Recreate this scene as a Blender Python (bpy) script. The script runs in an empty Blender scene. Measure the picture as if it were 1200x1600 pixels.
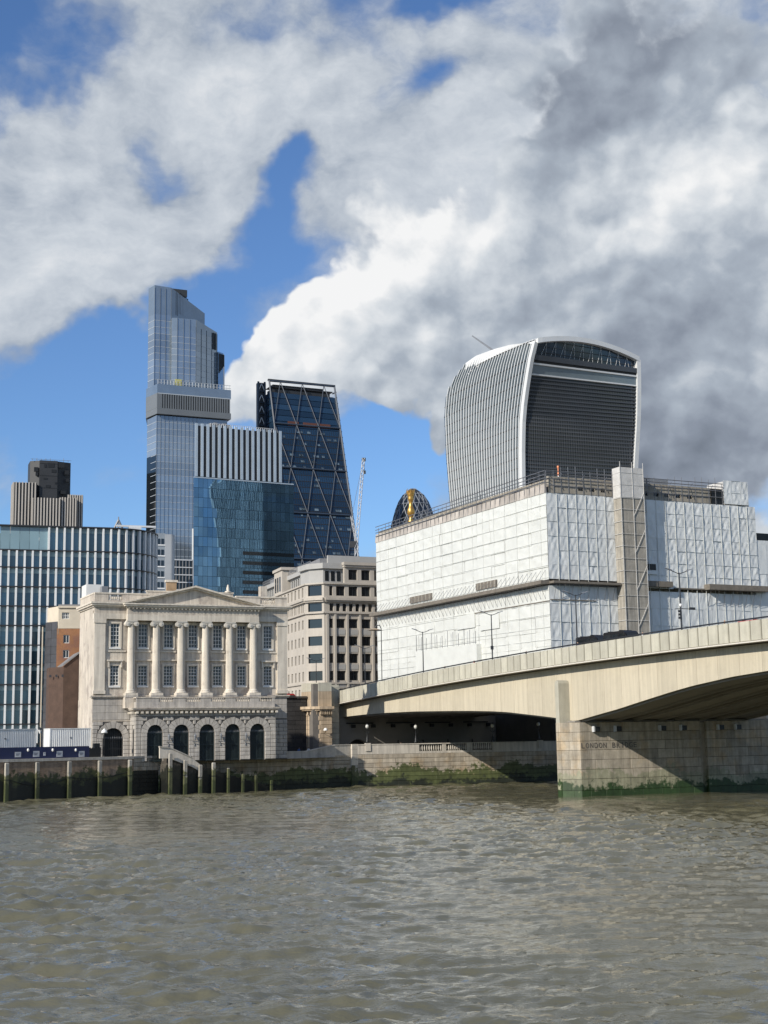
import bpy, bmesh, math, random
import numpy as np
from mathutils import Vector, Matrix

random.seed(7)
R = math.radians
SC = bpy.context.scene
COL = SC.collection

# ------------------------------------------------------------------ camera
F = 2218.0                       # focal length in pixels of the 1200 x 1600 photograph
TILT = math.atan(350 / F)        # looking up a little
ROLL = 0.016
H = 8.4                          # eye height above the river
CAM = Vector((0, 0, H))
_fw = Vector((0, math.cos(TILT), math.sin(TILT)))
_u0 = Vector((0, -math.sin(TILT), math.cos(TILT)))
_r = Vector((1, 0, 0)) * math.cos(ROLL) - _u0 * math.sin(ROLL)
_u = Vector((1, 0, 0)) * math.sin(ROLL) + _u0 * math.cos(ROLL)
cam_d = bpy.data.cameras.new('camera'); cam = bpy.data.objects.new('camera', cam_d); COL.objects.link(cam)
cam_d.sensor_fit = 'VERTICAL'; cam_d.sensor_height = 36; cam_d.lens = F / 1600 * 36
cam_d.clip_start = 0.5; cam_d.clip_end = 20000
m3 = Matrix((_r, _u, -_fw)).transposed()
cam.matrix_world = Matrix.Translation(CAM) @ m3.to_4x4()
SC.camera = cam
SC.render.resolution_x = 768; SC.render.resolution_y = 1024
SC.view_settings.view_transform = 'Standard'; SC.view_settings.look = 'None'
SC.view_settings.gamma = 1; SC.view_settings.use_curve_mapping = False
SC.view_settings.exposure = 0.0
SC.cycles.max_bounces = 6; SC.cycles.glossy_bounces = 4; SC.cycles.diffuse_bounces = 3
SC.cycles.transmission_bounces = 4; SC.cycles.transparent_max_bounces = 6
SC.cycles.caustics_reflective = False; SC.cycles.caustics_refractive = False

# ------------------------------------------------------------------ sun
SUN_PHI = R(46); SUN_EL = R(28)      # sun low on the left, a little behind the camera
S = Vector((-math.cos(SUN_PHI) * math.cos(SUN_EL), -math.sin(SUN_PHI) * math.cos(SUN_EL), math.sin(SUN_EL)))
sl = bpy.data.lights.new('sun', 'SUN'); sl.energy = 4.9; sl.angle = R(0.55); sl.color = (1, .93, .82)
so = bpy.data.objects.new('sun', sl); COL.objects.link(so)
so.rotation_euler = S.to_track_quat('Z', 'Y').to_euler(); so.location = S * 400

# ------------------------------------------------------------------ node helpers
class NT:
    def __init__(s, tree): s.t = tree; s.n = tree.nodes; s.l = tree.links
    def add(s, kind, **kw):
        n = s.n.new(kind)
        for k, v in kw.items(): setattr(n, k, v)
        return n
    def put(s, sock, v):
        if hasattr(v, 'is_output'): s.l.new(v, sock)
        elif v is not None: sock.default_value = v
    def math(s, op, a, b=None, c=None, clamp=False):
        n = s.add('ShaderNodeMath', operation=op); n.use_clamp = clamp
        s.put(n.inputs[0], a); s.put(n.inputs[1], b); s.put(n.inputs[2], c)
        return n.outputs[0]
    def vmath(s, op, a, b=None, out=0):
        n = s.add('ShaderNodeVectorMath', operation=op)
        s.put(n.inputs[0], a); s.put(n.inputs[1], b)
        return n.outputs[out]
    def scale(s, a, k):
        n = s.add('ShaderNodeVectorMath', operation='SCALE'); s.put(n.inputs[0], a); s.put(n.inputs['Scale'], k)
        return n.outputs[0]
    def noise(s, vec, scale, detail=4, rough=.55, dist=0, lac=2.0):
        n = s.add('ShaderNodeTexNoise'); s.put(n.inputs['Vector'], vec)
        n.inputs['Scale'].default_value = scale; n.inputs['Detail'].default_value = detail
        n.inputs['Roughness'].default_value = rough; n.inputs['Distortion'].default_value = dist
        n.inputs['Lacunarity'].default_value = lac
        return n.outputs[0]
    def smooth(s, v, a, b, lo=0., hi=1.):
        n = s.add('ShaderNodeMapRange', interpolation_type='SMOOTHSTEP')
        s.put(n.inputs[0], v); n.inputs[1].default_value = a; n.inputs[2].default_value = b
        n.inputs[3].default_value = lo; n.inputs[4].default_value = hi
        return n.outputs[0]
    def lin(s, v, a, b, lo=0., hi=1.):
        n = s.add('ShaderNodeMapRange'); s.put(n.inputs[0], v); n.inputs[1].default_value = a; n.inputs[2].default_value = b
        n.inputs[3].default_value = lo; n.inputs[4].default_value = hi
        return n.outputs[0]
    def mix(s, f, a, b, mode='MIX'):
        n = s.add('ShaderNodeMix', data_type='RGBA', blend_type=mode)
        s.put(n.inputs[0], f); s.put(n.inputs[6], a); s.put(n.inputs[7], b)
        return n.outputs[2]
    def xyz(s, v):
        n = s.add('ShaderNodeSeparateXYZ'); s.put(n.inputs[0], v); return n.outputs
    def comb(s, x, y, z):
        n = s.add('ShaderNodeCombineXYZ'); s.put(n.inputs[0], x); s.put(n.inputs[1], y); s.put(n.inputs[2], z); return n.outputs[0]

def ray(px, py):
    return (_fw * F + _r * (px - 600) + _u * (800 - py))
def rgb(c): return (c[0], c[1], c[2], 1)
# ------------------------------------------------------------------ sky: Nishita air, a thin high veil and crisp cumulus
def build_sky():
    w = bpy.data.worlds.new('World'); SC.world = w; w.use_nodes = True
    T = NT(w.node_tree); w.node_tree.nodes.clear()
    out = T.add('ShaderNodeOutputWorld'); bg = T.add('ShaderNodeBackground'); T.l.new(bg.outputs[0], out.inputs[0])
    bg.inputs[1].default_value = 0.105
    sky = T.add('ShaderNodeTexSky', sky_type='NISHITA'); sky.sun_disc = False
    sky.sun_elevation = SUN_EL; sky.sun_rotation = math.atan2(S.x, S.y)
    sky.altitude = 50; sky.air_density = 1.0; sky.dust_density = 0.3; sky.ozone_density = 2.5
    d = T.vmath('NORMALIZE', T.add('ShaderNodeTexCoord').outputs['Generated'])
    wn = T.add('ShaderNodeTexNoise'); T.put(wn.inputs['Vector'], d); wn.inputs['Scale'].default_value = 7; wn.inputs['Detail'].default_value = 5; wn.inputs['Roughness'].default_value = .6
    w0 = T.vmath('SUBTRACT', wn.outputs['Color'], (.5, .5, .5))
    pv = T.vmath('NORMALIZE', T.vmath('ADD', d, T.scale(w0, .15)))      # strongly warped, for the soft layer
    pc = T.vmath('NORMALIZE', T.vmath('ADD', d, T.scale(w0, .10)))      # less, for the cumulus
    def field(lst, vec):
        tot = None
        for (x, y, r, wgt) in lst:
            c = ray(x, y).normalized(); k = 2 * (F / r) ** 2
            e = T.math('EXPONENT', T.math('MULTIPLY_ADD', T.vmath('DOT_PRODUCT', vec, tuple(c), out=1), k, -k))
            tot = T.math('MULTIPLY_ADD', e, wgt, 0. if tot is None else tot)
        return tot
    # --- soft veil
    veil_b = [(150, 150, 200, .25), (420, 90, 230, .35), (330, 240, 110, .3), (100, 300, 140, .4), (80, 430, 140, .8), (190, 400, 80, .5), (280, 320, 80, .45), (230, 420, 60, .3), (60, 520, 90, .7), (170, 470, 70, .35), (840, 60, 190, .3), (560, 230, 140, .25), (1080, 90, 220, .35), (900, 250, 200, .4), (700, 330, 150, .3), (30, 700, 80, .15),
              (410, 370, 65, -.7), (345, 345, 45, -.25), (445, 292, 60, -.7), (505, 262, 55, -.7), (205, 178, 55, -.62), (245, 230, 45, -.5), (640, 182, 55, -.65), (700, 150, 40, -.45), (130, 70, 50, -.4), (330, 130, 40, -.35), (688, 4, 40, -.6), (30, 60, 80, -.5),
              (100, 630, 120, -.75), (190, 540, 80, -.7), (200, 760, 90, -.4), (600, 770, 90, -.8), (120, 560, 70, -.3), (285, 470, 45, -.3), (310, 530, 60, -.3)]
    q1 = T.vmath('MULTIPLY', T.vmath('ADD', d, T.scale(w0, .05)), (1, 1, 1.5))
    nv = T.noise(q1, 4.6, 9, .62); nv2 = T.noise(q1, 2.2, 2, .5); nvo = T.noise(T.vmath('ADD', q1, tuple(Vector((-.6, -.1, .75)) * .022)), 4.6, 7, .62)
    DV = T.math('ADD', T.math('MULTIPLY_ADD', T.math('SUBTRACT', nv, .5), 2.1, T.math('MULTIPLY', T.math('SUBTRACT', nv2, .5), 1.0)), T.math('ADD', field(veil_b, pv), .30))
    vb = T.add('ShaderNodeTexVoronoi', feature='F1'); T.put(vb.inputs['Vector'], q1); vb.inputs['Scale'].default_value = 10; vb.inputs['Detail'].default_value = 2; vb.inputs['Roughness'].default_value = .6
    DV = T.math('MULTIPLY_ADD', T.math('SUBTRACT', .45, vb.outputs['Distance']), .5, DV)
    aV = T.math('MULTIPLY', T.smooth(DV, -.24, .42), .95)
    tV = T.math('MULTIPLY_ADD', T.smooth(DV, -.3, 1.0), .22, T.math('ADD', .53, T.lin(T.math('SUBTRACT', nv, nvo), -.12, .12, -.15, .15)))
    # --- grey-bellied cloud and cumulus
    cum_b = [(900, 350, 230, .7), (630, 370, 95, .62), (560, 450, 90, .62), (480, 500, 80, .62), (410, 545, 72, .7), (420, 620, 80, .7), (540, 600, 100, .62), (660, 590, 110, .6), (1060, 560, 240, .7), (860, 620, 170, .5), (1120, 720, 150, .7), (1190, 500, 110, .5), (690, 705, 50, .75),
             (1100, 230, 170, .55), (960, 130, 150, .62), (1130, 60, 140, .4), (40, 705, 45, .3), (80, 410, 90, .38),
             (400, 370, 70, -.5), (330, 420, 60, -.4), (600, 775, 85, -.9), (585, 712, 42, -.6), (640, 720, 30, -.3), (190, 540, 90, -.4), (100, 640, 100, -.4), (720, 180, 120, -.35), (420, 200, 200, -.5), (150, 200, 180, -.45), (300, 470, 80, -.5), (420, 320, 90, -.4), (560, 740, 60, -.5)]
    fb = T.math('ADD', field(cum_b, pc), -.22)
    def dens(v):
        n1 = T.noise(v, 5.5, 3, .5); n2 = T.noise(v, 17, 7, .6)
        vo = T.add('ShaderNodeTexVoronoi', feature='F1'); T.put(vo.inputs['Vector'], v); vo.inputs['Scale'].default_value = 12; vo.inputs['Detail'].default_value = 2; vo.inputs['Roughness'].default_value = .6; vo.inputs['Lacunarity'].default_value = 2.3
        a = T.math('MULTIPLY_ADD', T.math('SUBTRACT', n1, .5), 1.15, T.math('MULTIPLY', T.math('SUBTRACT', n2, .5), .8))
        return T.math('MULTIPLY_ADD', T.math('SUBTRACT', .42, vo.outputs['Distance']), .5, a)
    p = T.vmath('MULTIPLY', T.vmath('ADD', d, T.scale(w0, .03)), (1, 1, 1.15))
    D0 = T.math('ADD', dens(p), fb); D1 = T.math('ADD', dens(T.vmath('ADD', p, tuple(Vector((-.6, -.1, .75)) * .016))), fb)
    aC = T.smooth(D0, -.03, .18)
    rel = T.math('SUBTRACT', D0, D1)
    dark = [(1000, 135, 140, .9), (860, 190, 100, .7), (1130, 60, 140, .6), (1090, 430, 130, .55), (655, 470, 65, .55), (1110, 680, 180, 1.1), (860, 430, 140, .3),
            (600, 655, 75, .65), (80, 440, 110, .5), (690, 715, 50, .8), (980, 490, 130, .4), (1000, 740, 130, .7), (560, 520, 40, .3)]
    bright = [(440, 470, 110, .3), (380, 560, 90, .3), (1080, 235, 130, .6), (540, 420, 120, .4), (640, 330, 90, .25), (980, 280, 110, .35), (480, 580, 80, .25), (760, 350, 110, .25)]
    tC = T.math('ADD', .72, T.lin(rel, -.34, .34, -.25, .25))
    tC = T.math('SUBTRACT', tC, T.math('MULTIPLY', T.math('MULTIPLY', field(dark, pc), T.smooth(T.noise(p, 6, 5, .55), .3, .62, .5, 1.0)), .38))
    tC = T.math('ADD', tC, T.math('MULTIPLY', field(bright, pc), .42))
    def colour(t, gain):
        r_ = T.add('ShaderNodeValToRGB'); T.put(r_.inputs[0], T.math('MAXIMUM', T.math('MINIMUM', t, 1.0), 0.0)); e = r_.color_ramp.elements
        e[0].position = 0; e[0].color = (.17, .20, .25, 1); e[1].position = 1; e[1].color = (.94, .945, .95, 1)
        for pos, c in ((.3, (.27, .31, .38)), (.55, (.41, .465, .54)), (.78, (.66, .705, .755))): x = r_.color_ramp.elements.new(pos); x.color = rgb(c)
        return T.scale(r_.outputs[0], gain)
    air = T.mix(1.0, sky.outputs[0], (.80, 1.02, 1.32, 1), 'MULTIPLY')
    hz = T.lin(T.xyz(d)[2], -.02, .05)
    c = T.mix(T.math('MULTIPLY', aV, hz), air, colour(tV, 9.0))
    c = T.mix(T.math('MULTIPLY', aC, hz), c, colour(tC, 9.2))
    T.put(bg.inputs[0], c)
    w.cycles.sampling_method = 'MANUAL'; w.cycles.sample_map_resolution = 256
build_sky()
# ------------------------------------------------------------------ pixel -> place helpers
def at_Y(px, py, Y):
    r = ray(px, py); return CAM + r * (Y / r.y)
def at_z(px, py, z):
    r = ray(px, py); return CAM + r * ((z - H) / r.z)

class Frame:
    """A vertical facade: origin on its left, x along it, y away from the viewer, z up from the base."""
    def __init__(s, X, Y, Z, ang):
        s.o = Vector((X, Y, Z)); s.a = ang
        s.ex = Vector((math.cos(ang), math.sin(ang), 0)); s.ey = Vector((-math.sin(ang), math.cos(ang), 0))
    def uz(s, px, py, off=0.0):
        r = ray(px, py); t = ((s.o + s.ey * off - CAM).dot(s.ey)) / r.dot(s.ey)
        q = CAM + r * t - s.o
        return q.dot(s.ex), q.z
    def u(s, px, py, off=0.0): return s.uz(px, py, off)[0]
    def z(s, px, py, off=0.0): return s.uz(px, py, off)[1]
    def side(s, px, py, x=0.0):
        """hit with the plane local x = x, gives (y, z)"""
        r = ray(px, py); t = ((s.o + s.ex * x - CAM).dot(s.ex)) / r.dot(s.ex)
        q = CAM + r * t - s.o
        return q.dot(s.ey), q.z
    def loc(s, w):
        q = Vector(w) - s.o; return q.dot(s.ex), q.dot(s.ey), q.z

# ------------------------------------------------------------------ objects
def tag(o, label=None, cat=None, group=None, kind=None):
    if label: o['label'] = label
    if cat: o['category'] = cat
    if group: o['group'] = group
    if kind: o['kind'] = kind
    return o
def thing(name, label, cat, loc=(0, 0, 0), rz=0, group=None):
    o = bpy.data.objects.new(name, None); COL.objects.link(o)
    o.location = loc; o.rotation_euler = (0, 0, rz); o.empty_display_size = .5
    return tag(o, label, cat, group)
def fthing(name, label, cat, fr, group=None): return thing(name, label, cat, fr.o, fr.a, group)
def put(me, name, parent=None, loc=(0, 0, 0), rot=(0, 0, 0), sc=(1, 1, 1)):
    o = bpy.data.objects.new(name, me); COL.objects.link(o)
    o.location = loc; o.rotation_euler = rot; o.scale = sc
    if parent is not None: o.parent = parent
    return o
def copy_tree(o, parent=None):
    c = o.copy(); COL.objects.link(c); c.parent = parent
    for ch in list(o.children): copy_tree(ch, c)
    return c

class MB:
    def __init__(s): s.v = []; s.f = []; s.mi = []; s.cur = 0
    def add(s, vs, fs):
        b = len(s.v); s.v += [tuple(v) for v in vs]; s.f += [tuple(i + b for i in f) for f in fs]; s.mi += [s.cur] * len(fs); return s
    def box(s, x0, x1, y0, y1, z0, z1):
        return s.add([(x0, y0, z0), (x1, y0, z0), (x1, y1, z0), (x0, y1, z0), (x0, y0, z1), (x1, y0, z1), (x1, y1, z1), (x0, y1, z1)],
                     [(0, 3, 2, 1), (4, 5, 6, 7), (0, 1, 5, 4), (1, 2, 6, 5), (2, 3, 7, 6), (3, 0, 4, 7)])
    def cham(s, x0, x1, y0, y1, z0, z1, c):
        """block whose front (y0) face is chamfered"""
        return s.add([(x0, y0 + c, z0), (x1, y0 + c, z0), (x1, y1, z0), (x0, y1, z0), (x0, y0 + c, z1), (x1, y0 + c, z1), (x1, y1, z1), (x0, y1, z1),
                      (x0 + c, y0, z0 + c), (x1 - c, y0, z0 + c), (x1 - c, y0, z1 - c), (x0 + c, y0, z1 - c)],
                     [(0, 3, 2, 1), (4, 5, 6, 7), (1, 2, 6, 5), (2, 3, 7, 6), (3, 0, 4, 7), (8, 9, 10, 11), (0, 1, 9, 8), (1, 5, 10, 9), (5, 4, 11, 10), (4, 0, 8, 11)])
    def prism(s, poly, y0, y1):
        """poly: (x, z) outline counter-clockwise seen from the front, extruded y0..y1"""
        n = len(poly); b = [(x, y0, z) for x, z in poly] + [(x, y1, z) for x, z in poly]
        fs = [tuple(range(n)), tuple(range(2 * n - 1, n - 1, -1))]
        fs += [(i, i + n, (i + 1) % n + n, (i + 1) % n) for i in range(n)]
        return s.add(b, fs)
    def prismz(s, poly, z0, z1):
        n = len(poly); b = [(x, y, z0) for x, y in poly] + [(x, y, z1) for x, y in poly]
        fs = [tuple(range(n - 1, -1, -1)), tuple(range(n, 2 * n))]
        fs += [(i, (i + 1) % n, (i + 1) % n + n, i + n) for i in range(n)]
        return s.add(b, fs)
    def prismx(s, poly, x0, x1):
        n = len(poly); b = [(x0, y, z) for y, z in poly] + [(x1, y, z) for y, z in poly]
        fs = [tuple(range(n - 1, -1, -1)), tuple(range(n, 2 * n))]
        fs += [(i, (i + 1) % n, (i + 1) % n + n, i + n) for i in range(n)]
        return s.add(b, fs)
    def lathe(s, prof, cx=0, cy=0, n=12, cap=True):
        """prof: (r, z) from the bottom up"""
        vs = []; fs = []
        for r, z in prof:
            for k in range(n):
                a = 2 * math.pi * k / n; vs.append((cx + r * math.cos(a), cy + r * math.sin(a), z))
        for j in range(len(prof) - 1):
            for k in range(n):
                k2 = (k + 1) % n; fs.append((j * n + k, j * n + k2, (j + 1) * n + k2, (j + 1) * n + k))
        if cap: fs.append(tuple(range(n - 1, -1, -1))); fs.append(tuple((len(prof) - 1) * n + k for k in range(n)))
        return s.add(vs, fs)
    def tube(s, a, b, r, n=6, r2=None):
        a = Vector(a); b = Vector(b); d = (b - a).normalized(); r2 = r if r2 is None else r2
        t = Vector((0, 0, 1)) if abs(d.z) < .9 else Vector((1, 0, 0)); u = d.cross(t).normalized(); w = d.cross(u)
        vs = []
        for p, rr in ((a, r), (b, r2)):
            for k in range(n):
                g = 2 * math.pi * k / n; vs.append(p + u * (rr * math.cos(g)) + w * (rr * math.sin(g)))
        fs = [(k, k + n, (k + 1) % n + n, (k + 1) % n) for k in range(n)]
        return s.add(vs, fs + [tuple(range(n)), tuple(range(2 * n - 1, n - 1, -1))])
    def path(s, pts, r, n=6):
        for a, b in zip(pts[:-1], pts[1:]): s.tube(a, b, r, n)
        return s
    def quad(s, a, b, c, d): return s.add([a, b, c, d], [(0, 1, 2, 3)])
    def mesh(s, name, mats, smooth=False):
        me = bpy.data.meshes.new(name); me.from_pydata(s.v, [], s.f)
        for m in (mats if isinstance(mats, (list, tuple)) else [mats]): me.materials.append(m)
        if isinstance(mats, (list, tuple)): me.polygons.foreach_set('material_index', s.mi)
        if smooth: me.polygons.foreach_set('use_smooth', [True] * len(me.polygons))
        me.update(); return me
    def build(s, name, mats, parent=None, loc=(0, 0, 0), rot=(0, 0, 0), smooth=False, kind=None):
        o = put(s.mesh(name, mats, smooth), name, parent, loc, rot)
        if kind: o['kind'] = kind
        return o

_boxes = {}
def bx(name, m, parent, x0, x1, y0, y1, z0, z1):
    """box part; alike boxes of one material share a unit-cube mesh"""
    if m.name not in _boxes: _boxes[m.name] = MB().box(0, 1, 0, 1, 0, 1).mesh('block_' + m.name, m)
    return put(_boxes[m.name], name, parent, (x0, y0, z0), (0, 0, 0), (x1 - x0, y1 - y0, z1 - z0))

# ------------------------------------------------------------------ materials
def mat(name, col, rough=.75, var=.12, nscale=1.0, bump=0., bscale=8., spec=.5, metal=0., rnd=0., streak=0., col2=None, c2=(.5, .7), ior=None, c2scale=.4, fine=0.):
    m = bpy.data.materials.new(name); m.use_nodes = True
    T = NT(m.node_tree); b = T.n['Principled BSDF']
    pos = T.add('ShaderNodeNewGeometry').outputs['Position']
    c = None
    n = T.noise(pos, nscale, 5, .6)
    k = T.lin(n, .25, .75, 1 - var, 1 + var)
    if fine:
        k = T.math('MULTIPLY', k, T.lin(T.noise(pos, bscale * 1.7, 3, .7), .25, .75, 1 - fine, 1 + fine))
    if streak:
        sv = T.vmath('MULTIPLY', pos, (1, 1, .06)); sn = T.noise(sv, 2.2, 4, .6)
        k = T.math('MULTIPLY', k, T.lin(sn, .35, .7, 1 + streak * .4, 1 - streak))
    if rnd:
        oi = T.add('ShaderNodeObjectInfo').outputs['Random']
        k = T.math('MULTIPLY', k, T.lin(oi, 0, 1, 1 - rnd, 1 + rnd))
    base = rgb(col)
    if col2:
        f = T.smooth(T.noise(pos, c2scale, 6, .65), c2[0], c2[1]); base = T.mix(f, rgb(col), rgb(col2))
    c = T.mix(1.0, base, T.comb(k, k, k), 'MULTIPLY')
    T.put(b.inputs['Base Color'], c)
    b.inputs['Roughness'].default_value = rough; b.inputs['Metallic'].default_value = metal
    b.inputs['Specular IOR Level'].default_value = spec
    if ior: b.inputs['IOR'].default_value = ior
    if bump:
        bn = T.add('ShaderNodeBump'); bn.inputs['Strength'].default_value = bump; bn.inputs['Distance'].default_value = .05
        T.put(bn.inputs['Height'], T.noise(pos, bscale, 4, .6)); T.put(b.inputs['Normal'], bn.outputs[0])
    return m

def glass(name, col, rough=.06, ior=1.9, rnd=.25, wave=.0, wscale=.25, metal=0.):
    m = mat(name, col, rough, .1, .15, rnd=rnd, metal=metal, ior=ior)
    if wave:
        T = NT(m.node_tree); b = T.n['Principled BSDF']; pos = T.add('ShaderNodeNewGeometry').outputs['Position']
        bn = T.add('ShaderNodeBump'); bn.inputs['Strength'].default_value = wave; bn.inputs['Distance'].default_value = .05
        T.put(bn.inputs['Height'], T.noise(pos, wscale, 2, .5)); T.put(b.inputs['Normal'], bn.outputs[0])
    return m

M = {}
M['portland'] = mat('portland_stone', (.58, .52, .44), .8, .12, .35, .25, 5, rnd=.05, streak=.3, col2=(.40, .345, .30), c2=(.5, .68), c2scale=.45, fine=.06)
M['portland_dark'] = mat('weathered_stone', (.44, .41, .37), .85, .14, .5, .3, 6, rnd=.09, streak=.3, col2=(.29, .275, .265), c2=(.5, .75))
M['stone_light'] = mat('clean_stone', (.66, .60, .51), .75, .1, .5, .15, 6, rnd=.06, streak=.24, col2=(.5, .44, .37), c2=(.55, .75), c2scale=.6)
M['joint'] = mat('dark_joint', (.17, .155, .14), .9, .15, 1.)  # dark backing in the open joints of the stonework
M['sash'] = mat('white_sash_paint', (.72, .72, .70), .5, .05, 1.)
M['pane'] = glass('old_window_glass', (.03, .035, .045), .08, 1.6, .4, .25, .8)
M['iron'] = mat('black_iron', (.012, .014, .016), .5, .1, 2.)
M['gate_green'] = mat('dark_green_door', (.02, .032, .034), .5, .15, 2.)
M['lead'] = mat('roof_lead', (.22, .22, .225), .6, .15, .6, .1)
M['white'] = mat('white_paint', (.78, .78, .76), .45, .05, 1.)
M['offwhite'] = mat('pale_grey_metal', (.62, .64, .66), .45, .06, .3, rnd=.06)
M['dark'] = mat('dark_metal', (.03, .033, .038), .5, .15, .5)
M['grey_metal'] = mat('grey_metal', (.2, .21, .225), .45, .12, .5)
M['pane_dark'] = glass('dark_window_glass', (.012, .016, .02), .06, 1.65, .35, .12, .4)
# ------------------------------------------------------------------ water
A0 = at_z(0, 1253, 0); A1 = at_z(208, 1243.5, 0); A2 = at_z(247.5, 1241.5, 0)
A3 = at_z(424, 1236, 0); A4 = at_Y(549, 1229, 244.5); A4.z = 0; A6 = Vector((29.8, 254, 0))
AL = A0 + (A0 - A1).normalized() * 60
LAND = 5.0

def build_water():
    xs = np.concatenate([np.array([-1500, -900, -500, -300, -200, -150, -120, -100]), np.arange(-88, 88.1, .21), np.array([100, 120, 150, 200, 300, 500, 900, 1500])])
    ys = [-1500, -800, -400, -200, -100, -50, -20, 0, 10, 18, 24, 28]; y = 31.
    while y < 252: ys.append(y); y += max(.13, .0036 * y)
    ys += [255, 270, 300, 340]
    ys = np.array(ys); X, Y = np.meshgrid(xs, ys)
    rng = np.random.RandomState(3); Z = np.zeros_like(X)
    for i in range(120):
        lam = math.exp(rng.uniform(math.log(.42), math.log(6.0))); k = 2 * math.pi / lam
        th = rng.normal(R(82), R(26)) if i % 5 else rng.uniform(0, 2 * math.pi)
        a = .0136 * lam ** .74 * rng.uniform(.4, 1.5)
        damp = np.clip(2.0 - 3.2 * np.maximum(.14, .0036 * np.abs(Y)) / lam, 0, 1)
        ph = k * (X * math.cos(th) + Y * math.sin(th)) + rng.uniform(0, 6.28)
        Z += a * damp * (np.sin(ph + .5 * np.sin(ph)) + .22 * np.cos(2 * ph))
    env = .6 + .45 * np.sin(.043 * X + .6 * np.sin(.031 * Y)) * np.sin(.052 * Y + 1.1 * np.sin(.027 * X + 1))
    Z *= env * (np.abs(X) < 95) * (Y > 26) * (Y < 254)
    nx, ny = len(xs), len(ys)
    me = bpy.data.meshes.new('water'); co = np.stack([X, Y, Z], -1).reshape(-1, 3)
    idx = np.arange(nx * ny).reshape(ny, nx)
    q = np.stack([idx[:-1, :-1], idx[:-1, 1:], idx[1:, 1:], idx[1:, :-1]], -1).reshape(-1, 4)
    me.vertices.add(nx * ny); me.vertices.foreach_set('co', co.ravel())
    me.loops.add(q.size); me.loops.foreach_set('vertex_index', q.ravel().astype(np.int32))
    me.polygons.add(len(q)); me.polygons.foreach_set('loop_start', np.arange(0, q.size, 4, dtype=np.int32))
    me.polygons.foreach_set('use_smooth', np.ones(len(q), dtype=bool)); me.update()
    m = bpy.data.materials.new('silty_river_water'); m.use_nodes = True; T = NT(m.node_tree); b = T.n['Principled BSDF']
    pos = T.add('ShaderNodeNewGeometry').outputs['Position']
    f = T.smooth(T.noise(pos, .035, 4, .6), .35, .65)
    T.put(b.inputs['Base Color'], T.mix(f, (.128, .12, .074, 1), (.105, .10, .064, 1)))
    b.inputs['Roughness'].default_value = .035; b.inputs['IOR'].default_value = 1.62
    st = T.vmath('MULTIPLY', pos, (.6, 1.5, 1))
    h = T.noise(st, 4.5, 3, .6)
    bn = T.add('ShaderNodeBump'); bn.inputs['Strength'].default_value = .5; bn.inputs['Distance'].default_value = .07
    T.put(bn.inputs['Height'], h); T.put(b.inputs['Normal'], bn.outputs[0])
    me.materials.append(m)
    o = put(me, 'water'); tag(o, 'choppy grey-brown river water', 'river', kind='structure'); return o
build_water()

# ------------------------------------------------------------------ ground behind the river walls
M['paving'] = mat('paving', (.27, .255, .235), .9, .15, .4, .2, 3)
M['tarmac'] = mat('tarmac', (.05, .05, .052), .9, .15, .5, .2, 6)
nrm = Vector((-.45, .9, 0))
g = MB(); pts = [AL, A0, A1, A2, A3, A4, A6, Vector((220, 320, 0)), Vector((4000, 900, 0)), Vector((6000, 7000, 0)), Vector((-6000, 7000, 0)), Vector((-4000, -400, 0))]
pts = [(p.x + (.25 if i < 7 else 0) * -.45, p.y + (.5 if i < 7 else 0)) for i, p in enumerate(pts)]
g.add([(x, y, LAND) for x, y in pts], [tuple(range(len(pts)))])
tag(g.build('ground', M['paving']), 'paved ground behind the river wall', 'ground', kind='structure')

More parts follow.
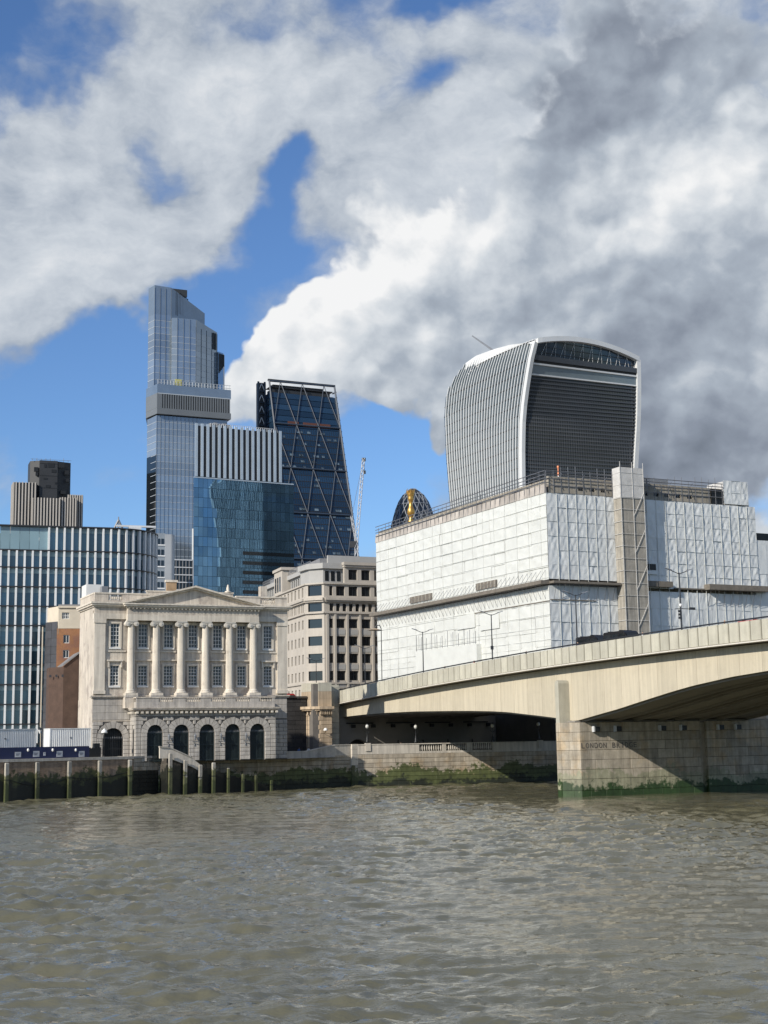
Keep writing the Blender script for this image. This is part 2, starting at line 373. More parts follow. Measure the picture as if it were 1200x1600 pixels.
# ------------------------------------------------------------------ river walls
def algae_mat(name, top, mid, low, z1, z2, rnd=.1, course=None, warm=None):
    """masonry that carries tide marks: clean above, green weed, black slime by the water"""
    m = bpy.data.materials.new(name); m.use_nodes = True; T = NT(m.node_tree); b = T.n['Principled BSDF']
    pos = T.add('ShaderNodeNewGeometry').outputs['Position']; z = T.xyz(pos)[2]
    n = T.noise(pos, .22, 5, .6); n2 = T.noise(pos, 1.4, 5, .65)
    zz = T.math('ADD', z, T.math('ADD', T.lin(n, .3, .7, -1.1, 1.1), T.lin(n2, .3, .7, -.75, .75)))
    f1 = T.smooth(zz, z1 - .22, z1 + .22); f2 = T.smooth(zz, z2 - .4, z2 + .4)
    c = T.mix(f2, rgb(low), rgb(mid)); 
    tp = rgb(top)
    if warm: tp = T.mix(T.smooth(T.noise(pos, .3, 5, .6), .45, .68), rgb(top), rgb(warm))
    c = T.mix(f1, c, tp)
    oi = T.add('ShaderNodeObjectInfo').outputs['Random']
    sv = T.vmath('MULTIPLY', pos, (1, 1, .07)); sn = T.noise(sv, 1.8, 4, .6)
    k = T.math('MULTIPLY', T.lin(oi, 0, 1, 1 - rnd, 1 + rnd), T.math('MULTIPLY', T.lin(sn, .35, .7, 1.1, .68), T.lin(n2, .25, .75, .8, 1.2)))
    c = T.mix(1.0, c, T.comb(k, k, k), 'MULTIPLY')
    if course:   # brickwork too small to pick apart
        br = T.add('ShaderNodeTexBrick'); 
        x_, y_, z_ = T.xyz(pos); al = T.math('ADD', T.math('MULTIPLY', x_, .75), T.math('MULTIPLY', y_, .66))
        T.put(br.inputs['Vector'], T.comb(al, z_, 0)); br.inputs['Scale'].default_value = 1
        br.inputs['Brick Width'].default_value = .45; br.inputs['Row Height'].default_value = .15; br.inputs['Mortar Size'].default_value = .02
        br.inputs['Color1'].default_value = (1, 1, 1, 1); br.inputs['Color2'].default_value = (.72, .7, .7, 1); br.inputs['Mortar'].default_value = (.6, .6, .6, 1)
        c = T.mix(1.0, c, br.outputs[0], 'MULTIPLY')
    T.put(b.inputs['Base Color'], c); T.put(b.inputs['Roughness'], T.lin(f1, 0, 1, .55, .9))
    bn = T.add('ShaderNodeBump'); bn.inputs['Strength'].default_value = .35; bn.inputs['Distance'].default_value = .06
    T.put(bn.inputs['Height'], T.noise(pos, 4, 5, .65)); T.put(b.inputs['Normal'], bn.outputs[0])
    return m
M['wall_brick'] = algae_mat('tidal_brick', (.38, .28, .20), (.08, .09, .035), (.014, .018, .013), 3.7, 2.5, course=True, warm=(.44, .32, .22))
M['wall_stone'] = algae_mat('tidal_stone', (.40, .35, .28), (.09, .105, .04), (.022, .027, .018), 2.9, .9, .16, warm=(.34, .26, .17))
M['pier_stone'] = algae_mat('tidal_granite', (.39, .345, .275), (.30, .29, .20), (.03, .062, .018), 2.9, 1.45, .2, warm=(.42, .33, .22))
M['post'] = algae_mat('tidal_concrete', (.33, .31, .27), (.105, .11, .055), (.05, .06, .024), 3.6, 2.0, .35)
M['slime'] = algae_mat('tidal_dark', (.09, .08, .065), (.02, .022, .016), (.008, .01, .008), 4.2, 2.5, .2, course=True)
M['coping'] = mat('coping_stone', (.50, .46, .40), .8, .12, .6, .2, 5, rnd=.08, streak=.25, col2=(.3, .28, .24), c2=(.55, .75))
M['joint_wet'] = mat('tidal_joint', (.03, .03, .022), .9, .2, 1.)

def wframe(a, b, z=0.): return Frame(a.x, a.y, z, math.atan2(b.y - a.y, b.x - a.x))
# left brick wall
fl = wframe(A0, A1); LW = (A1 - A0).length
lw = fthing('river_wall', 'brick river wall with green tide marks below the blue hoarding', 'river wall', fl)
bx('brick_face', M['wall_brick'], lw, -60, LW, 0, 2.2, -2, 5.55)
n = 0; x = -60.
while x < LW - .2:
    x2 = min(x + 3.4, LW); bx('coping_stone', M['coping'], lw, x + .015, x2 - .015, -.14, 1.2, 5.55, 5.95); x = x2
PW = bpy.data.meshes
def pile(x, wdt, top, parent=None, fr=fl, label='', y=-.42, name='fender_post', lean=0.):
    o = fr.o + fr.ex * x + fr.ey * y
    t = thing(name, label, 'post', (o.x, o.y, 0), fr.a, 'fender posts along the river wall')
    mb = MB(); w = wdt / 2
    mb.add([(-w, -w, -2), (w, -w, -2), (w, w, -2), (-w, w, -2), (-w * .94 + lean, -w * .94, top - .12), (w * .94 + lean, -w * .94, top - .12), (w * .94 + lean, w * .94, top - .12), (-w * .94 + lean, w * .94, top - .12),
            (-w * .7 + lean, -w * .7, top), (w * .7 + lean, -w * .7, top), (w * .7 + lean, w * .7, top), (-w * .7 + lean, w * .7, top)],
           [(0, 3, 2, 1), (0, 1, 5, 4), (1, 2, 6, 5), (2, 3, 7, 6), (3, 0, 4, 7), (4, 5, 9, 8), (5, 6, 10, 9), (6, 7, 11, 10), (7, 4, 8, 11), (8, 9, 10, 11)])
    mb.build('shaft', M['post'], t)
    bd = MB(); bd.box(-w * 1.03, w * 1.03, -w * 1.03, w * 1.03, top * .55, top * .55 + .1); bd.build('thin_band', M['iron'], t)
    return t
ord_ = ['leftmost concrete fender post on the brick river wall, at the picture edge', 'second concrete fender post from the left on the brick river wall', 'third concrete fender post from the left on the brick river wall, below the hoarding notice',
        'fourth concrete fender post from the left, under the domed white lamp', 'fifth concrete fender post, beside the end of the brick river wall']
for i, px in enumerate((10.5, 58.5, 108.5, 156, 203)):
    u_ = fl.u(px, 1200, -.42); pile(u_, .52, 5.45, label=ord_[i])
# chains hung between posts
for i, (pa, pb) in enumerate(((12, 108), (108, 203))):
    ua, ub = fl.u(pa, 1215), fl.u(pb, 1215); mb = MB(); pp = []
    for k in range(13):
        t = k / 12; pp.append((ua + (ub - ua) * t, -.1, 3.1 - 1.1 * math.sin(math.pi * t) * (.9 if i == 0 else .5) + (0 if i == 0 else .6 * t)))
    mb.path(pp, .045, 5); o = mb.build('mooring_chain', M['iron'], None, fl.o, (0, 0, fl.a))
    tag(o, ('slack chain sagging across the left end of the brick river wall', 'chain rising to the right between the third and fifth fender posts')[i], 'chain')

# stone block beside the steps
fb = wframe(A1, A2); BWd = (A2 - A1).length
bk = fthing('wall_pier', 'short stone wall pier between the brick river wall and the steps', 'wall pier', fb)
bx('core', M['joint_wet'], bk, .02, BWd - .02, .12, 4.0, -2, 5.5)
zz = -.6; row = 0
random.seed(11)
while zz < 5.4:
    hh = .62; x = 0 if row % 2 else -.4
    while x < BWd - .05:
        x2 = x + random.uniform(1.0, 1.5); xa, xb = max(x, 0), min(x2, BWd)
        if xb - xa > .15:
            mb = MB().cham(xa + .02, xb - .02, random.uniform(0, .04), .5, zz + .015, zz + hh - .015, .03); mb.build('stone', M['slime'] if zz < 3.7 else M['wall_stone'], bk)
        x = x2
    zz += hh; row += 1
bx('coping_stone', M['coping'], bk, -.1, BWd + .1, -.12, 4.0, 5.6, 5.95)
# landing pedestal on it
bx('pedestal', M['stone_light'], bk, 2.2, 4.3, .6, 2.4, 5.95, 7.5); bx('pedestal_cap', M['coping'], bk, 2.05, 4.45, .45, 2.55, 7.5, 7.68)

# right-hand stone walls with courses
def stone_wall(name, label, a, b, ztop, courses, seed, batter=.0, lmin=1.6, lmax=3.0, m='wall_stone', depth=2.0, skip=None):
    fr = wframe(a, b); L = (b - a).length; t = fthing(name, label, 'river wall', fr)
    bx('core', M['joint_wet'], t, 0, L, .13, depth, -2, ztop - .02)
    rr = random.Random(seed); z = courses[0]
    for r_, hh in enumerate(courses[1:]):
        x = -rr.uniform(0, 1.5)
        while x < L:
            x2 = x + rr.uniform(lmin, lmax); xa, xb = max(x, 0), min(x2, L)
            if xb - xa < .5 and xb >= L - .01: pass
            if xb - xa > .2:
                MB().cham(xa + .012, xb - .012, rr.uniform(-.02, .03), .4, z + .02, z + hh - .02, .03).build('stone', M[m], t)
            x = x2
        z += hh
    return t, fr, L
random.seed(5)
# behind and right of the steps
cz = [-.7] + [.74] * 9
w2, f2, L2 = stone_wall('river_wall', 'mossy stone river wall between the steps and the pale pilaster', A2, A4, 6.0, cz, 3)
x = 0.
up = f2.u(479, 1185); ur = f2.u(523, 1170)
while x < up - .1:
    x2 = min(x + 2.6, up); bx('parapet_stone', M['coping'], w2, x + .012, x2 - .012, -.05, .45, 5.0, 6.0); bx('coping_stone', M['coping'], w2, x + .012, x2 - .012, -.12, .52, 6.0, 6.16); x = x2
MB().prism([(up, 5.0), (ur, 5.0), (ur, 6.95), (up, 6.0)], -.05, .45).build('parapet_ramp', M['coping'], w2)
MB().prism([(up, 6.01), (ur, 6.96), (ur, 7.12), (up, 6.17)], -.12, .52).build('coping_ramp', M['coping'], w2)
bx('parapet_stone', M['coping'], w2, ur + .01, L2, -.05, .45, 5.0, 6.95); bx('coping_stone', M['coping'], w2, ur + .01, L2, -.12, .52, 6.95, 7.12)
for k in range(3): bx('string_course', M['wall_stone'], w2, ur - .2 * k, L2, -.07, .1, 5.0 - .5 * k, 5.28 - .5 * k)
# pale pilaster
pl = thing('wall_pilaster', 'pale stone pilaster stained yellow-green rising from the water beside the bridge', 'pilaster', (A4.x, A4.y, 0), f2.a)
for k in range(9): MB().cham(-.05, 1.15, -.42, .5, -.8 + k * .88 + .012, -.8 + (k + 1) * .88 - .012, .025).build('stone', M['post'] if k < 5 else M['stone_light'], pl)
# under the bridge
w3, f3, L3 = stone_wall('river_wall', 'long stone river wall with weed running under the bridge', A4 + (A6 - A4).normalized() * 1.15, A6, 6.0, [-.7] + [.76] * 8, 9, lmin=2.2, lmax=3.8)
def stone_par(x0, x1): bx('parapet_stone', M['coping'], w3, x0, x1, -.02, .45, 5.38, 6.92); bx('coping_stone', M['coping'], w3, x0, x1, -.1, .55, 6.92, 7.08)
bals = [(655, 691), (697, 729.5), (738, 769)]
edges = [0.]
for a, b in bals:
    ua, ub = f3.u(a, 1172), f3.u(b, 1172)
    xs_ = edges[-1]
    stone_par(xs_ + .012, ua); edges.append(ub)
    bx('plinth_stone', M['coping'], w3, ua, ub, 0, .42, 5.38, 5.75); bx('coping_stone', M['coping'], w3, ua + .01, ub - .01, -.1, .55, 6.92, 7.08)
    nb = 10
    for k in range(nb):
        xc = ua + (ub - ua) * (k + .5) / nb
        if k == 0 and a == 655: bal_me = MB().lathe([(.11, 5.75), (.09, 5.85), (.14, 6.15), (.13, 6.35), (.07, 6.7), (.1, 6.92)], 0, 0, 8).mesh('baluster', M['coping'], True)
        put(bal_me, 'baluster', w3, (xc, .2, 0))
stone_par(edges[-1] + .012, L3)
for px in (575, 845):
    u_ = f3.u(px, 1175); bx('lamp_pedestal', M['coping'], w3, u_ - .45, u_ + .45, -.2, .6, 5.9, 7.25)
# end return of that wall
bx('end_wall', M['wall_stone'], w3, L3 - .6, L3 - .01, .45, 12, -2, 5.9)

# quay wall going on downstream behind the pier
B0 = A6 + Vector((.6, .4, 0)); B1 = Vector((220, 320, 0)); w4, f4, L4 = stone_wall('river_wall', 'plain stone quay wall in shade downstream of the bridge', B0, B1, 5.6, [-.7] + [1.05] * 6, 31, lmin=4.5, lmax=7.5)
bx('coping_stone', M['coping'], w4, 0, L4, -.15, 1.0, 5.6, 5.95)
# ------------------------------------------------------------------ river steps with parapet and timber posts
us0 = f2.u(249, 1200, -1.4)
st = thing('river_stairs', 'dark slimy river stairs descending to the right below the hall', 'stairs', f2.o, f2.a)
n = 22; xA = .15; xB = f2.u(440, 1236, -2.8)
zA = 5.6; run = (xB - xA) / n
for k in range(n):
    z = zA * (1 - (k + .5) / n) + .1
    bx('step', M['slime'], st, xA + k * run, xA + (k + 1) * run - .004, -2.7, -.25, -1.5, z)
def pt(px, py, off=-2.8): return f2.uz(px, py, off)
q = [pt(249, 1185), pt(264, 1185), pt(299, 1198), pt(314, 1206), pt(314, 1196), pt(300, 1185), pt(264, 1169), pt(249, 1168)]
MB().prism([q[1], q[2], q[5], q[6]], -2.95, -2.7).build('sloping_parapet', M['stone_light'], st)
MB().prism([q[0], q[1], q[6], q[7]], -2.94, -2.69).build('landing_parapet', M['stone_light'], st)
MB().prism([q[2], q[3], q[4], q[5]], -2.94, -2.69).build('lower_parapet', M['stone_light'], st)
MB().prism([(q[7][0] - .05, q[7][1] + .01), (q[6][0], q[6][1] + .01), (q[6][0], q[6][1] + .2), (q[7][0] - .05, q[7][1] + .2)], -3.05, -2.6).build('parapet_cap', M['coping'], st)
MB().prism([(q[6][0] + .01, q[6][1] + .01), (q[5][0], q[5][1] + .01), (q[5][0], q[5][1] + .2), (q[6][0] + .01, q[6][1] + .2)], -3.05, -2.6).build('parapet_cap', M['coping'], st)
tops = [(266, 1177), (289, 1187.5), (312.5, 1195), (333, 1191.5), (356.5, 1200), (379, 1209.5), (400.5, 1211.5), (424, 1219)]
names = ['tallest', 'second', 'third', 'fourth', 'fifth', 'sixth', 'seventh', 'last and shortest']
for i, (px, py) in enumerate(tops):
    u_, z_ = f2.uz(px, py, -3.4)
    t = pile(u_, .5 if i < 4 else .36, z_, fr=f2, y=-3.4, name='timber_post', lean=random.uniform(-.06, .1), label='')
    t['label'] = ('%s post in the descending row in front of the river stairs' % names[i]) if i in (0, 7) else ('%s post from the left in the descending row before the river stairs' % names[i])
    t['group'] = 'posts in front of the river stairs'
# ------------------------------------------------------------------ general facade helpers
def wall_grid(mb, x0, x1, z0, z1, y0, y1, holes):
    """solid wall x0..x1, z0..z1 with rectangular holes (hx0,hx1,hz0,hz1)"""
    xs = sorted({x0, x1, *[v for h in holes for v in h[:2] if x0 < v < x1]}); zs = sorted({z0, z1, *[v for h in holes for v in h[2:] if z0 < v < z1]})
    for zi in range(len(zs) - 1):
        run = None
        for xi in range(len(xs) - 1):
            cx = (xs[xi] + xs[xi + 1]) / 2; cz_ = (zs[zi] + zs[zi + 1]) / 2
            hole = any(h[0] < cx < h[1] and h[2] < cz_ < h[3] for h in holes)
            if not hole and run is None: run = xs[xi]
            if hole and run is not None: mb.box(run, xs[xi], y0, y1, zs[zi], zs[zi + 1]); run = None
        if run is not None: mb.box(run, xs[-1], y0, y1, zs[zi], zs[zi + 1])
    return mb
def arch_fill(mb, cx, r, zs, y0, y1, n=10):
    """the two spandrels over a round arch inside its square opening"""
    for s_ in (-1, 1):
        arc = [(cx + s_ * r * math.cos(a), zs + r * math.sin(a)) for a in [math.pi / 2 * k / n for k in range(n + 1)]]
        poly = arc + [(cx + s_ * r, zs + r)]
        if s_ < 0: poly = poly[::-1]
        mb.prism(poly, y0, y1)
def sash_window(parent, x0, x1, z0, z1, y=.0, cols=3, rows=6, frame=.3, hood=None, blind=0.):
    fr_ = MB(); fw = frame
    fr_.box(x0 - fw, x0, y - .12, y + .3, z0 - .05, z1 + fw); fr_.box(x1, x1 + fw, y - .12, y + .3, z0 - .05, z1 + fw)
    fr_.box(x0, x1, y - .12, y + .3, z1, z1 + fw)
    w = fr_.build('window', M['stone_light'], parent)
    bx('sill', M['sash'], w, x0 - fw * .7, x1 + fw * .7, y - .2, y + .3, z0 - .3, z0 - .05)
    bx('pane', M['pane'], w, x0, x1, y + .26, y + .3, z0 - .05, z1)
    b = MB(); t = .035
    b.box(x0, x0 + .08, y + .16, y + .255, z0 - .05, z1); b.box(x1 - .08, x1, y + .16, y + .255, z0 - .05, z1)
    b.box(x0 + .08, x1 - .08, y + .16, y + .255, z0 - .05, z0 + .1); b.box(x0 + .08, x1 - .08, y + .16, y + .255, z1 - .08, z1)
    zm = (z0 + z1) / 2; b.box(x0 + .08, x1 - .08, y + .14, y + .254, zm - .05, zm + .05)
    for k in range(1, cols): xx = x0 + (x1 - x0) * k / cols; b.box(xx - t, xx + t, y + .18, y + .252, z0 + .1, z1 - .08)
    for k in range(1, rows):
        if k * 2 != rows: zz = z0 + (z1 - z0) * k / rows; b.box(x0 + .08, x1 - .08, y + .19, y + .251, zz - t, zz + t)
    b.build('glazing_bars', M['sash'], w)
    if blind: bx('blind', M['white'], w, x0 + .04, x1 - .04, y + .32, y + .35, z1 - (z1 - z0) * blind, z1)
    if hood:
        bx('hood', M['stone_light'], w, x0 - fw - .25, x1 + fw + .25, y - .5, y + .1, z1 + fw + .35, z1 + fw + .6)
        bx('hood_frieze', M['portland'], w, x0 - fw, x1 + fw, y - .13, y + .1, z1 + fw + .02, z1 + fw + .345)
        for xx in (x0 - fw - .12, x1 + fw - .1): bx('bracket', M['stone_light'], w, xx, xx + .22, y - .38, y + .1, z1 - .3, z1 + fw + .34)
    return w

# ------------------------------------------------------------------ the livery hall
_o = at_Y(145, 1084, 222); FM = Frame(_o.x, _o.y, 5, R(24))
hall = fthing('classical_hall', 'pale stone neoclassical hall with six columns and a pediment above the river wall', 'hall', FM)
W_ = 32.0; DEP = 10.5
upw = [2.65, 7.12, 11.26, 15.3, 19.38, 23.46, 27.98]
wins_u = [(x, x + 1.42, 17.85, 21.55) for x in upw]; wins_l = [(x, x + 1.4, 11.85, 14.98) for x in upw]
mb = wall_grid(MB(), 0, W_, 10.3, 23.6, 0, .9, wins_u + wins_l); mb.build('front_wall', M['portland'], hall)
mb = MB(); mb.box(0, .9, .9, DEP, 0, 23.6); mb.build('side_wall', M['portland'], hall)
mb = MB(); mb.box(W_ - .9, W_, .9, 2.6, 0, 23.6); mb.box(W_ - .9, W_, 2.6, DEP, 0, 10); mb.build('side_wall', M['portland'], hall)
mb = MB(); mb.box(.9, 8, DEP - .9, DEP, 0, 23.6); mb.box(7.1, 8, 2.6, DEP - .9, 0, 23.6); mb.box(8, W_ - .9, 1.8, 2.6, 0, 23.6); mb.box(8, W_ - .9, DEP - .9, DEP, 0, 10); mb.build('rear_wall', M['portland'], hall)
bx('inner_dark', M['joint'], hall, .92, W_ - .92, 1.3, 1.4, 0, 23.5)
mb = MB(); mb.box(.1, 8, .1, DEP - .1, 24.6, 24.8); mb.box(8, W_ - .1, .1, 2.55, 24.6, 24.8); mb.box(8, W_ - .1, 2.62, DEP - .1, 9.6, 10.02); mb.build('roof', M['lead'], hall)
for i, (a, b, c, d) in enumerate(wins_u): sash_window(hall, a, b, c, d, blind=(.5 if i == 0 else 0))
for i, (a, b, c, d) in enumerate(wins_l): sash_window(hall, a, b, c, d, hood=(i in (0, 6)), blind=(.5 if i in (0, 2, 4) else .0))
for i in (1, 2, 3, 4, 5): bx('hood', M['stone_light'], hall, upw[i] - .75, upw[i] + 2.15, -.3, .0, 15.75, 15.95)
for a, b in ((1.9, 5.1), (6.4, 9.2), (10.55, 13.2), (14.6, 17.3), (18.7, 21.3), (22.7, 25.2), (26.7, 30.2)): bx('string_course', M['stone_light'], hall, a, b, -.14, 0, 17.1, 17.35)
# corner pilasters
for x0, x1 in ((.05, 1.75), (30.25, 31.95)):
    p = bx('pilaster', M['stone_light'], hall, x0, x1, -.35, 0, 11.1, 21.6)
    bx('pilaster_base', M['stone_light'], hall, x0 - .1, x1 + .1, -.47, -.002, 10.55, 11.1); bx('pilaster_cap', M['stone_light'], hall, x0 - .1, x1 + .1, -.47, -.002, 21.6, 22.25)
# wing entablature
mb = MB(); mb.box(-.05, W_ + .05, -.4, .9, 22.25, 23.1); mb.build('architrave', M['stone_light'], hall)
mb = MB(); mb.box(0, W_, -.3, .9, 23.1, 24.1); mb.box(-.002, .9, .9, DEP, 22.25, 24.1); mb.build('frieze', M['portland'], hall)
mb = MB()
for dz, dy in ((24.1, .55), (24.35, .85), (24.62, 1.0)): h_ = (.25 if dz < 24.6 else .28); mb.box(-dy + .35, 8, -dy, DEP, dz, dz + h_); mb.box(8, W_ + dy - .35, -dy, 2.6, dz, dz + h_)
mb.build('cornice', M['stone_light'], hall)
# parapet with balusters
for (a, b) in ((0, 2.2), (4.4, 8.8), (23.2, 27.4), (29.9, W_)): bx('parapet', M['portland'], hall, a, b, -.15, .4, 24.9, 26.2); bx('parapet_cap', M['stone_light'], hall, a, b, -.24, .5, 26.2, 26.42)
bx('parapet', M['portland'], hall, 8.8, 23.2, 1.4, 2.0, 24.9, 26.9); bx('parapet_cap', M['stone_light'], hall, 8.7, 23.3, 1.3, 2.1, 26.9, 27.1)
mb = MB(); mb.box(0, .55, .4, DEP, 24.9, 26.2); mb.build('side_parapet', M['portland'], hall); mb = MB(); mb.box(-.08, .63, .5, DEP, 26.2, 26.42); mb.build('side_parapet_cap', M['stone_light'], hall)
bme = MB().lathe([(.12, 0), (.09, .1), (.17, .32), (.15, .45), (.07, .75), (.12, .93)], 0, 0, 8).mesh('baluster', M['stone_light'], True)
for a, b in ((2.2, 4.4), (27.4, 29.9)):
    bx('baluster_plinth', M['portland'], hall, a, b, -.13, .38, 24.9, 25.22); bx('parapet_cap', M['stone_light'], hall, a, b, -.24, .5, 26.18, 26.42)
    for k in range(7): put(bme, 'baluster', hall, (a + (b - a) * (k + .5) / 7, .1, 25.23))
# portico: columns with bases and scrolled capitals
sh = MB()
prof = [(.62, 0), (.615, 1.5), (.6, 4), (.57, 7), (.525, 9.6), (.52, 9.75)]
nf = 48; vs = []; fs = []
for r_, z_ in prof:
    for k in range(nf):
        rr = r_ * (1 if k % 2 == 0 else .93); a = 2 * math.pi * k / nf; vs.append((rr * math.cos(a), rr * math.sin(a), z_))
for j in range(len(prof) - 1):
    for k in range(nf): fs.append((j * nf + k, j * nf + (k + 1) % nf, (j + 1) * nf + (k + 1) % nf, (j + 1) * nf + k))
sh.add(vs, fs); shaft_me = sh.mesh('column_shaft', M['stone_light'])
base_me = MB().lathe([(.88, 0), (.9, .1), (.86, .22), (.72, .28), (.74, .4), (.66, .52), (.63, .6)], 0, 0, 24).box(-.95, .95, -.95, .95, -.38, -.001).mesh('column_base', M['stone_light'])
cp = MB(); cp.lathe([(.53, 0), (.6, .08), (.6, .2), (.7, .34)], 0, 0, 20)
for sx in (-1, 1):
    # volutes: spiral discs lying front to back
    for (yy, dr) in ((-.62, 0), (-.66, .16), (-.7, .29)):
        vs = []; n_ = 16; r_ = .4 - dr
        poly = [(sx * .66 + r_ * math.cos(2 * math.pi * k / n_), .12 + r_ * math.sin(2 * math.pi * k / n_)) for k in range(n_)]
        cp.prism(poly, yy, .62 if dr == 0 else -.61)
cp.box(-.78, .78, -.64, .64, .3, .47); cp.box(-.84, .84, -.7, .7, .472, .62)
cap_me = cp.mesh('column_capital', M['white'])
M['col_cap'] = mat('bright_stone', (.64, .60, .53), .75, .06, .6, .1, 6); cap_me.materials[0] = M['col_cap']
CX = [5.75 + 4.04 * k for k in range(6)]
for x in CX:
    c = put(shaft_me, 'column', hall, (x, -.75, 11.25)); put(base_me, 'base', c, (0, 0, -.6)); put(cap_me, 'capital', c, (0, 0, 9.75 + .4 - .02))
    mb = MB().lathe([(.52, 9.75), (.52, 10.14)], 0, 0, 24); mb.build('neck', M['stone_light'], c)
xl, xr = CX[0] - .75, CX[-1] + .75
bx('portico_architrave', M['stone_light'], hall, xl, xr, -1.42, -.405, 22.02, 22.95)
bx('portico_frieze', M['portland'], hall, xl + .05, xr - .05, -1.36, -.305, 22.95, 24.0)
mb = MB()
for z_, dy in ((24.0, 1.6), (24.22, 1.95), (24.46, 2.1)): mb.box(xl - dy + 1.4, xr + dy - 1.4, -dy, -1.01, z_, z_ + .22)
mb.build('portico_cornice', M['stone_light'], hall)
for k in range(36): bx('dentil', M['stone_light'], hall, xl + .1 + k * (xr - xl - .3) / 35, xl + .25 + k * (xr - xl - .3) / 35, -1.75, -1.362, 23.82, 23.995)
# pediment
xa, xb = xl - .72, xr + .72; xm = (xa + xb) / 2; zb, za = 24.69, 27.55
MB().prism([(xl + .6, zb), (xr - .6, zb), (xm, za - .42)], -1.2, 2.0).build('tympanum', M['portland'], hall)
for s_ in (-1, 1):
    e = xa if s_ < 0 else xb
    for (lo, hi, y_) in ((-.42, -.14, -1.7), (-.138, .16, -2.1)):
        poly = [(e, zb + (0 if lo < -.2 else .002)), (e + (-s_) * 1.5 * 0, zb + .28), (xm, za + hi), (xm, za + lo)]
        k_ = (za - zb) / (xm - xa)
        if lo < -.2: poly = [(e - s_ * 1.3, zb + .002), (e - s_ * .45, zb + .13), (xm, za + hi), (xm, za + lo)]
        else: poly = [(e - s_ * .5, zb + .04), (e, zb + .05), (xm, za + hi), (xm, za + lo)]
        if s_ > 0: poly = poly[::-1]
        MB().prism(poly, y_, 2.2).build('raking_cornice', M['stone_light'], hall)
# rear chimneys and roof plant seen over the parapet
ch = bx('chimney', mat('chimney_brick', (.36, .25, .15), .9, .2, 1.), hall, 12.2, 13.8, 2.02, 2.58, 24.81, 28.6); bx('chimney_cap', M['stone_light'], hall, 12.0, 14.0, 1.9, 2.75, 28.6, 28.95)
bx('chimney', M['portland'], hall, 28.0, 29.1, 1.4, 2.6, 24.81, 28.3)
bx('roof_hatch', M['sash'], hall, -.0, 2.6, 6.0, 9.5, 26.43, 28.3); bx('roof_hatch_vent', M['grey_metal'], hall, 2.2, 3.2, 4.5, 5.9, 24.8, 27.9)
MB().lathe([(.5, 27.1), (.55, 27.3), (.2, 27.4), (.28, 27.7), (.1, 28.4)], 22.4, 1.7, 10).build('finial', M['stone_light'], hall, smooth=True)

# podium: plain wall with blocks, gate on the left, arched bay in front
M['rust'] = M['portland_dark']
GX, GR, GZ = 3.25, 1.6, 3.7
mb = wall_grid(MB(), 0, W_, 0, 9.9, 0, .9, [(GX - GR, GX + GR, 0, GZ + GR)]); arch_fill(mb, GX, GR, GZ, 0, .9); mb.build('podium_wall', M['joint'], hall)
mb = MB()
for z_, dy in ((9.9, .25), (10.12, .4)): mb.box(-dy, W_ + dy, -dy, .9, z_, z_ + .2)
mb.box(-.1, 6, -.12, 0, 6.3, 6.5); mb.build('podium_band', M['portland'], hall)
def rustic(parent, x0, x1, z0, z1, hh, y, arches, rnd, lmin=1.2, lmax=2.0, m='rust', thick=.16, jag=.0):
    """coursed blocks in front of a backing wall, cut round arches [(cx, r_out, zs)]"""
    z = z0; row = 0
    while z < z1 - .15:
        zt = min(z + hh, z1); segs = [(x0, x1)]
        for cx, ro, zs in arches:
            if z >= zs + ro: continue
            zr = max(z - zs, 0); half = math.sqrt(max(ro * ro - zr * zr, 0)) if z >= zs - .01 else ro
            ns = []
            for a, b in segs:
                if b <= cx - half or a >= cx + half: ns.append((a, b))
                else:
                    if a < cx - half: ns.append((a, cx - half))
                    if b > cx + half: ns.append((cx + half, b))
            segs = ns
        for a, b in segs:
            if b - a < .12: continue
            n_ = max(1, round((b - a) / rnd.uniform(lmin, lmax))); cuts = [a + (b - a) * k / n_ for k in range(n_ + 1)]
            if n_ > 1 and row % 2: cuts = [a] + [c - (b - a) / n_ * .45 for c in cuts[1:]] + [b]
            for p, q_ in zip(cuts[:-1], cuts[1:]):
                if q_ - p > .1: MB().cham(p + .018, q_ - .018, y - thick, y + .02, z + .018, zt - .018, .05).build('stone_block', M[m], parent)
        z = zt; row += 1
def voussoirs(parent, cx, r, zs, ro, y, n=9, m='rust', thick=.17):
    for k in range(n):
        a0, a1 = math.pi * k / n + .012, math.pi * (k + 1) / n - .012
        key = (k == n // 2); ro_ = ro + (.12 if key else 0)
        poly = [(cx + r * math.cos(a0), zs + r * math.sin(a0)), (cx + ro_ * math.cos(a0), zs + ro_ * math.sin(a0)), (cx + ro_ * math.cos(a1), zs + ro_ * math.sin(a1)), (cx + r * math.cos(a1), zs + r * math.sin(a1))]
        MB().prism(poly, y - thick - (.03 if key else 0), y + .02).build('voussoir', M[m], parent)
rnd = random.Random(21)
rustic(hall, 0, 6.0, .1, 6.25, .62, 0, [(GX, GR + .95, GZ)], rnd)
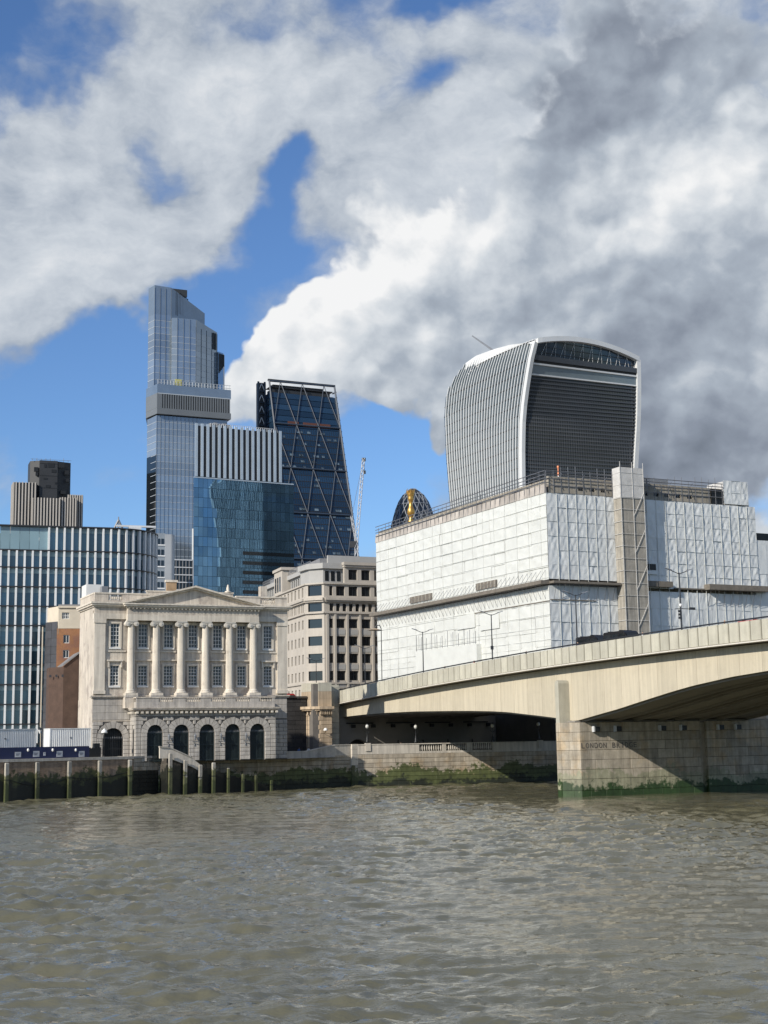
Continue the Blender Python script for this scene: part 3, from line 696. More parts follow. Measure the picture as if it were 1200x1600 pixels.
# jamb blocks beside the gate below the springing
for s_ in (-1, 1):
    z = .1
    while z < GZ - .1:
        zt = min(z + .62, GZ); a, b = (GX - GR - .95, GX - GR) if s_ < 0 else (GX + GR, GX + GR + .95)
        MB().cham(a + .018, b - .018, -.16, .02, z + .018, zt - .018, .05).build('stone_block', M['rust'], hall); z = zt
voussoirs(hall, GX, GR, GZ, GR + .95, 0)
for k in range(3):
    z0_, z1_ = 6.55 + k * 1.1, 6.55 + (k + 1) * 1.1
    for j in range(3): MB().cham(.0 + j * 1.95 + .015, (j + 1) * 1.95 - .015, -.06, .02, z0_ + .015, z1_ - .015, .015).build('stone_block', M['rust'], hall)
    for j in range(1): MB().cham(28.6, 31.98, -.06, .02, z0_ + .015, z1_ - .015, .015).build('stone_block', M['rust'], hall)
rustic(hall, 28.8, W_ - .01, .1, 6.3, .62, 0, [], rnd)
mb = MB().box(-.07, -.001, .02, DEP - .1, .0, 9.85); mb.build('side_podium', M['portland'], hall)
# iron gate
def iron_gate(parent, cx, r, zs, y, z0=0., m='iron', door=True):
    g_ = MB(); n_ = 11
    for k in range(n_):
        x = cx - r + 2 * r * (k + .5) / n_; top = zs + math.sqrt(max(r * r - (x - cx) ** 2, 0)) - .03
        g_.box(x - .028, x + .028, y, y + .05, z0, top)
    for z_ in (z0 + .12, (z0 + zs) * .55, zs - .15): g_.box(cx - r, cx + r, y - .02, y + .07, z_, z_ + .1)
    for x in (cx - r, cx + r - .1, cx - .05): g_.box(x, x + .1, y - .02, y + .07, z0, zs)
    o = g_.build('gate', M[m], parent)
    s_ = MB()
    for k in range(n_):
        x = cx - r + 2 * r * (k + .5) / n_; s_.add([(x - .06, y - .03, zs + .02), (x + .06, y - .03, zs + .02), (x, y - .03, zs + .34), (x - .06, y + .03, zs + .02), (x + .06, y + .03, zs + .02), (x, y + .03, zs + .34)], [(0, 1, 2), (5, 4, 3), (0, 2, 5, 3), (1, 4, 5, 2)])
    s_.build('spear_points', M['grey_metal'], o); return o
iron_gate(hall, GX, GR - .02, GZ, .3)
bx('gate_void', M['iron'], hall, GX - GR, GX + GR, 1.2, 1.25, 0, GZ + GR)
# bay
BY = -3.4; bx0, bx1 = 6.05, 28.7; ZS, AR = 4.45, 1.24; AC = [9.02, 13.22, 17.4, 21.6, 25.72]
mb = wall_grid(MB(), bx0, bx1, 0, 7.0, BY, BY + .8, [(c - AR, c + AR, 0, ZS + AR) for c in AC])
for c in AC: arch_fill(mb, c, AR, ZS, BY, BY + .8)
mb.build('bay_wall', M['joint'], hall)
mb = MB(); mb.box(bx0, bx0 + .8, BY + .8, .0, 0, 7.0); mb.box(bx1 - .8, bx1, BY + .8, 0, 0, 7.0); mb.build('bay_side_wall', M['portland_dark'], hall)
# small arched opening in the bay's side
mb = MB(); poly = [(-2.6, 0), (-1.5, 0)] + [(-2.05 + .55 * math.cos(a), 4.6 + .55 * math.sin(a)) for a in [math.pi * k / 8 for k in range(9)]]
mb.prismx(poly, bx0 - .03, bx0 + .1); mb.build('side_niche', M['iron'], hall)
z = .1
while z < 6.9:
    for a, b in ((BY + .0, BY + .75), (-1.35, -.05)): mb = MB(); mb.box(bx0 - .14, bx0 + .01, a + .018, b - .018, z + .018, min(z + .62, 6.95) - .018); mb.build('stone_block', M['rust'], hall)
    if z > 5.3: mb = MB(); mb.box(bx0 - .14, bx0 + .01, BY + .77, -1.36, z + .018, min(z + .62, 6.95) - .018); mb.build('stone_block', M['rust'], hall)
    z += .62
rustic(hall, bx0 - .13, bx1 + .1, .1, 6.95, .62, BY, [(c, AR + 1.0, ZS) for c in AC], rnd, 1.6, 2.4)
for c in AC:
    voussoirs(hall, c, AR, ZS, AR + 1.0, BY, 9)
    for s_ in (-1, 1):
        z = .1
        while z < ZS - .1:
            zt = min(z + .62, ZS); a, b = (c - AR - 1.0, c - AR) if s_ < 0 else (c + AR, c + AR + 1.0)
            lo_, hi_ = max(a, bx0 - .13), min(b, bx1 + .1)
            if s_ > 0 and c != AC[-1]: hi_ = min(hi_, c + 2.1)
            if s_ < 0 and c != AC[0]: lo_ = max(lo_, c - 2.1)
            MB().cham(lo_ + .018, hi_ - .018, BY - .16, BY + .02, z + .018, zt - .018, .05).build('stone_block', M['rust'], hall); z = zt
    iron_gate(hall, c, AR - .02, ZS - .0, BY + .35, m='gate_green')
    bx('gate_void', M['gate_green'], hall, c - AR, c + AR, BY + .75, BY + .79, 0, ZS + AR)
# wall lanterns between the arches
for a, b in zip(AC[:-1], AC[1:]):
    x = (a + b) / 2; l_ = MB(); l_.tube((x, BY - .1, 2.7), (x, BY - .55, 2.95), .05); l_.tube((x, BY - .55, 2.95), (x, BY - .55, 3.3), .06); l_.tube((x - .35, BY - .2, 3.05), (x + .35, BY - .2, 3.05), .05)
    l_.lathe([(.14, 3.3), (.24, 3.85), (.26, 3.9), (.1, 4.15), (.03, 4.4)], x, BY - .55, 6); l_.lathe([(.03, 2.3), (.1, 2.45), (.04, 2.7)], x, BY - .2, 6)
    l_.build('wall_lantern', M['grey_metal'], hall)
# modillion cornice and balcony
mb = MB(); mb.box(bx0 - .35, bx1 + .3, BY - .35, .0, 7.75, 7.95); mb.box(bx0 - .75, bx1 + .6, BY - .8, .0, 7.95, 8.15); mb.box(bx0 - .85, bx1 + .68, BY - .9, 0, 8.15, 8.3); mb.build('bay_cornice', M['portland'], hall)
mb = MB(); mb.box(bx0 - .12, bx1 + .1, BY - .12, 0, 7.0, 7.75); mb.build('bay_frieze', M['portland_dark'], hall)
for k in range(30): x = bx0 - .2 + k * (bx1 - bx0 + .1) / 29; bx('modillion', M['stone_light'], hall, x, x + .38, BY - .7, BY - .12, 7.42, 7.74)
for k in range(4): y_ = BY + .1 + k * .8; bx('modillion', M['stone_light'], hall, bx0 - .65, bx0 - .12, y_, y_ + .36, 7.42, 7.74)
mb = MB(); mb.box(bx0, bx1, BY, BY + .45, 8.3, 9.2); mb.box(bx0, bx0 + .45, BY + .45, 0, 8.3, 9.2); mb.box(bx1 - .45, bx1, BY + .45, 0, 8.3, 9.2); mb.build('balcony_plinth', M['portland_dark'], hall)
sec = [(9.6, 11.9), (13.9, 16.3), (18.0, 20.4), (22.1, 24.5), (26.0, 28.2)]; last = bx0
bm2 = MB().lathe([(.1, 0), (.07, .06), (.13, .2), (.11, .3), (.06, .48), (.1, .58)], 0, 0, 8).mesh('balcony_baluster', M['stone_light'], True)
for a, b in sec + [(bx1, bx1)]:
    if a - last > .05: bx('balcony_pier', M['portland_dark'], hall, last, a, BY, BY + .45, 9.202, 9.8)
    if b > a:
        for k in range(8): put(bm2, 'baluster', hall, (a + (b - a) * (k + .5) / 8, BY + .22, 9.21))
    last = b
mb = MB(); mb.box(bx0 - .08, bx1 + .08, BY - .08, BY + .53, 9.8, 9.98); mb.box(bx0 - .08, bx0 + .5, BY + .53, 0, 9.8, 9.98); mb.build('balcony_cap', M['portland'], hall)
for x in CX: bx('column_plinth', M['portland_dark'], hall, x - 1.0, x + 1.0, -1.75, -.41, 9.98, 10.26)
mb = MB(); mb.box(xl - .3, xr + .3, -1.7, -.001, 8.3, 9.97); mb.build('portico_base', M['portland'], hall)
# ------------------------------------------------------------------ the bridge
_o = at_Y(900, 1040, 190); BETA = R(24.3)
BR = Frame(_o.x, _o.y, 0, BETA - math.pi / 2)       # x runs towards the viewer, y across the deck, z up
def ztop(s): return 20.5 - .00021 * (s - 47) ** 2
_gs = [-90, -84, -75, -66, -54, -41.5, -34, -27, -22, -17.6, -13, -8.2, -5.5, -4.4, -2.9, 2, 7.2, 11, 15.5, 19, 23.2, 30.35, 36.9, 43, 49, 55, 61, 67.6, 74.8, 82, 90]
_gz = [11.95, 12.1, 12.32, 12.42, 12.4, 12.2, 12.05, 11.84, 11.6, 11.25, 10.9, 10.5, 10.15, 10.05, 10.06, 10.72, 11.4, 12.0, 12.68, 13.2, 13.75, 14.45, 14.85, 15.05, 15.12, 15.05, 14.85, 14.45, 13.75, 12.68, 11.4]
def zgird(s): return float(np.interp(s, _gs, _gz))
M['granite'] = mat('bridge_granite', (.47, .45, .37), .8, .12, .6, .2, 7, rnd=.12, streak=.12, fine=.1)
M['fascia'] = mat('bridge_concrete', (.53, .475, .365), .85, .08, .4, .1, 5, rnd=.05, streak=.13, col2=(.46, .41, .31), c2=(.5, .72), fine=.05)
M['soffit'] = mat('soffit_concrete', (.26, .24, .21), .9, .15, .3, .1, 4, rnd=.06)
M['rail'] = mat('handrail_steel', (.05, .052, .06), .35, .1, 1., metal=.6)
M['pale_edge'] = mat('edge_strip', (.66, .62, .55), .7, .08, 1.)
bridge = fthing('road_bridge', 'long pale concrete road bridge crossing the river on stone piers', 'bridge', BR)
S0, S1, BW = -88., 82., 32.
# deck slab, pavements
ss = [S0 + (S1 - S0) * k / 60 for k in range(61)]
def strip(name, m, y0, y1, zt, zb, a=S0, b=S1, n_=60):
    mb = MB(); st_ = [a + (b - a) * k / n_ for k in range(n_ + 1)]; vs = []
    for s_ in st_: vs += [(s_, y0, zb(s_)), (s_, y1, zb(s_)), (s_, y1, zt(s_)), (s_, y0, zt(s_))]
    fs = []
    for k in range(n_):
        p, q_ = 4 * k, 4 * k + 4
        for i in range(4): j = (i + 1) % 4; fs.append((p + i, p + j, q_ + j, q_ + i)[::-1])
    fs += [(0, 1, 2, 3), (4 * n_ + 3, 4 * n_ + 2, 4 * n_ + 1, 4 * n_)]
    mb.add(vs, fs); return mb.build(name, m, bridge)
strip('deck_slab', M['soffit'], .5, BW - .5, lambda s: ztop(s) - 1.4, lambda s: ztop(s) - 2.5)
strip('roadway', M['tarmac'], 6, BW - 6, lambda s: ztop(s) - 1.36, lambda s: ztop(s) - 1.399)
strip('pavement', M['paving'], .5, 6, lambda s: ztop(s) - 1.22, lambda s: ztop(s) - 1.399)
strip('pavement', M['paving'], BW - 6, BW - .5, lambda s: ztop(s) - 1.22, lambda s: ztop(s) - 1.399)
for i, (y0, y1) in enumerate(((1.95, 8.0), (10.2, 15.2), (17.0, 22.0), (24.2, 30.2))):
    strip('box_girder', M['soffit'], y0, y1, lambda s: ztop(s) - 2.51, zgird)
    for yy in (y0 + .35, y1 - .65): strip('soffit_rib', M['soffit'], yy, yy + .3, zgird, lambda s: zgird(s) - .28)
k = 0; s = S0 + 2
while s < S1 - 6:      # cross diaphragms between the girders
    for y0, y1 in ((8.02, 10.18), (15.22, 16.98), (22.02, 24.18)):
        if k % 2 == 0: bx('diaphragm', M['soffit'], bridge, s, s + .5, y0, y1, zgird(s) + .6, ztop(s) - 2.52)
    s += 6.5; k += 1
# fascia panels of the outer girder
s = S0; rr = random.Random(4)
while s < S1 - .1:
    s2 = min(s + 4.0, S1); n_ = 3; mb = MB(); vs = []
    for k in range(n_ + 1):
        t = s + .022 + (s2 - s - .044) * k / n_
        vs += [(t, 1.7, zgird(t) - .02), (t, 1.944, zgird(t) - .02), (t, 1.944, ztop(t) - 2.62), (t, 1.7, ztop(t) - 2.62)]
    fs = []
    for k in range(n_):
        p, q_ = 4 * k, 4 * k + 4
        for i in range(4): j = (i + 1) % 4; fs.append((p + i, p + j, q_ + j, q_ + i)[::-1])
    fs += [(0, 1, 2, 3), (4 * n_ + 3, 4 * n_ + 2, 4 * n_ + 1, 4 * n_)]
    mb.add(vs, fs); mb.build('fascia_panel', M['fascia'], bridge); s = s2
strip('fascia_backing', M['joint'], 1.945, 1.949, lambda s: ztop(s) - 2.7, lambda s: zgird(s) + .03)
# parapet: granite panels with dark open joints, edge strip, steel rail
s = -83.5; PIT = 1.9
while s < S1 - 1:
    s2 = s + PIT
    mb = MB(); a, b = s + .13, s2 - .13; c = .06
    z0a, z0b, z1a, z1b = ztop(a) - 2.36, ztop(b) - 2.36, ztop(a) - .1, ztop(b) - .1
    mb.add([(a, .16, z0a), (b, .16, z0b), (b, .16, z1b), (a, .16, z1a), (a + c, .06, z0a + c), (b - c, .06, z0b + c), (b - c, .06, z1b - c), (a + c, .06, z1a - c), (a, .4, z0a), (b, .4, z0b), (b, .4, z1b), (a, .4, z1a)],
           [(4, 5, 6, 7), (0, 1, 5, 4), (1, 2, 6, 5), (2, 3, 7, 6), (3, 0, 4, 7), (1, 0, 8, 9), (2, 1, 9, 10), (3, 2, 10, 11), (0, 3, 11, 8), (9, 8, 11, 10)])
    mb.build('parapet_panel', M['granite'], bridge)
    mb = MB(); mb.add([(a - .1, -.02, z0a - .16), (b + .1, -.02, z0b - .16), (b + .1, -.02, z0b - .02), (a - .1, -.02, z0a - .02), (a - .1, .5, z0a - .16), (b + .1, .5, z0b - .16), (b + .1, .5, z0b - .02), (a - .1, .5, z0a - .02)],
           [(0, 1, 2, 3), (5, 4, 7, 6), (1, 0, 4, 5), (3, 2, 6, 7), (0, 3, 7, 4), (2, 1, 5, 6)])
    mb.build('edge_strip', M['pale_edge'], bridge); s = s2
strip('parapet_backing', M['iron'], .401, .49, lambda s: ztop(s) - .12, lambda s: ztop(s) - 2.4, -83.5, S1 - 1)
strip('handrail', M['rail'], .1, .42, lambda s: ztop(s) + .16, lambda s: ztop(s) + .02, -83.5, S1 - 1)
strip('far_parapet', M['granite'], BW - .45, BW - .1, lambda s: ztop(s) - .1, lambda s: ztop(s) - 2.4, -83.5, S1 - 1)
strip('far_fascia', M['fascia'], BW - 1.95, BW - 1.7, lambda s: ztop(s) - 2.6, zgird)
# fin on the pier centreline rising up the fascia
mb = MB(); poly = [(-5.62, 9.0), (-4.7, 9.0), (-4.7, 15.1), (-4.85, 15.4), (-5.16, 15.52), (-5.47, 15.4), (-5.62, 15.1)]
mb.prism(poly, .0, 1.72); mb.build('pier_fin', M['granite'], bridge)

# ------------------------------------------------------------------ river pier
p_ = BR.o + BR.ex * -2.2; PF = Frame(p_.x, p_.y, 0, BETA)       # x across the deck, y away
pier = fthing('bridge_pier', 'granite bridge pier with the carved words LONDON BRIDGE and green weed at the waterline', 'bridge pier', PF)
lev = [-1.0, .78, 2.28, 3.55, 4.82, 6.1, 7.3, 8.5, 9.8]
def pier_block(x0, x1, nose, rr):
    # core a little behind the stones
    if nose: poly = [(.1, 2.35), (1.7, .1), (x1 - .1, .1), (x1 - .1, 5.7), (1.7, 5.7), (.1, 3.45)]
    else: poly = [(x0 + .1, .1), (x1 - .1, .1), (x1 - .1, 5.7), (x0 + .1, 5.7)]
    MB().prismz(poly, -2, 9.7).build('core', M['joint_wet'], pier)
    for r_ in range(len(lev) - 1):
        z0, z1 = lev[r_] + .02, lev[r_ + 1] - .02
        xa = 1.62 if nose else x0; x = xa - (0 if r_ % 2 else 1.1)
        while x < x1 - .05:
            x2 = x + rr.uniform(2.2, 3.6); a, b = max(x, xa), min(x2, x1)
            if x1 - b < .6: b = x1; x2 = x1
            if b - a > .1: MB().cham(a + .012, b - .012, rr.uniform(-.015, .015), .45, z0, z1, .025).build('stone', M['pier_stone'], pier)
            x = x2
        if nose:
            # splayed nose stones
            for (pa, pb) in (((0.0, 2.3), (1.6, 0.0)),):
                pa, pb = Vector(pa), Vector(pb); d_ = (pb - pa); nn = Vector((d_.y, -d_.x)).normalized() * -1
                cut = .45 if r_ % 2 else .6
                for t0, t1 in ((0, cut), (cut, 1)):
                    A = pa + d_ * t0 + d_.normalized() * .012; B = pa + d_ * t1 - d_.normalized() * .012; nin = Vector((-nn.x, -nn.y)) * -.3
                    inn = Vector((.55, .45))
                    MB().prismz([A, B, B + inn * .6, A + inn * .6], z0, z1).build('stone', M['pier_stone'], pier)
            MB().box(-.02, .5, 2.33, 3.47, z0, z1).build('stone', M['pier_stone'], pier)
            MB().prismz([(1.6, 5.8), (0, 3.5), (.5, 3.5), (1.6, 5.2)], z0, z1).build('stone', M['pier_stone'], pier)
    bx('back_face', M['pier_stone'], pier, (1.6 if nose else x0), x1, 5.71, 5.8, -2, 9.78)
rr = random.Random(8)
pier_block(0, 21.3, True, rr); pier_block(22.3, 34.5, False, rr)
bx('recess', M['pier_stone'], pier, 21.2, 22.4, .55, 5, -2, 9.6)
bx('bearing_shelf', M['soffit'], pier, 1.2, 34.3, .5, 5.4, 9.81, 10.0)
for x in (3.7, 7.15, 14.4, 17.85, 24.2, 27.2):
    f_ = bx('floodlight', M['iron'], pier, x, x + .75, -.55, -.1, 8.55, 9.2); bx('bracket', M['offwhite'], pier, x - .22, x - .02, -.5, -.02, 8.5, 9.3)
def carve(txt, x0, x1, z, hgt, parent, m):
    cu = bpy.data.curves.new('lettering', 'FONT'); cu.body = txt; cu.size = 1; cu.extrude = .01; cu.space_character = 1.25; cu.space_word = 1.3; cu.resolution_u = 3
    o = bpy.data.objects.new('lettering', cu); COL.objects.link(o); bpy.context.view_layer.update()
    me = bpy.data.meshes.new_from_object(o.evaluated_get(bpy.context.evaluated_depsgraph_get())); bpy.data.objects.remove(o)
    co = [v.co for v in me.vertices]; ax, bx_, az, bz = min(c.x for c in co), max(c.x for c in co), min(c.y for c in co), max(c.y for c in co)
    for v in me.vertices: v.co = ((v.co.x - ax) / (bx_ - ax) * (x1 - x0) + x0, v.co.z, (v.co.y - az) / (bz - az) * hgt + z)
    me.materials.clear(); me.materials.append(m); me.name = 'lettering'
    return me
M['carve'] = mat('carved_shadow', (.11, .10, .09), .9, .1, 1.)
for i, ch_ in enumerate('LONDON BRIDGE'):
    if ch_ == ' ': continue
    x_ = 1.72 + i * .69 + (.05 if i > 6 else 0); w_ = .14 if ch_ == 'I' else .5
    put(carve(ch_, x_ + (.18 if ch_ == 'I' else 0), x_ + (.18 if ch_ == 'I' else 0) + w_, 6.36, .7, pier, M['carve']), 'carved_letter', pier, (0, -.035, 0))

# ------------------------------------------------------------------ north abutment under the deck
p_ = BR.o + BR.ex * -86; AB = Frame(p_.x, p_.y, 0, BETA)
ab = fthing('bridge_abutment', 'stone abutment wall in shadow under the bridge with low arched openings', 'abutment', AB)
ua, ub = AB.u(544, 1160), AB.u(575, 1160); uc, ud = AB.u(822, 1160), AB.u(838, 1160)
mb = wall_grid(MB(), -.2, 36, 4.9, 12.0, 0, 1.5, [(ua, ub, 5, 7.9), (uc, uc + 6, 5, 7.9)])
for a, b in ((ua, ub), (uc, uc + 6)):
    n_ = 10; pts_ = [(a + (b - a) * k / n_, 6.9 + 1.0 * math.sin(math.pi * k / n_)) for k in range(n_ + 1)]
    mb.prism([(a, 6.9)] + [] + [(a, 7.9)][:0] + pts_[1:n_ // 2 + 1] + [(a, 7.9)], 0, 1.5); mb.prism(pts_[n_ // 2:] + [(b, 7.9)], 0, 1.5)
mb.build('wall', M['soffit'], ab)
for z in (6.2, 7.9, 9.4, 10.8): bx('course', M['soffit'], ab, -.2, 36, -.05, 0, z, z + .1)
bx('void', M['iron'], ab, -.2, 36, 2.2, 2.3, 4.9, 11.9)
for k in range(8):
    x = 3.6 + k * 4.1; bx('floodlight', M['iron'], ab, x, x + .7, -.7, -.1, 10.0, 10.6)
for k in range(4):
    x = 2.6 + k * 8.2; bx('cable_tray', M['iron'], ab, x, x + 5.4, -.4, -.1, 10.75, 10.95)
for k in range(4): put(MB().tube((0, 0, 0), (0, 0, 2.6), .1).mesh('pipe', M['iron']), 'drain_pipe', ab, (13.2 + k * 5.3, -.25, 5))
pp = fthing('abutment_pillar', 'tall pale stone pillar at the end of the bridge parapet', 'pillar', AB)
ux0, ux1 = AB.u(517.5, 1120, -1.6), AB.u(530, 1120, -1.6)
for k in range(9): z = 5 + k * 1.0; MB().cham(ux0 + .01, ux1 - .01, -1.6, 1.2, z + .015, z + 1 - .015, .03).build('stone', M['granite'], pp)
bx('cap', M['granite'], pp, ux0 - .25, ux1 + .1, -1.75, 1.2, 14.0, 17.6); bx('cap_top', M['granite'], pp, ux0 - .15, ux1, -1.6, 1.1, 17.6, 18.0)
# turret of the old approach and the dark archway beside it
_o = at_Y(487, 1165, 262); TF = Frame(_o.x, _o.y, 0, R(24))
M['sandstone'] = mat('warm_stone', (.47, .37, .26), .85, .16, .5, .3, 5, rnd=.12, streak=.3, col2=(.3, .25, .2), c2=(.5, .72))
tr = fthing('stone_turret', 'weathered stone turret with heavy cornice where the bridge meets the bank', 'turret', TF)
bx('core', M['joint'], tr, .3, 3.95, .15, 6.0, 4.9, 13.4); bx('upper_core', M['joint'], tr, .5, 4.1, .3, 6, 13.9, 18.1)
rr = random.Random(13); z = 5.0; row = 0
while z < 13.0:
    h_ = .8; c_ = (1.75 if row % 2 else 1.55)
    MB().cham(c_, 4.05, -.0, .4, z + .02, z + h_ - .02, .05).build('stone', M['sandstone'], tr)
    mb = MB(); mb.prismz([(.1, 2.2), (c_ - .03, .02), (c_ - .03, .5), (.5, 2.4)], z + .02, z + h_ - .02); mb.build('stone', M['sandstone'], tr)
    mb = MB(); mb.box(.08, .5, 2.42, 6.2, z + .02, z + h_ - .02); mb.build('stone', M['sandstone'], tr)
    z += h_; row += 1
mb = MB(); mb.prismz([(-1.1, 1.6), (1.3, -.75), (4.2, -.75), (4.2, 6.5), (-1.1, 6.5)], 13.45, 13.95); mb.prismz([(-.8, 1.7), (1.4, -.5), (4.15, -.5), (4.15, 6.4), (-.8, 6.4)], 13.2, 13.449); mb.build('cornice', M['sandstone'], tr)
for k in range(6): bx('corbel', M['sandstone'], tr, 1.6 + k * .42, 1.82 + k * .42, -.42, -.002, 12.5, 13.19)
for k in range(4): MB().box(-.12, .12, -.4, .1, 12.5, 13.19).build('corbel', M['sandstone'], tr, (.15 + k * .4, 1.95 - k * .5, 0), (0, 0, R(-45)))
for z0, z1 in ((13.97, 15.3), (15.32, 16.7), (16.72, 18.3)): MB().prismz([(.35, 1.6), (1.5, .25), (4.1, .25), (4.1, 6.1), (.35, 6.1)], z0, z1).build('stone', M['sandstone'] if z0 < 16 else M['granite'], tr)
lm = MB(); lm.tube((2.4, -.1, 9.0), (2.4, -.9, 9.3), .05); lm.tube((2.4, -.9, 9.3), (2.4, -.9, 9.7), .05); lm.build('lamp_bracket', M['iron'], tr)
MB().lathe([(.42, 9.55), (.42, 9.62), (.3, 9.9), (.1, 10.05)], 2.4, -.9, 12).build('lamp_dome', M['white'], tr, smooth=True)
ar = fthing('approach_wall', 'masonry wall and archway coloured black for shade between the hall and the turret', 'wall', TF)
M['arch_shade'] = mat('arch_shade_stone', (.035, .033, .032), .9, .25, .6, .4, 5, rnd=.2)  # near-black colour stands for the shade under the old arch
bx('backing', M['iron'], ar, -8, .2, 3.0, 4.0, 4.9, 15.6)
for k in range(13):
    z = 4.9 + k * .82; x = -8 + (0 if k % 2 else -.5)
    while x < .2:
        x2 = min(x + 1.5, .2); MB().cham(max(x, -8) + .02, x2 - .02, 2.9, 3.1, z + .02, z + .8, .04).build('stone', M['arch_shade'], ar); x = x2
MB().box(-8, .2, 2.6, 3.2, 15.62, 15.9).build('coping', M['arch_shade'], ar)

# ------------------------------------------------------------------ lamp standards on the bridge
def deck(s, y): q = BR.o + BR.ex * s + BR.ey * y; return Vector((q.x, q.y, ztop(s) - 1.22))
def make_lamp():
    t = thing('bridge_lamp', '', 'street lamp'); mb = MB(); mb.tube((0, 0, 0), (0, 0, 8.6), .11, 8, .075); mb.build('post', M['dark'], t)
    MB().lathe([(.2, 0), (.2, .9), (.14, 1.1)], 0, 0, 8).build('base', M['dark'], t)
    for s_ in (-1, 1):
        a = MB(); a.path([(0, 0, 8.45), (s_ * .5, 0, 8.6), (s_ * 1.2, 0, 8.85)], .05); arm = a.build('arm', M['dark'], t)
        h_ = MB(); h_.add([(s_ * 1.1, -.14, 8.82), (s_ * 2.05, -.1, 9.08), (s_ * 2.05, .1, 9.08), (s_ * 1.1, .14, 8.82), (s_ * 1.1, -.1, 8.95), (s_ * 2.0, -.06, 9.16), (s_ * 2.0, .06, 9.16), (s_ * 1.1, .1, 8.95)],
              [(0, 1, 2, 3), (4, 7, 6, 5), (0, 4, 5, 1), (1, 5, 6, 2), (2, 6, 7, 3), (3, 7, 4, 0)]); h_.build('lamp_head', M['grey_metal'], t)
    return t
lamp0 = make_lamp(); first = True
labs = {-78.7: 'twin-arm street lamp on the bridge before the right half of the beige office', -54.0: 'twin-arm street lamp on the bridge before the left end of the white sheeting',
        -29.6: 'twin-arm street lamp on the bridge below the right-hand dark slot in the sheeting', -5.1: 'twin-arm street lamp on the bridge above the river pier', 19.0: 'twin-arm street lamp carrying a signal arm, nearest on the bridge',
        -103.3: 'twin-arm street lamp at the far bridge end, before the beige office corner'}
for s in (-54.0, -103.3, -78.7, -29.6, -5.1, 19.0):
    o = lamp0 if first else copy_tree(lamp0); first = False
    q = BR.o + BR.ex * s + BR.ey * 3.5; o.location = (q.x, q.y, (ztop(s) if s > -90 else 16.2) - 1.22); o.rotation_euler = (0, 0, BETA)
    o['label'] = labs[s]; o['group'] = 'twin-arm lamps along the bridge'
    if s == 19.0:
        a = MB(); a.path([(-.9, 0, 4.1), (0, 0, 4.15), (1.6, 0, 4.15)], .05); a.build('signal_arm', M['dark'], o)
        MB().box(1.3, 2.1, -.1, .1, 4.05, 4.35).build('signal_box', M['dark'], o); MB().lathe([(.0, 4.35), (.17, 4.45), (.2, 4.6), (.14, 4.75), (0, 4.8)], 0, 0, 8, False).build('camera_globe', M['white'], o, smooth=True)
        for z_ in (2.9, 3.3, 3.7): MB().box(-.35, -.05, -.12, .12, z_, z_ + .28).build('traffic_light', M['dark'], o)
    if s == -29.6: MB().box(-.18, .18, -.15, .15, 3.2, 3.75).build('control_box', M['dark'], o)
# ------------------------------------------------------------------ building wrapped in scaffold sheeting
_c = at_Y(858, 912, 245)
RF = Frame(_c.x, _c.y, 0, R(26)); LF = Frame(_c.x, _c.y, 0, R(-64))       # right face runs right of the corner, left face ends at it
def sheet_mat(name, col, bump, sc, tone=.9):
    m = bpy.data.materials.new(name); m.use_nodes = True; T = NT(m.node_tree); b = T.n['Principled BSDF']
    pos = T.add('ShaderNodeNewGeometry').outputs['Position']
    oi = T.add('ShaderNodeObjectInfo').outputs['Random']
    n = T.noise(T.vmath('ADD', pos, T.scale(oi, 31.7)), .45, 5, .6)
    k = T.math('MULTIPLY', T.lin(n, .3, .7, .93, 1.04), T.lin(oi, 0, 1, tone, 1.03))
    T.put(b.inputs['Base Color'], T.mix(1.0, rgb(col), T.comb(k, k, k), 'MULTIPLY')); b.inputs['Roughness'].default_value = .38
    bn = T.add('ShaderNodeBump'); bn.inputs['Strength'].default_value = bump; bn.inputs['Distance'].default_value = .35
    wv = T.noise(T.vmath('MULTIPLY', T.vmath('ADD', pos, T.scale(oi, 17.3)), (1, 1, .45)), sc, 3, .55, 1.2)
    rid = T.math('ABSOLUTE', T.math('SUBTRACT', wv, .5)); T.put(bn.inputs['Height'], T.math('SUBTRACT', 1, T.math('POWER', rid, .6))); T.put(b.inputs['Normal'], bn.outputs[0])
    return m
M['sheet_l'] = sheet_mat('white_sheeting', (.66, .67, .635), .2, .5, .965)
M['sheet_r'] = sheet_mat('crumpled_sheeting', (.68, .70, .70), .38, .22, .92)
M['base_dark'] = mat('base_stone', (.07, .068, .062), .9, .2, .5)
M['netting'] = mat('debris_netting', (.34, .315, .27), .85, .2, .9, .5, 3, streak=.3)
M['netting_light'] = mat('pale_netting', (.55, .54, .52), .8, .15, .9, .5, 3)
M['tube'] = mat('scaffold_tube', (.22, .22, .23), .4, .15, 2., metal=.5)
M['board'] = mat('scaffold_board', (.17, .15, .125), .9, .25, 1.5)
M['attic'] = mat('attic_stone', (.35, .32, .27), .85, .18, .5, .3, 4, streak=.3)
wb = fthing('sheeted_building', 'large building under repair wrapped in white scaffold sheeting beyond the bridge', 'building', RF)
KW = 1.075; wb.scale = (KW, KW, KW); wb.location = CAM + (RF.o - CAM) * KW; wb.location.z = H - H * KW
LL = 69.0; RL = 46.4; ZT = 50.0; ZF = 34.2
bx('core', M['attic'], wb, 1.6, RL, 1.6, LL, 4.9, ZT + 1.5)
def local_left(u_): return (0, -u_)      # left face point at u (negative, away from the corner) in the right face's frame: x=0, y=-u
random.seed(17)
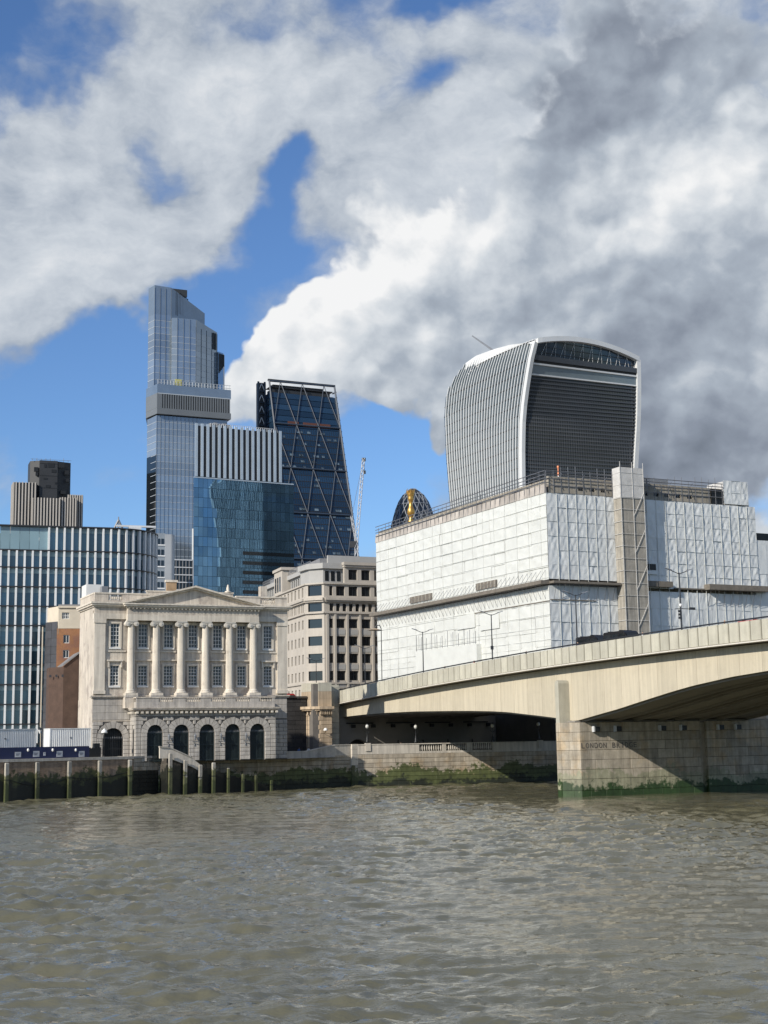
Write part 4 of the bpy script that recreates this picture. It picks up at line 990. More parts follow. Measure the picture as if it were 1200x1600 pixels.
def sheet_mesh(name, m, amp, n_=6, ribs=False):
    vs = []; fs = []; ph = [random.uniform(0, 6.28) for _ in range(8)]
    for j in range(n_ + 1):
        for i in range(n_ + 1):
            x, z = i / n_, j / n_; e = math.sin(math.pi * min(max(x, .0), 1)) ** .5 * math.sin(math.pi * z) ** .5 if 0 < x < 1 and 0 < z < 1 else 0
            d = amp * e * (.5 * math.sin(7 * x + 4 * z + ph[0]) + .4 * math.sin(11 * x - 6 * z + ph[1]) + .35 * random.uniform(-1, 1))
            vs.append((x, d, z))
    for j in range(n_):
        for i in range(n_): a = j * (n_ + 1) + i; fs.append((a, a + 1, a + n_ + 2, a + n_ + 1))
    # hem so the sheet has an edge
    b0 = len(vs); vs += [(0, .06, 0), (1, .06, 0), (1, .06, 1), (0, .06, 1)]
    fs += [(b0, b0 + 1, n_, 0) if False else (0, b0, b0 + 1, n_), (n_ * (n_ + 1), (n_ + 1) ** 2 - 1, b0 + 2, b0 + 3)]
    mb = MB(); mb.add(vs, fs); return mb.mesh(name, m, True)
LS = [sheet_mesh('sheet_smooth', M['sheet_l'], .10) for _ in range(5)]; RS = [sheet_mesh('sheet_crumpled', M['sheet_r'], .10, 8) for _ in range(9)]
def sheets(parent, u0, u1, cols, zs, pool, left, gap=.004):
    for r_ in range(len(zs) - 1):
        jit = [0.] + [random.uniform(-.06, .06) for _ in range(cols - 1)] + [0.]
        for c in range(cols):
            a = u0 + (u1 - u0) * (c + jit[c]) / cols + gap; b = u0 + (u1 - u0) * (c + 1 + jit[c + 1]) / cols - gap; z0, z1 = zs[r_] + gap, zs[r_ + 1] + .06
            me = random.choice(pool); dy = random.uniform(0, .06)
            o = bpy.data.objects.new('sheet', me); COL.objects.link(o); o.parent = parent
            if left: o.location = (-dy, -a, z0); o.rotation_euler = (R(1) * random.uniform(-.2, .2), 0, -math.pi / 2)
            else: o.location = (a, -dy, z0)
            o.scale = (b - a, random.choice((-1, 1)) * random.uniform(.5, 1.5), z1 - z0)
def lin_(a, b, n_): return [a + (b - a) * k / n_ for k in range(n_ + 1)]
sheets(wb, -LL, 0, 14, lin_(ZF + .6, ZT, 7), LS, True)
sheets(wb, -LL, 0, 14, lin_(18.0, ZF - .5, 6), LS, True)
bx('base_wall', M['base_dark'], wb, .1, .4, .5, LL, 4.9, 16.5); bx('base_wall', M['base_dark'], wb, .3, RL, .12, .4, 4.9, 16.5); bx('lower_sheet', M['sheet_l'], wb, .1, .4, .5, LL, 16.5, 18.0); bx('lower_sheet', M['sheet_r'], wb, .3, RL, .12, .4, 16.5, 18)
XT0, XT1 = 14.2, 19.2
sheets(wb, 0, XT0, 7, lin_(ZF + .7, ZT, 6), RS, False); sheets(wb, 0, XT0, 6, lin_(18.0, ZF - .5, 5), RS, False)
sheets(wb, XT1, RL, 13, lin_(ZF - .3, ZT, 7), RS, False); sheets(wb, XT1, RL, 12, lin_(18., ZF - .9, 5), RS, False)
# batten lines between sheets
def line_r(name, m, x0, x1, y0, y1, z0, z1): return bx(name, m, wb, x0, x1, y0, y1, z0, z1)
# seams between the sheets
for k in range(1, 7): bx('seam_pole', M['sheet_l'], wb, XT0 * k / 7 - .03, XT0 * k / 7 + .03, -.18, -.1, 18, ZT)
for k in range(1, 13): x = XT1 + (RL - XT1) * k / 13; bx('seam_pole', M['sheet_l'], wb, x - .03, x + .03, -.18, -.1, 18, ZT)
M['thin_band'] = mat('tube_shade_line', (.63, .64, .61), .5, .05, 1.)  # darker strips paint in the scaffold tubes' shade through the sheeting
for k in range(1, 34, 2): MB().box(-.125, -.09, LL * k / 34 - .02, LL * k / 34 + .02, 18, ZT).build('tube_shade_line', M['thin_band'], wb)
for k in range(1, 15): MB().box(-.135, -.1, .02, LL, 18 + k * 2.14 - .025, 18 + k * 2.14 + .025).build('tube_shade_line', M['thin_band'], wb)
# fan boards
line_r('fan_board', M['board'], .0, XT0 + .4, -1.6, .1, ZF - .15, ZF + .25)
line_r('fan_board', M['board'], XT1 + .6, XT1 + 6.4, -1.2, .1, ZF - .1, ZF + .9)
line_r('fan_board', M['board'], 33.5, RL + 1.5, -1.6, .1, ZF - .3, ZF + .7)
line_r('fan_edge', M['board'], 26.6, 33.5, -.3, .1, ZF - .3, ZF - .05)
MB().box(-1.7, .1, -.1, LL + .5, ZF - .25, ZF + .4).build('fan_board', M['board'], wb)
tb = MB()
for k in range(46):
    y = .7 + k * 1.5; tb.tube((-1.6, y, ZF + .4), (-.05, y + .3, ZF + 2.3), .035, 5); tb.tube((-1.5, y, ZF - .25), (-.05, y + .5, ZF - 2.7), .035, 5)
tb.build('fan_strut', M['tube'], wb)
tb = MB()
for k in range(8): x = .6 + k * 1.75; tb.tube((x, -1.4, ZF - .25), (x + .3, -.05, ZF - 2.8), .04, 5)
for k in range(8): x = 34 + k * 1.7; tb.tube((x, -1.4, ZF - .3), (x + .3, -.05, ZF - 3.2), .04, 5)
tb.build('fan_strut', M['tube'], wb)
line_r('ledger_line', M['board'], .05, 9.5, -.22, -.1, 31.2, 31.35)
MB().box(-.16, -.05, -.0, LL * .38, 31.0, 31.15).build('ledger_line', M['board'], wb)
# dark slots in the left face
for (ua_, ub_) in ((-52.8, -43.3), (-25.2, -17.5)):
    s_ = MB(); s_.box(-.28, .0, -ub_, -ua_, 35.3, 36.6); o = s_.build('slot', M['board'], wb)
    for k in range(6): y = -ub_ + (ub_ - ua_) * (k + .5) / 6; MB().box(-.33, -.281, y - .12, y + .12, 35.3, 36.6).build('slot_post', M['netting'], o)
# projecting porch box low on the left face
MB().box(-1.1, -.02, 24.0, 49.0, 18, 25.2).build('porch_sheet', M['sheet_l'], wb)
tb = MB()
for k in range(12): y = 24.5 + k * 2.2; tb.tube((-1.0, y, 25.2), (-1.0, y, 27.6 + .4 * (k % 3)), .05, 5)
tb.tube((-1.0, 24, 25.5), (-1.0, 49, 25.5), .05, 5); tb.build('porch_pole', M['tube'], wb)
for (y0, y1, z0, z1) in ((17, 24, 27.6, 30.5), (26, 33, 28.4, 31.0)): MB().box(-.25, -.12, y0, y1, z0, z1).build('patch_sheet', M['sheet_l'], wb)
# hoist tower
tw = MB(); tw.box(XT0, XT1, -2.2, -.05, 18, 49.6); tw.build('hoist_netting', M['netting'], wb)
tw = MB(); tw.box(XT0 - .1, XT1 + .1, -2.3, -.06, 49.62, 55.2); tw.build('hoist_netting', M['netting_light'], wb)
tb = MB()
for k in range(17): z = 19 + k * 2.2; tb.tube((XT0 - .1, -2.32, z), (XT1 + .1, -2.32, z), .04, 5); tb.tube((XT0 - .1, -2.32, z), (XT0 - .1, -.1, z), .06, 5)
for x in (XT0, XT0 + 2.6, XT1): tb.tube((x, -2.34, 18), (x, -2.34, 56.2), .05, 5)
for k in range(5): z = 20 + k * 6.6; tb.tube((XT0 + 2.6, -2.34, z), (XT1, -2.34, z + 4.4), .05, 5)
tb.build('hoist_frame', M['netting_light'], wb)
# stone attic with small windows
at_h = [(x, x + 1.2, 50.9, 51.7) for x in (7.2, 9.6, 12.0, 21.2, 23.6, 26.0, 28.6, 31.2)]
mb = wall_grid(MB(), 1.0, 40, 49.9, 53.2, .7, 1.4, at_h); mb.build('attic_wall', M['attic'], wb)
for a, b, c, d in at_h: w = bx('attic_window', M['pane_dark'], wb, a, b, 1.0, 1.05, c, d); bx('mullion', M['attic'], w, .46, .54, -1, .0, 0, 1)
MB().box(.7, 1.4, 1.4, LL, 49.9, 52.6).build('attic_wall', M['attic'], wb)
# tarpaulin strips along the left eaves
M['tarp'] = mat('faded_tarpaulin', (.40, .365, .33), .8, .25, .5, .5, 2, rnd=.2)
for k in range(22):
    y0 = .4 + k * LL / 22; mb = MB(); mb.add([(-.12, y0, 50.05), (-.12, y0 + LL / 22 - .1, 50.05), (.1, y0 + LL / 22 - .1, 51.6 + .3 * random.random()), (.1, y0, 51.6 + .3 * random.random()), (.3, y0, 50.05), (.3, y0 + LL / 22 - .1, 50.05)], [(0, 1, 2, 3), (1, 0, 4, 5), (3, 2, 5, 4), (0, 3, 4), (1, 5, 2)]); mb.build('tarpaulin', M['tarp'], wb)
# guard rails and poles of the scaffold along the eaves
tb = MB()
for z in (51.9, 52.7, 53.3, 54.0): tb.tube((-.1, 0, z), (-.1, LL, z - .5), .08, 5)
for k in range(40): y = .2 + k * LL / 40; tb.tube((-.1, y, 50), (-.1, y, 53.6 - .5 * k / 40 + random.uniform(-.3, .5)), .05, 5)
tb.build('scaffold_rail', M['tube'], wb)
tb = MB()
for z in (51.4, 52.6, 53.4, 54.0): tb.tube((0, -.1, z), (XT0, -.1, z), .08, 5); tb.tube((XT1, -.1, z), (39, -.1, z), .08, 5)
for k in range(26): x = k * 1.55; tb.tube((x, -.1, 50), (x, -.1, 54.2 + random.uniform(-.3, .9)), .05, 5)
for k in range(8): x = 2 + k * 4.8; tb.tube((x, -.1, 52), (x + 2.4, 1.5, 54), .05, 5)
tb.build('scaffold_rail', M['tube'], wb)
# plant and boarded box on the roof
for k in range(9): bx('louvre', M['grey_metal'], wb, 20.6 + k * .55, 20.95 + k * .55, 4.0, 4.5, 52.5, 55.0)
bx('plant_box', M['grey_metal'], wb, 24.5, 29.5, 4, 8, 52.5, 54.8)
sheets(wb, 39.2, 45.0, 3, [50.3, 52.4, 54.7], RS, False); bx('box_core', M['netting_light'], wb, 39.4, 44.9, .3, 5, 50.2, 54.6)
bx('dark_gap', M['iron'], wb, 36.6, 39.0, .2, 3, 50.2, 53.0)
o = bx('vent_opening', M['iron'], wb, XT1 + .9, XT1 + 3.6, -.12, .05, 37.2, 38.3); bx('torn_flap', M['sheet_r'], wb, XT1 + 1.6, XT1 + 3.7, -.3, -.13, 36.4, 37.0)

# second sheeted building at the right edge
_c2 = at_Y(1183, 960, 285); R2 = Frame(_c2.x, _c2.y, 0, R(26))
w2b = fthing('sheeted_building', 'lower white sheeted building at the right picture edge, behind the big wrapped one', 'building', R2)
bx('core', M['attic'], w2b, .3, 29, .4, 20, 4.9, 43.3)
zt2 = R2.z(1190, 845)
sheets(w2b, 0, 30, 9, [18, 21.5, 25, 28.5, 32, 35.5, 39.5, zt2], RS, False)
MB().box(-.02, .2, .1, 20, 18, zt2).build('side_sheet', M['sheet_l'], w2b); bx('roof_plant', M['iron'], w2b, 1.5, 6, 2, 5, zt2, zt2 + 1.9)
# ------------------------------------------------------------------ curved office with white fins (left)
M['of_glass'] = glass('office_glass', (.06, .12, .165), .07, 1.7, .5, .1, .5, .25)
M['of_spandrel'] = glass('office_spandrel', (.16, .24, .27), .2, 1.7, .2)
M['fin_white'] = mat('fin_aluminium', (.74, .75, .75), .4, .06, .4, rnd=.05)
M['floor_band'] = mat('dark_floor_band', (.025, .026, .03), .5, .1, 1.)
M['pale_glass'] = glass('pale_balustrade_glass', (.20, .30, .34), .08, 1.8, .15, .1, .3)
def fin_office():
    o_ = at_Y(0, 900, 255); fr = Frame(o_.x, o_.y, 0, R(18))
    t = fthing('fin_office', 'curved glass office with rows of white vertical fins, left of the hall', 'office building', fr)
    us = fr.u(178, 900); pts_ = []; d = -7.0
    pit = 1.405
    n0 = int((us + 7) / pit)
    for k in range(n0 + 1): pts_.append((-7 + k * pit, 0., 0.))         # x, y, tangent angle
    x0 = pts_[-1][0]; rad = 9.5; a = 0
    while a < R(100):
        a += pit / rad; pts_.append((x0 + rad * math.sin(a), rad * (1 - math.cos(a)), a))
    lv = [5.0, 8.0] + [11.5 + 3.52 * k for k in range(10)]      # floor lines; last = 43.2
    lv[-1] = 42.85; top = 47.3
    fin = MB().box(-.17, .17, -.62, .02, 0, 1).mesh('fin', M['fin_white']); 
    for k in range(len(pts_)):
        x, y, a = pts_[k]
        for j in range(1, len(lv)):
            z0 = lv[j] + .12; z1 = (lv[j + 1] if j + 1 < len(lv) else top) - .12
            if j == len(lv) - 1 and x < fr.u(75, 850): continue
            put(fin, 'fin', t, (x, y, z0), (0, 0, a), (1, 1, z1 - z0))
    gl = MB().box(0, 1, .05, .1, 0, 1).mesh('glass_panel', M['of_glass']); sp = MB().box(0, 1, .03, .049, 0, 1).mesh('spandrel_panel', M['of_spandrel'])
    for k in range(len(pts_) - 1):
        (x, y, a), (x2, y2, a2) = pts_[k], pts_[k + 1]; L = math.hypot(x2 - x, y2 - y); ang = math.atan2(y2 - y, x2 - x)
        for j in range(3, len(lv)):
            z0 = lv[j]; z1 = (lv[j + 1] if j + 1 < len(lv) else top)
            if j == len(lv) - 1 and x < fr.u(75, 850): continue
            g_ = put(gl, 'glass_panel', t, (x, y, z0), (0, 0, ang), (L, 1, z1 - z0))
        # bays below, mostly hidden by the site huts
        put(gl, 'glass_panel', t, (x, y, 5), (0, 0, ang), (L, 1, lv[3] - 5))
    # upper blinds / spandrels: one strip per storey following the curve
    for j in range(1, len(lv)):
        z1 = (lv[j + 1] if j + 1 < len(lv) else top); s_ = MB()
        for k in range(len(pts_) - 1):
            (x, y, a), (x2, y2, a2) = pts_[k], pts_[k + 1]
            if j == len(lv) - 1 and x < fr.u(75, 850): continue
            off = .03
            p0 = Vector((x, y, 0)); p1 = Vector((x2, y2, 0)); nn = Vector((math.sin((a + a2) / 2), -math.cos((a + a2) / 2), 0)) * .02
            s_.quad(p0 + nn + Vector((0, 0, z1 - 1.05)), p1 + nn + Vector((0, 0, z1 - 1.05)), p1 + nn + Vector((0, 0, z1)), p0 + nn + Vector((0, 0, z1)))
        s_.build('spandrel_strip', M['of_spandrel'], t)
        b_ = MB()
        for k in range(len(pts_) - 1):
            (x, y, a), (x2, y2, a2) = pts_[k], pts_[k + 1]; n1 = Vector((math.sin(a), -math.cos(a), 0)); n2 = Vector((math.sin(a2), -math.cos(a2), 0)); p0 = Vector((x, y, lv[j])); p1 = Vector((x2, y2, lv[j]))
            q = [p0 + n1 * .5, p1 + n2 * .5, p1 - n2 * .1, p0 - n1 * .1]; u_ = Vector((0, 0, .12))
            b_.add([v - u_ for v in q] + [v + u_ for v in q], [(0, 3, 2, 1), (4, 5, 6, 7), (0, 1, 5, 4), (1, 2, 6, 5), (2, 3, 7, 6), (3, 0, 4, 7)])
        b_.build('floor_band', M['floor_band'], t)
    # top edge rail
    b_ = MB()
    for k in range(len(pts_) - 1):
        (x, y, a), (x2, y2, a2) = pts_[k], pts_[k + 1]; n1 = Vector((math.sin(a), -math.cos(a), 0)); n2 = Vector((math.sin(a2), -math.cos(a2), 0)); p0 = Vector((x, y, top)); p1 = Vector((x2, y2, top)); u_ = Vector((0, 0, .12))
        q = [p0 + n1 * .7, p1 + n2 * .7, p1 - n2 * .2, p0 - n1 * .2]; b_.add([v - u_ for v in q] + [v + u_ for v in q], [(0, 3, 2, 1), (4, 5, 6, 7), (0, 1, 5, 4), (1, 2, 6, 5), (2, 3, 7, 6), (3, 0, 4, 7)])
    b_.build('roof_edge', M['floor_band'], t)
    ub = fr.u(76, 850)
    for k in range(9):
        x = -7 + k * (ub + 7) / 9; bx('terrace_glass', M['pale_glass'], t, x + .03, x + (ub + 7) / 9 - .03, 0, .06, 43.0, 47.15)
        bx('terrace_wall', M['of_spandrel'], t, x + .02, x + (ub + 7) / 9 - .02, 2.5, 2.6, 43.0, 46.2)
    for x in (5.7, 7.1): bx('terrace_door', M['fin_white'], t, x, x + 1.25, 2.3, 2.4, 43, 45.6); bx('door_glass', M['of_glass'], t, x + .12, x + 1.13, 2.28, 2.299, 43.1, 45.4)
    xe, ye = pts_[-1][0], pts_[-1][1]
    mb = MB(); poly = [(x, y + .3) for x, y, a in pts_ if a < R(95)] + [(xe, 24), (-7, 24)]; mb.prismz(poly, 5, 42.8); mb.build('core', M['dark'], t)
    mb = MB(); mb.prismz([(ub, .4)] + [(x, y + .4) for x, y, a in pts_ if a < R(95) and x > ub] + [(xe, 20), (ub, 20)], 42.81, 46.6); mb.build('core', M['dark'], t)
    # window-cleaning cradle arm and lattice on the roof
    c = MB(); c.box(21.5, 29.0, 6, 6.6, 48.6, 48.95); c.box(23.8, 26.2, 5.9, 6.7, 48.0, 48.6); c.box(24.6, 25.4, 6, 6.6, 45.5, 48.0); c.build('cradle_arm', M['offwhite'], t)
    l_ = MB(); l_.tube((20.6, 8, 47), (22.1, 8, 50.2), .2); l_.tube((23.6, 8, 47), (22.1, 8, 50.2), .2); l_.tube((22.1, 8, 47.5), (22.1, 8, 50.8), .12); l_.box(20.2, 24.4, 7.6, 8.4, 46.6, 47.4); l_.build('roof_apex_frame', M['grey_metal'], t)
fin_office()

# ------------------------------------------------------------------ brick houses between
M['red_brick'] = mat('red_brick', (.34, .165, .08), .9, .25, .8, .3, 9, rnd=.05, fine=.25, col2=(.22, .11, .075), c2=(.45, .65))
M['brown_brick'] = mat('brown_brick', (.085, .052, .038), .9, .25, .8, .3, 9, fine=.25)
M['cream'] = mat('cream_render', (.60, .53, .42), .85, .1, .6)
M['slate'] = mat('slate_hanging', (.045, .047, .055), .6, .3, 1.2, .3, 6, rnd=.2)
def brick_houses():
    o_ = at_Y(88, 1030, 238); fr = Frame(o_.x, o_.y, 5, R(12)); t = fthing('brick_house', 'narrow brick house with cream top storey squeezed beside the hall', 'house', fr)
    def P_(px, py, off=0.): return fr.uz(px, py, off)
    x1 = 4.6; zc = P_(100, 982)[1]; zt = P_(100, 950)[1]; z2 = P_(100, 947)[1]
    w1 = P_(99, 992); w2 = P_(108, 1005); w3 = P_(98.5, 1015.5); w4 = P_(107.5, 1028); w5 = P_(97, 957); w6 = P_(108, 967)
    h1 = (w1[0], w2[0], w2[1], w1[1]); h2 = (w3[0], w4[0], w4[1], w3[1]); h3 = (w5[0], w6[0], w6[1], w5[1])
    wall_grid(MB(), 0, x1, 0, zc, 0, .4, [h1, h2]).build('brick_wall', M['red_brick'], t)
    xl_ = P_(91.5, 960)[0]; x74 = P_(74, 960)[0]
    wall_grid(MB(), xl_, x1, zc, zt, -.05, .4, [h3]).build('top_storey', M['cream'], t)
    bx('cornice', M['cream'], t, xl_ - .1, x1, -.3, .4, zt, zt + .35); bx('cornice_band', M['lead'], t, xl_ - .05, x1, -.15, .4, zt + .35, zt + .6)
    MB().prismz([(xl_, -.05), (xl_ + .3, .4), (x74 + .2, 4.4), (x74 - .1, 4)], zc - 1, zt + .3).build('side_storey', M['cream'], t)
    bx('core', M['dark'], t, .2, x1, .5, 7, 0, zc + .2); bx('core', M['dark'], t, xl_ + .2, x1, .5, 7, zc + .2, zt)
    for h_, nm in ((h1, 1), (h2, 1), (h3, 2)):
        w = bx('window', M['pane'], t, h_[0], h_[1], .2, .24, h_[2], h_[3]); f_ = MB(); t_ = .08
        for a, b in ((0, t_), (.5 - t_ / 2, .5 + t_ / 2), (1 - t_, 1)): f_.box(a, b, -1.6, .0, 0, 1)
        if nm == 2: f_.box(.24, .3, -1.6, 0, 0, 1); f_.box(.72, .78, -1.6, 0, 0, 1); f_.box(0, 1, -1.5, -.01, .47, .53)
        f_.box(0, 1, -1.4, -.02, 0, .08); f_.box(0, 1, -1.4, -.02, .92, 1); f_.build('frame', M['sash'], w)
    # slate-hung flank: rows of slates
    n_ = 17; zs0, zs1 = 0., P_(84, 971)[1]; xa = P_(66, 1050)[0]
    for k in range(n_):
        z0 = zs0 + (zs1 - zs0) * k / n_; z1 = zs0 + (zs1 - zs0) * (k + 1) / n_; a0 = xa + .35 * k / n_
        for j in range(2):
            q0 = a0 + (.1 - a0) * j / 2; q1 = a0 + (.1 - a0) * (j + 1) / 2; mb = MB(); mb.add([(q0, 2.2 - 1.1 * j, z0), (q1 - .03, 1.1 - 1.1 * j, z0), (q1 - .03, 1.2 - 1.1 * j, z1), (q0, 2.3 - 1.1 * j, z1), (q0, 3.2, z0), (q1 - .03, 2.6, z0), (q1 - .03, 2.6, z1), (q0, 3.2, z1)],
                [(0, 1, 2, 3), (1, 5, 6, 2), (5, 4, 7, 6), (4, 0, 3, 7), (3, 2, 6, 7), (0, 4, 5, 1)]); mb.build('slate', M['slate'], t)
    bx('drain_pipe', M['cream'], t, xa - .25, xa - .05, 2.0, 2.2, 0, P_(66, 978)[1])
    # lower gabled shed of brown brick in front
    o_ = at_Y(99, 1080, 231); f2_ = Frame(o_.x, o_.y, 5, R(20)); t2 = fthing('brick_shed', 'lower dark brown brick building with sloping roof against the hall flank', 'building', f2_)
    def Q(px, py): return f2_.uz(px, py)
    a = Q(99, 1041); b = Q(124, 1021)
    MB().prism([(0, 0), (b[0], 0), (b[0], b[1]), (0, a[1])], 0, .5).build('front_wall', M['brown_brick'], t2)
    MB().prism([(-.15, a[1] + .02), (b[0], b[1] + .02), (b[0], b[1] + .3), (-.15, a[1] + .3)], -.25, 7).build('roof', M['lead'], t2)
    xs_ = Q(79, 1080)[0]
    mb = MB(); zl = Q(80, 1046)[1]; mb.prismz([(xs_, 2.6), (-.02, .0), (-.02, 6), (xs_, 6)], 0, a[1] - .1); mb.build('side_wall', M['brown_brick'], t2)
    for k in range(3): bx('wall_patch', M['slate'], t2, .02 - .9 * k - .35, .02 - .9 * k, .7 * k, .72 * k + .05, zl - 1.2, zl - .8)
    # creeper on the flank
    rr = random.Random(2); v = MB()
    for k in range(260):
        z = rr.uniform(.5, 4.6); w_ = .9 * math.sin(math.pi * min(z / 4.8, 1)) + .15; x = xs_ + .1 + rr.uniform(-w_, w_) * .7; y = 2.2 + rr.uniform(-.5, .25) - (x - xs_) * .9; r_ = rr.uniform(.08, .2)
        c_ = Vector((x, y - .15, z)); d1 = Vector((rr.uniform(-1, 1), rr.uniform(-.4, .4), rr.uniform(-1, 1))).normalized() * r_; d2 = Vector((rr.uniform(-1, 1), rr.uniform(-1, .2), rr.uniform(-1, 1))).normalized() * r_
        v.add([c_ - d1, c_ + d2 * .6, c_ + d1, c_ - d2 * .6], [(0, 1, 2, 3)])
    M['leaf'] = mat('leaf', (.06, .11, .03), .7, .35, 3.)
    tag(v.build('creeper', M['leaf'], None, f2_.o, (0, 0, f2_.a)), 'green creeper climbing the foot of the brown brick flank', 'creeper')
brick_houses()

# ------------------------------------------------------------------ small blocks glimpsed between
def glimpses():
    o_ = at_Y(246, 900, 400); fr = Frame(o_.x, o_.y, 5, R(20)); t = fthing('grey_office', 'slim grey-white office with striped windows behind the curved end of the fin office', 'office building', fr)
    P_ = lambda px, py: fr.uz(px, py); x1 = P_(258, 880)[0]; x2 = P_(274, 880)[0]; zt = P_(256, 833)[1]; zt2 = P_(268, 835)[1]
    bx('core', mat('bluish_cladding', (.27, .31, .35), .4, .08, .2), t, -2, x1, .3, 20, 0, zt)
    for k in range(13):
        z = zt - 1.6 - k * 3.1
        for j in range(3): x = -1.2 + j * (x1 + 1.2) / 3; bx('window', M['pane_dark'], t, x, x + (x1 + 1.2) / 3 - .35, .2, .29, z - 1.6, z)
        bx('sill_band', M['fin_white'], t, -2, x1, .1, .28, z - 2.0, z - 1.65)
    mb = MB(); n_ = 10; poly = [(x1 + .02, 0)] + [(x2 - 1.4 + 1.4 * math.sin(math.pi / 2 * k / n_), 1.4 - 1.4 * math.cos(math.pi / 2 * k / n_)) for k in range(n_ + 1)] + [(x2, 18), (x1 + .02, 18)]
    mb.prismz(poly, 0, zt2); mb.build('stair_tower', mat('grey_cladding', (.40, .42, .44), .4, .08, .2), t); bx('tower_band', M['grey_metal'], t, x1 + .05, x2 - 1.5, -.06, -.01, zt2 - 19, zt2 - 17)
    o_ = at_Y(274, 900, 430); fr = Frame(o_.x, o_.y, 5, R(22)); t = fthing('lattice_office', 'dark office with a pale concrete grid seen just above the hall roof', 'office building', fr)
    P_ = lambda px, py: fr.uz(px, py); x1 = P_(301, 900)[0]; zt = P_(285, 874)[1]; bx('core', M['pane_dark'], t, -1, x1, .5, 15, 0, zt - .3)
    for k in range(7): x = -.8 + k * (x1 + .8) / 6; bx('grid_post', M['grey_metal'], t, x - .12, x + .12, 0, .45, 0, zt)
    for k in range(12): z = zt - k * 2.3; bx('grid_beam', M['offwhite'], t, -1, x1, -.05, -.005, z - .3, z)
glimpses()

# ------------------------------------------------------------------ dark fluted tower far left
def fluted_tower():
    o_ = at_Y(23, 800, 816); fr = Frame(o_.x, o_.y, 5, R(20)); t = fthing('fluted_tower', 'distant dark tower with pale vertical ribs and black top block, far left', 'tower', fr)
    M['t42_core'] = mat('black_tower_cladding', (.03, .032, .036), .55, .25, .12, rnd=.1); M['t42_rib'] = mat('steel_rib', (.52, .48, .43), .5, .08, .1)
    def lobe(x0, x1, y0, y1, z, nr, nm):
        bx('lobe', M['t42_core'], t, x0, x1, y0, y1, 0, z)
        for k in range(nr): x = x0 + (x1 - x0) * (k + .5) / nr; bx('rib', M['t42_rib'], t, x - .36, x + .36, y0 - .35, y0 - .01, 60, z + .3)
        for k in range(5): y = y0 + (y1 - y0) * (k + .5) / 5; bx('rib', M['t42_rib'], t, x0 - .8, x0 - .01, y - .3, y + .3, 60, z + .3)
    lobe(-.3, 12.5, 2, 16, fr.z(35, 753), 7, 0); lobe(10.2, 26.0, -3, 14, fr.z(70, 780), 9, 0); lobe(26.2, 35.5, -1.5, 14, fr.z(110, 779), 6, 0); lobe(31.5, 39.6, 3, 16, fr.z(122, 772.5), 6, 0)
    zt = fr.z(80, 718); a, b = fr.u(49, 740), fr.u(113, 740)
    mb = MB(); mb.prismz([(a, 8), (a + 5, 5), (a + 5.2, 3.6), (a + 15.5, 3.6), (a + 15.7, 5), (b, 8), (b, 20), (a, 20)], 120, zt); c = mb.build('top_block', M['t42_core'], t)
    M['t42_dark'] = mat('black_louvre', (.012, .013, .015), .5, .1, 1.)
    rr = random.Random(3)
    for (px, py, w, h_) in ((80, 727, 3.6, 2.6), (71, 728, 1.4, 2), (96, 727, 3.5, 2.8), (84, 736, 2.6, 1.8), (57, 733, 2.5, 2.6), (58, 740, 1.5, 2), (71, 748, 2.2, .8), (75, 760, 2.6, 1.6), (87, 755, 1, 1.2), (99, 769, 3, 2), (105, 738, 2.5, 2.5), (106, 750, 1.6, 2)):
        u_, z_ = fr.uz(px, py, 3.6); bx('louvre', M['t42_dark'], t, u_ - w / 2, u_ + w / 2, 3.4 if 16 < u_ - 0 < 28 else 4.2, 3.55 if 16 < u_ < 28 else 5.5, z_ - h_ / 2, z_ + h_ / 2)
    for z in np.linspace(122, zt - 2, 7): bx('joint_line', M['t42_dark'], t, a + 5.2, a + 15.5, 3.5, 3.59, float(z), float(z) + .25)
    m_ = MB(); 
    for k in range(9): x = a + 1 + k * 2.6; m_.tube((x, 6, zt), (x, 6, zt + rr.uniform(.8, 2.4)), .12, 4)
    m_.tube((a, 5.5, zt + .9), (b, 5.5, zt + .9), .1, 4); m_.build('roof_rail', M['grey_metal'], t)
fluted_tower()

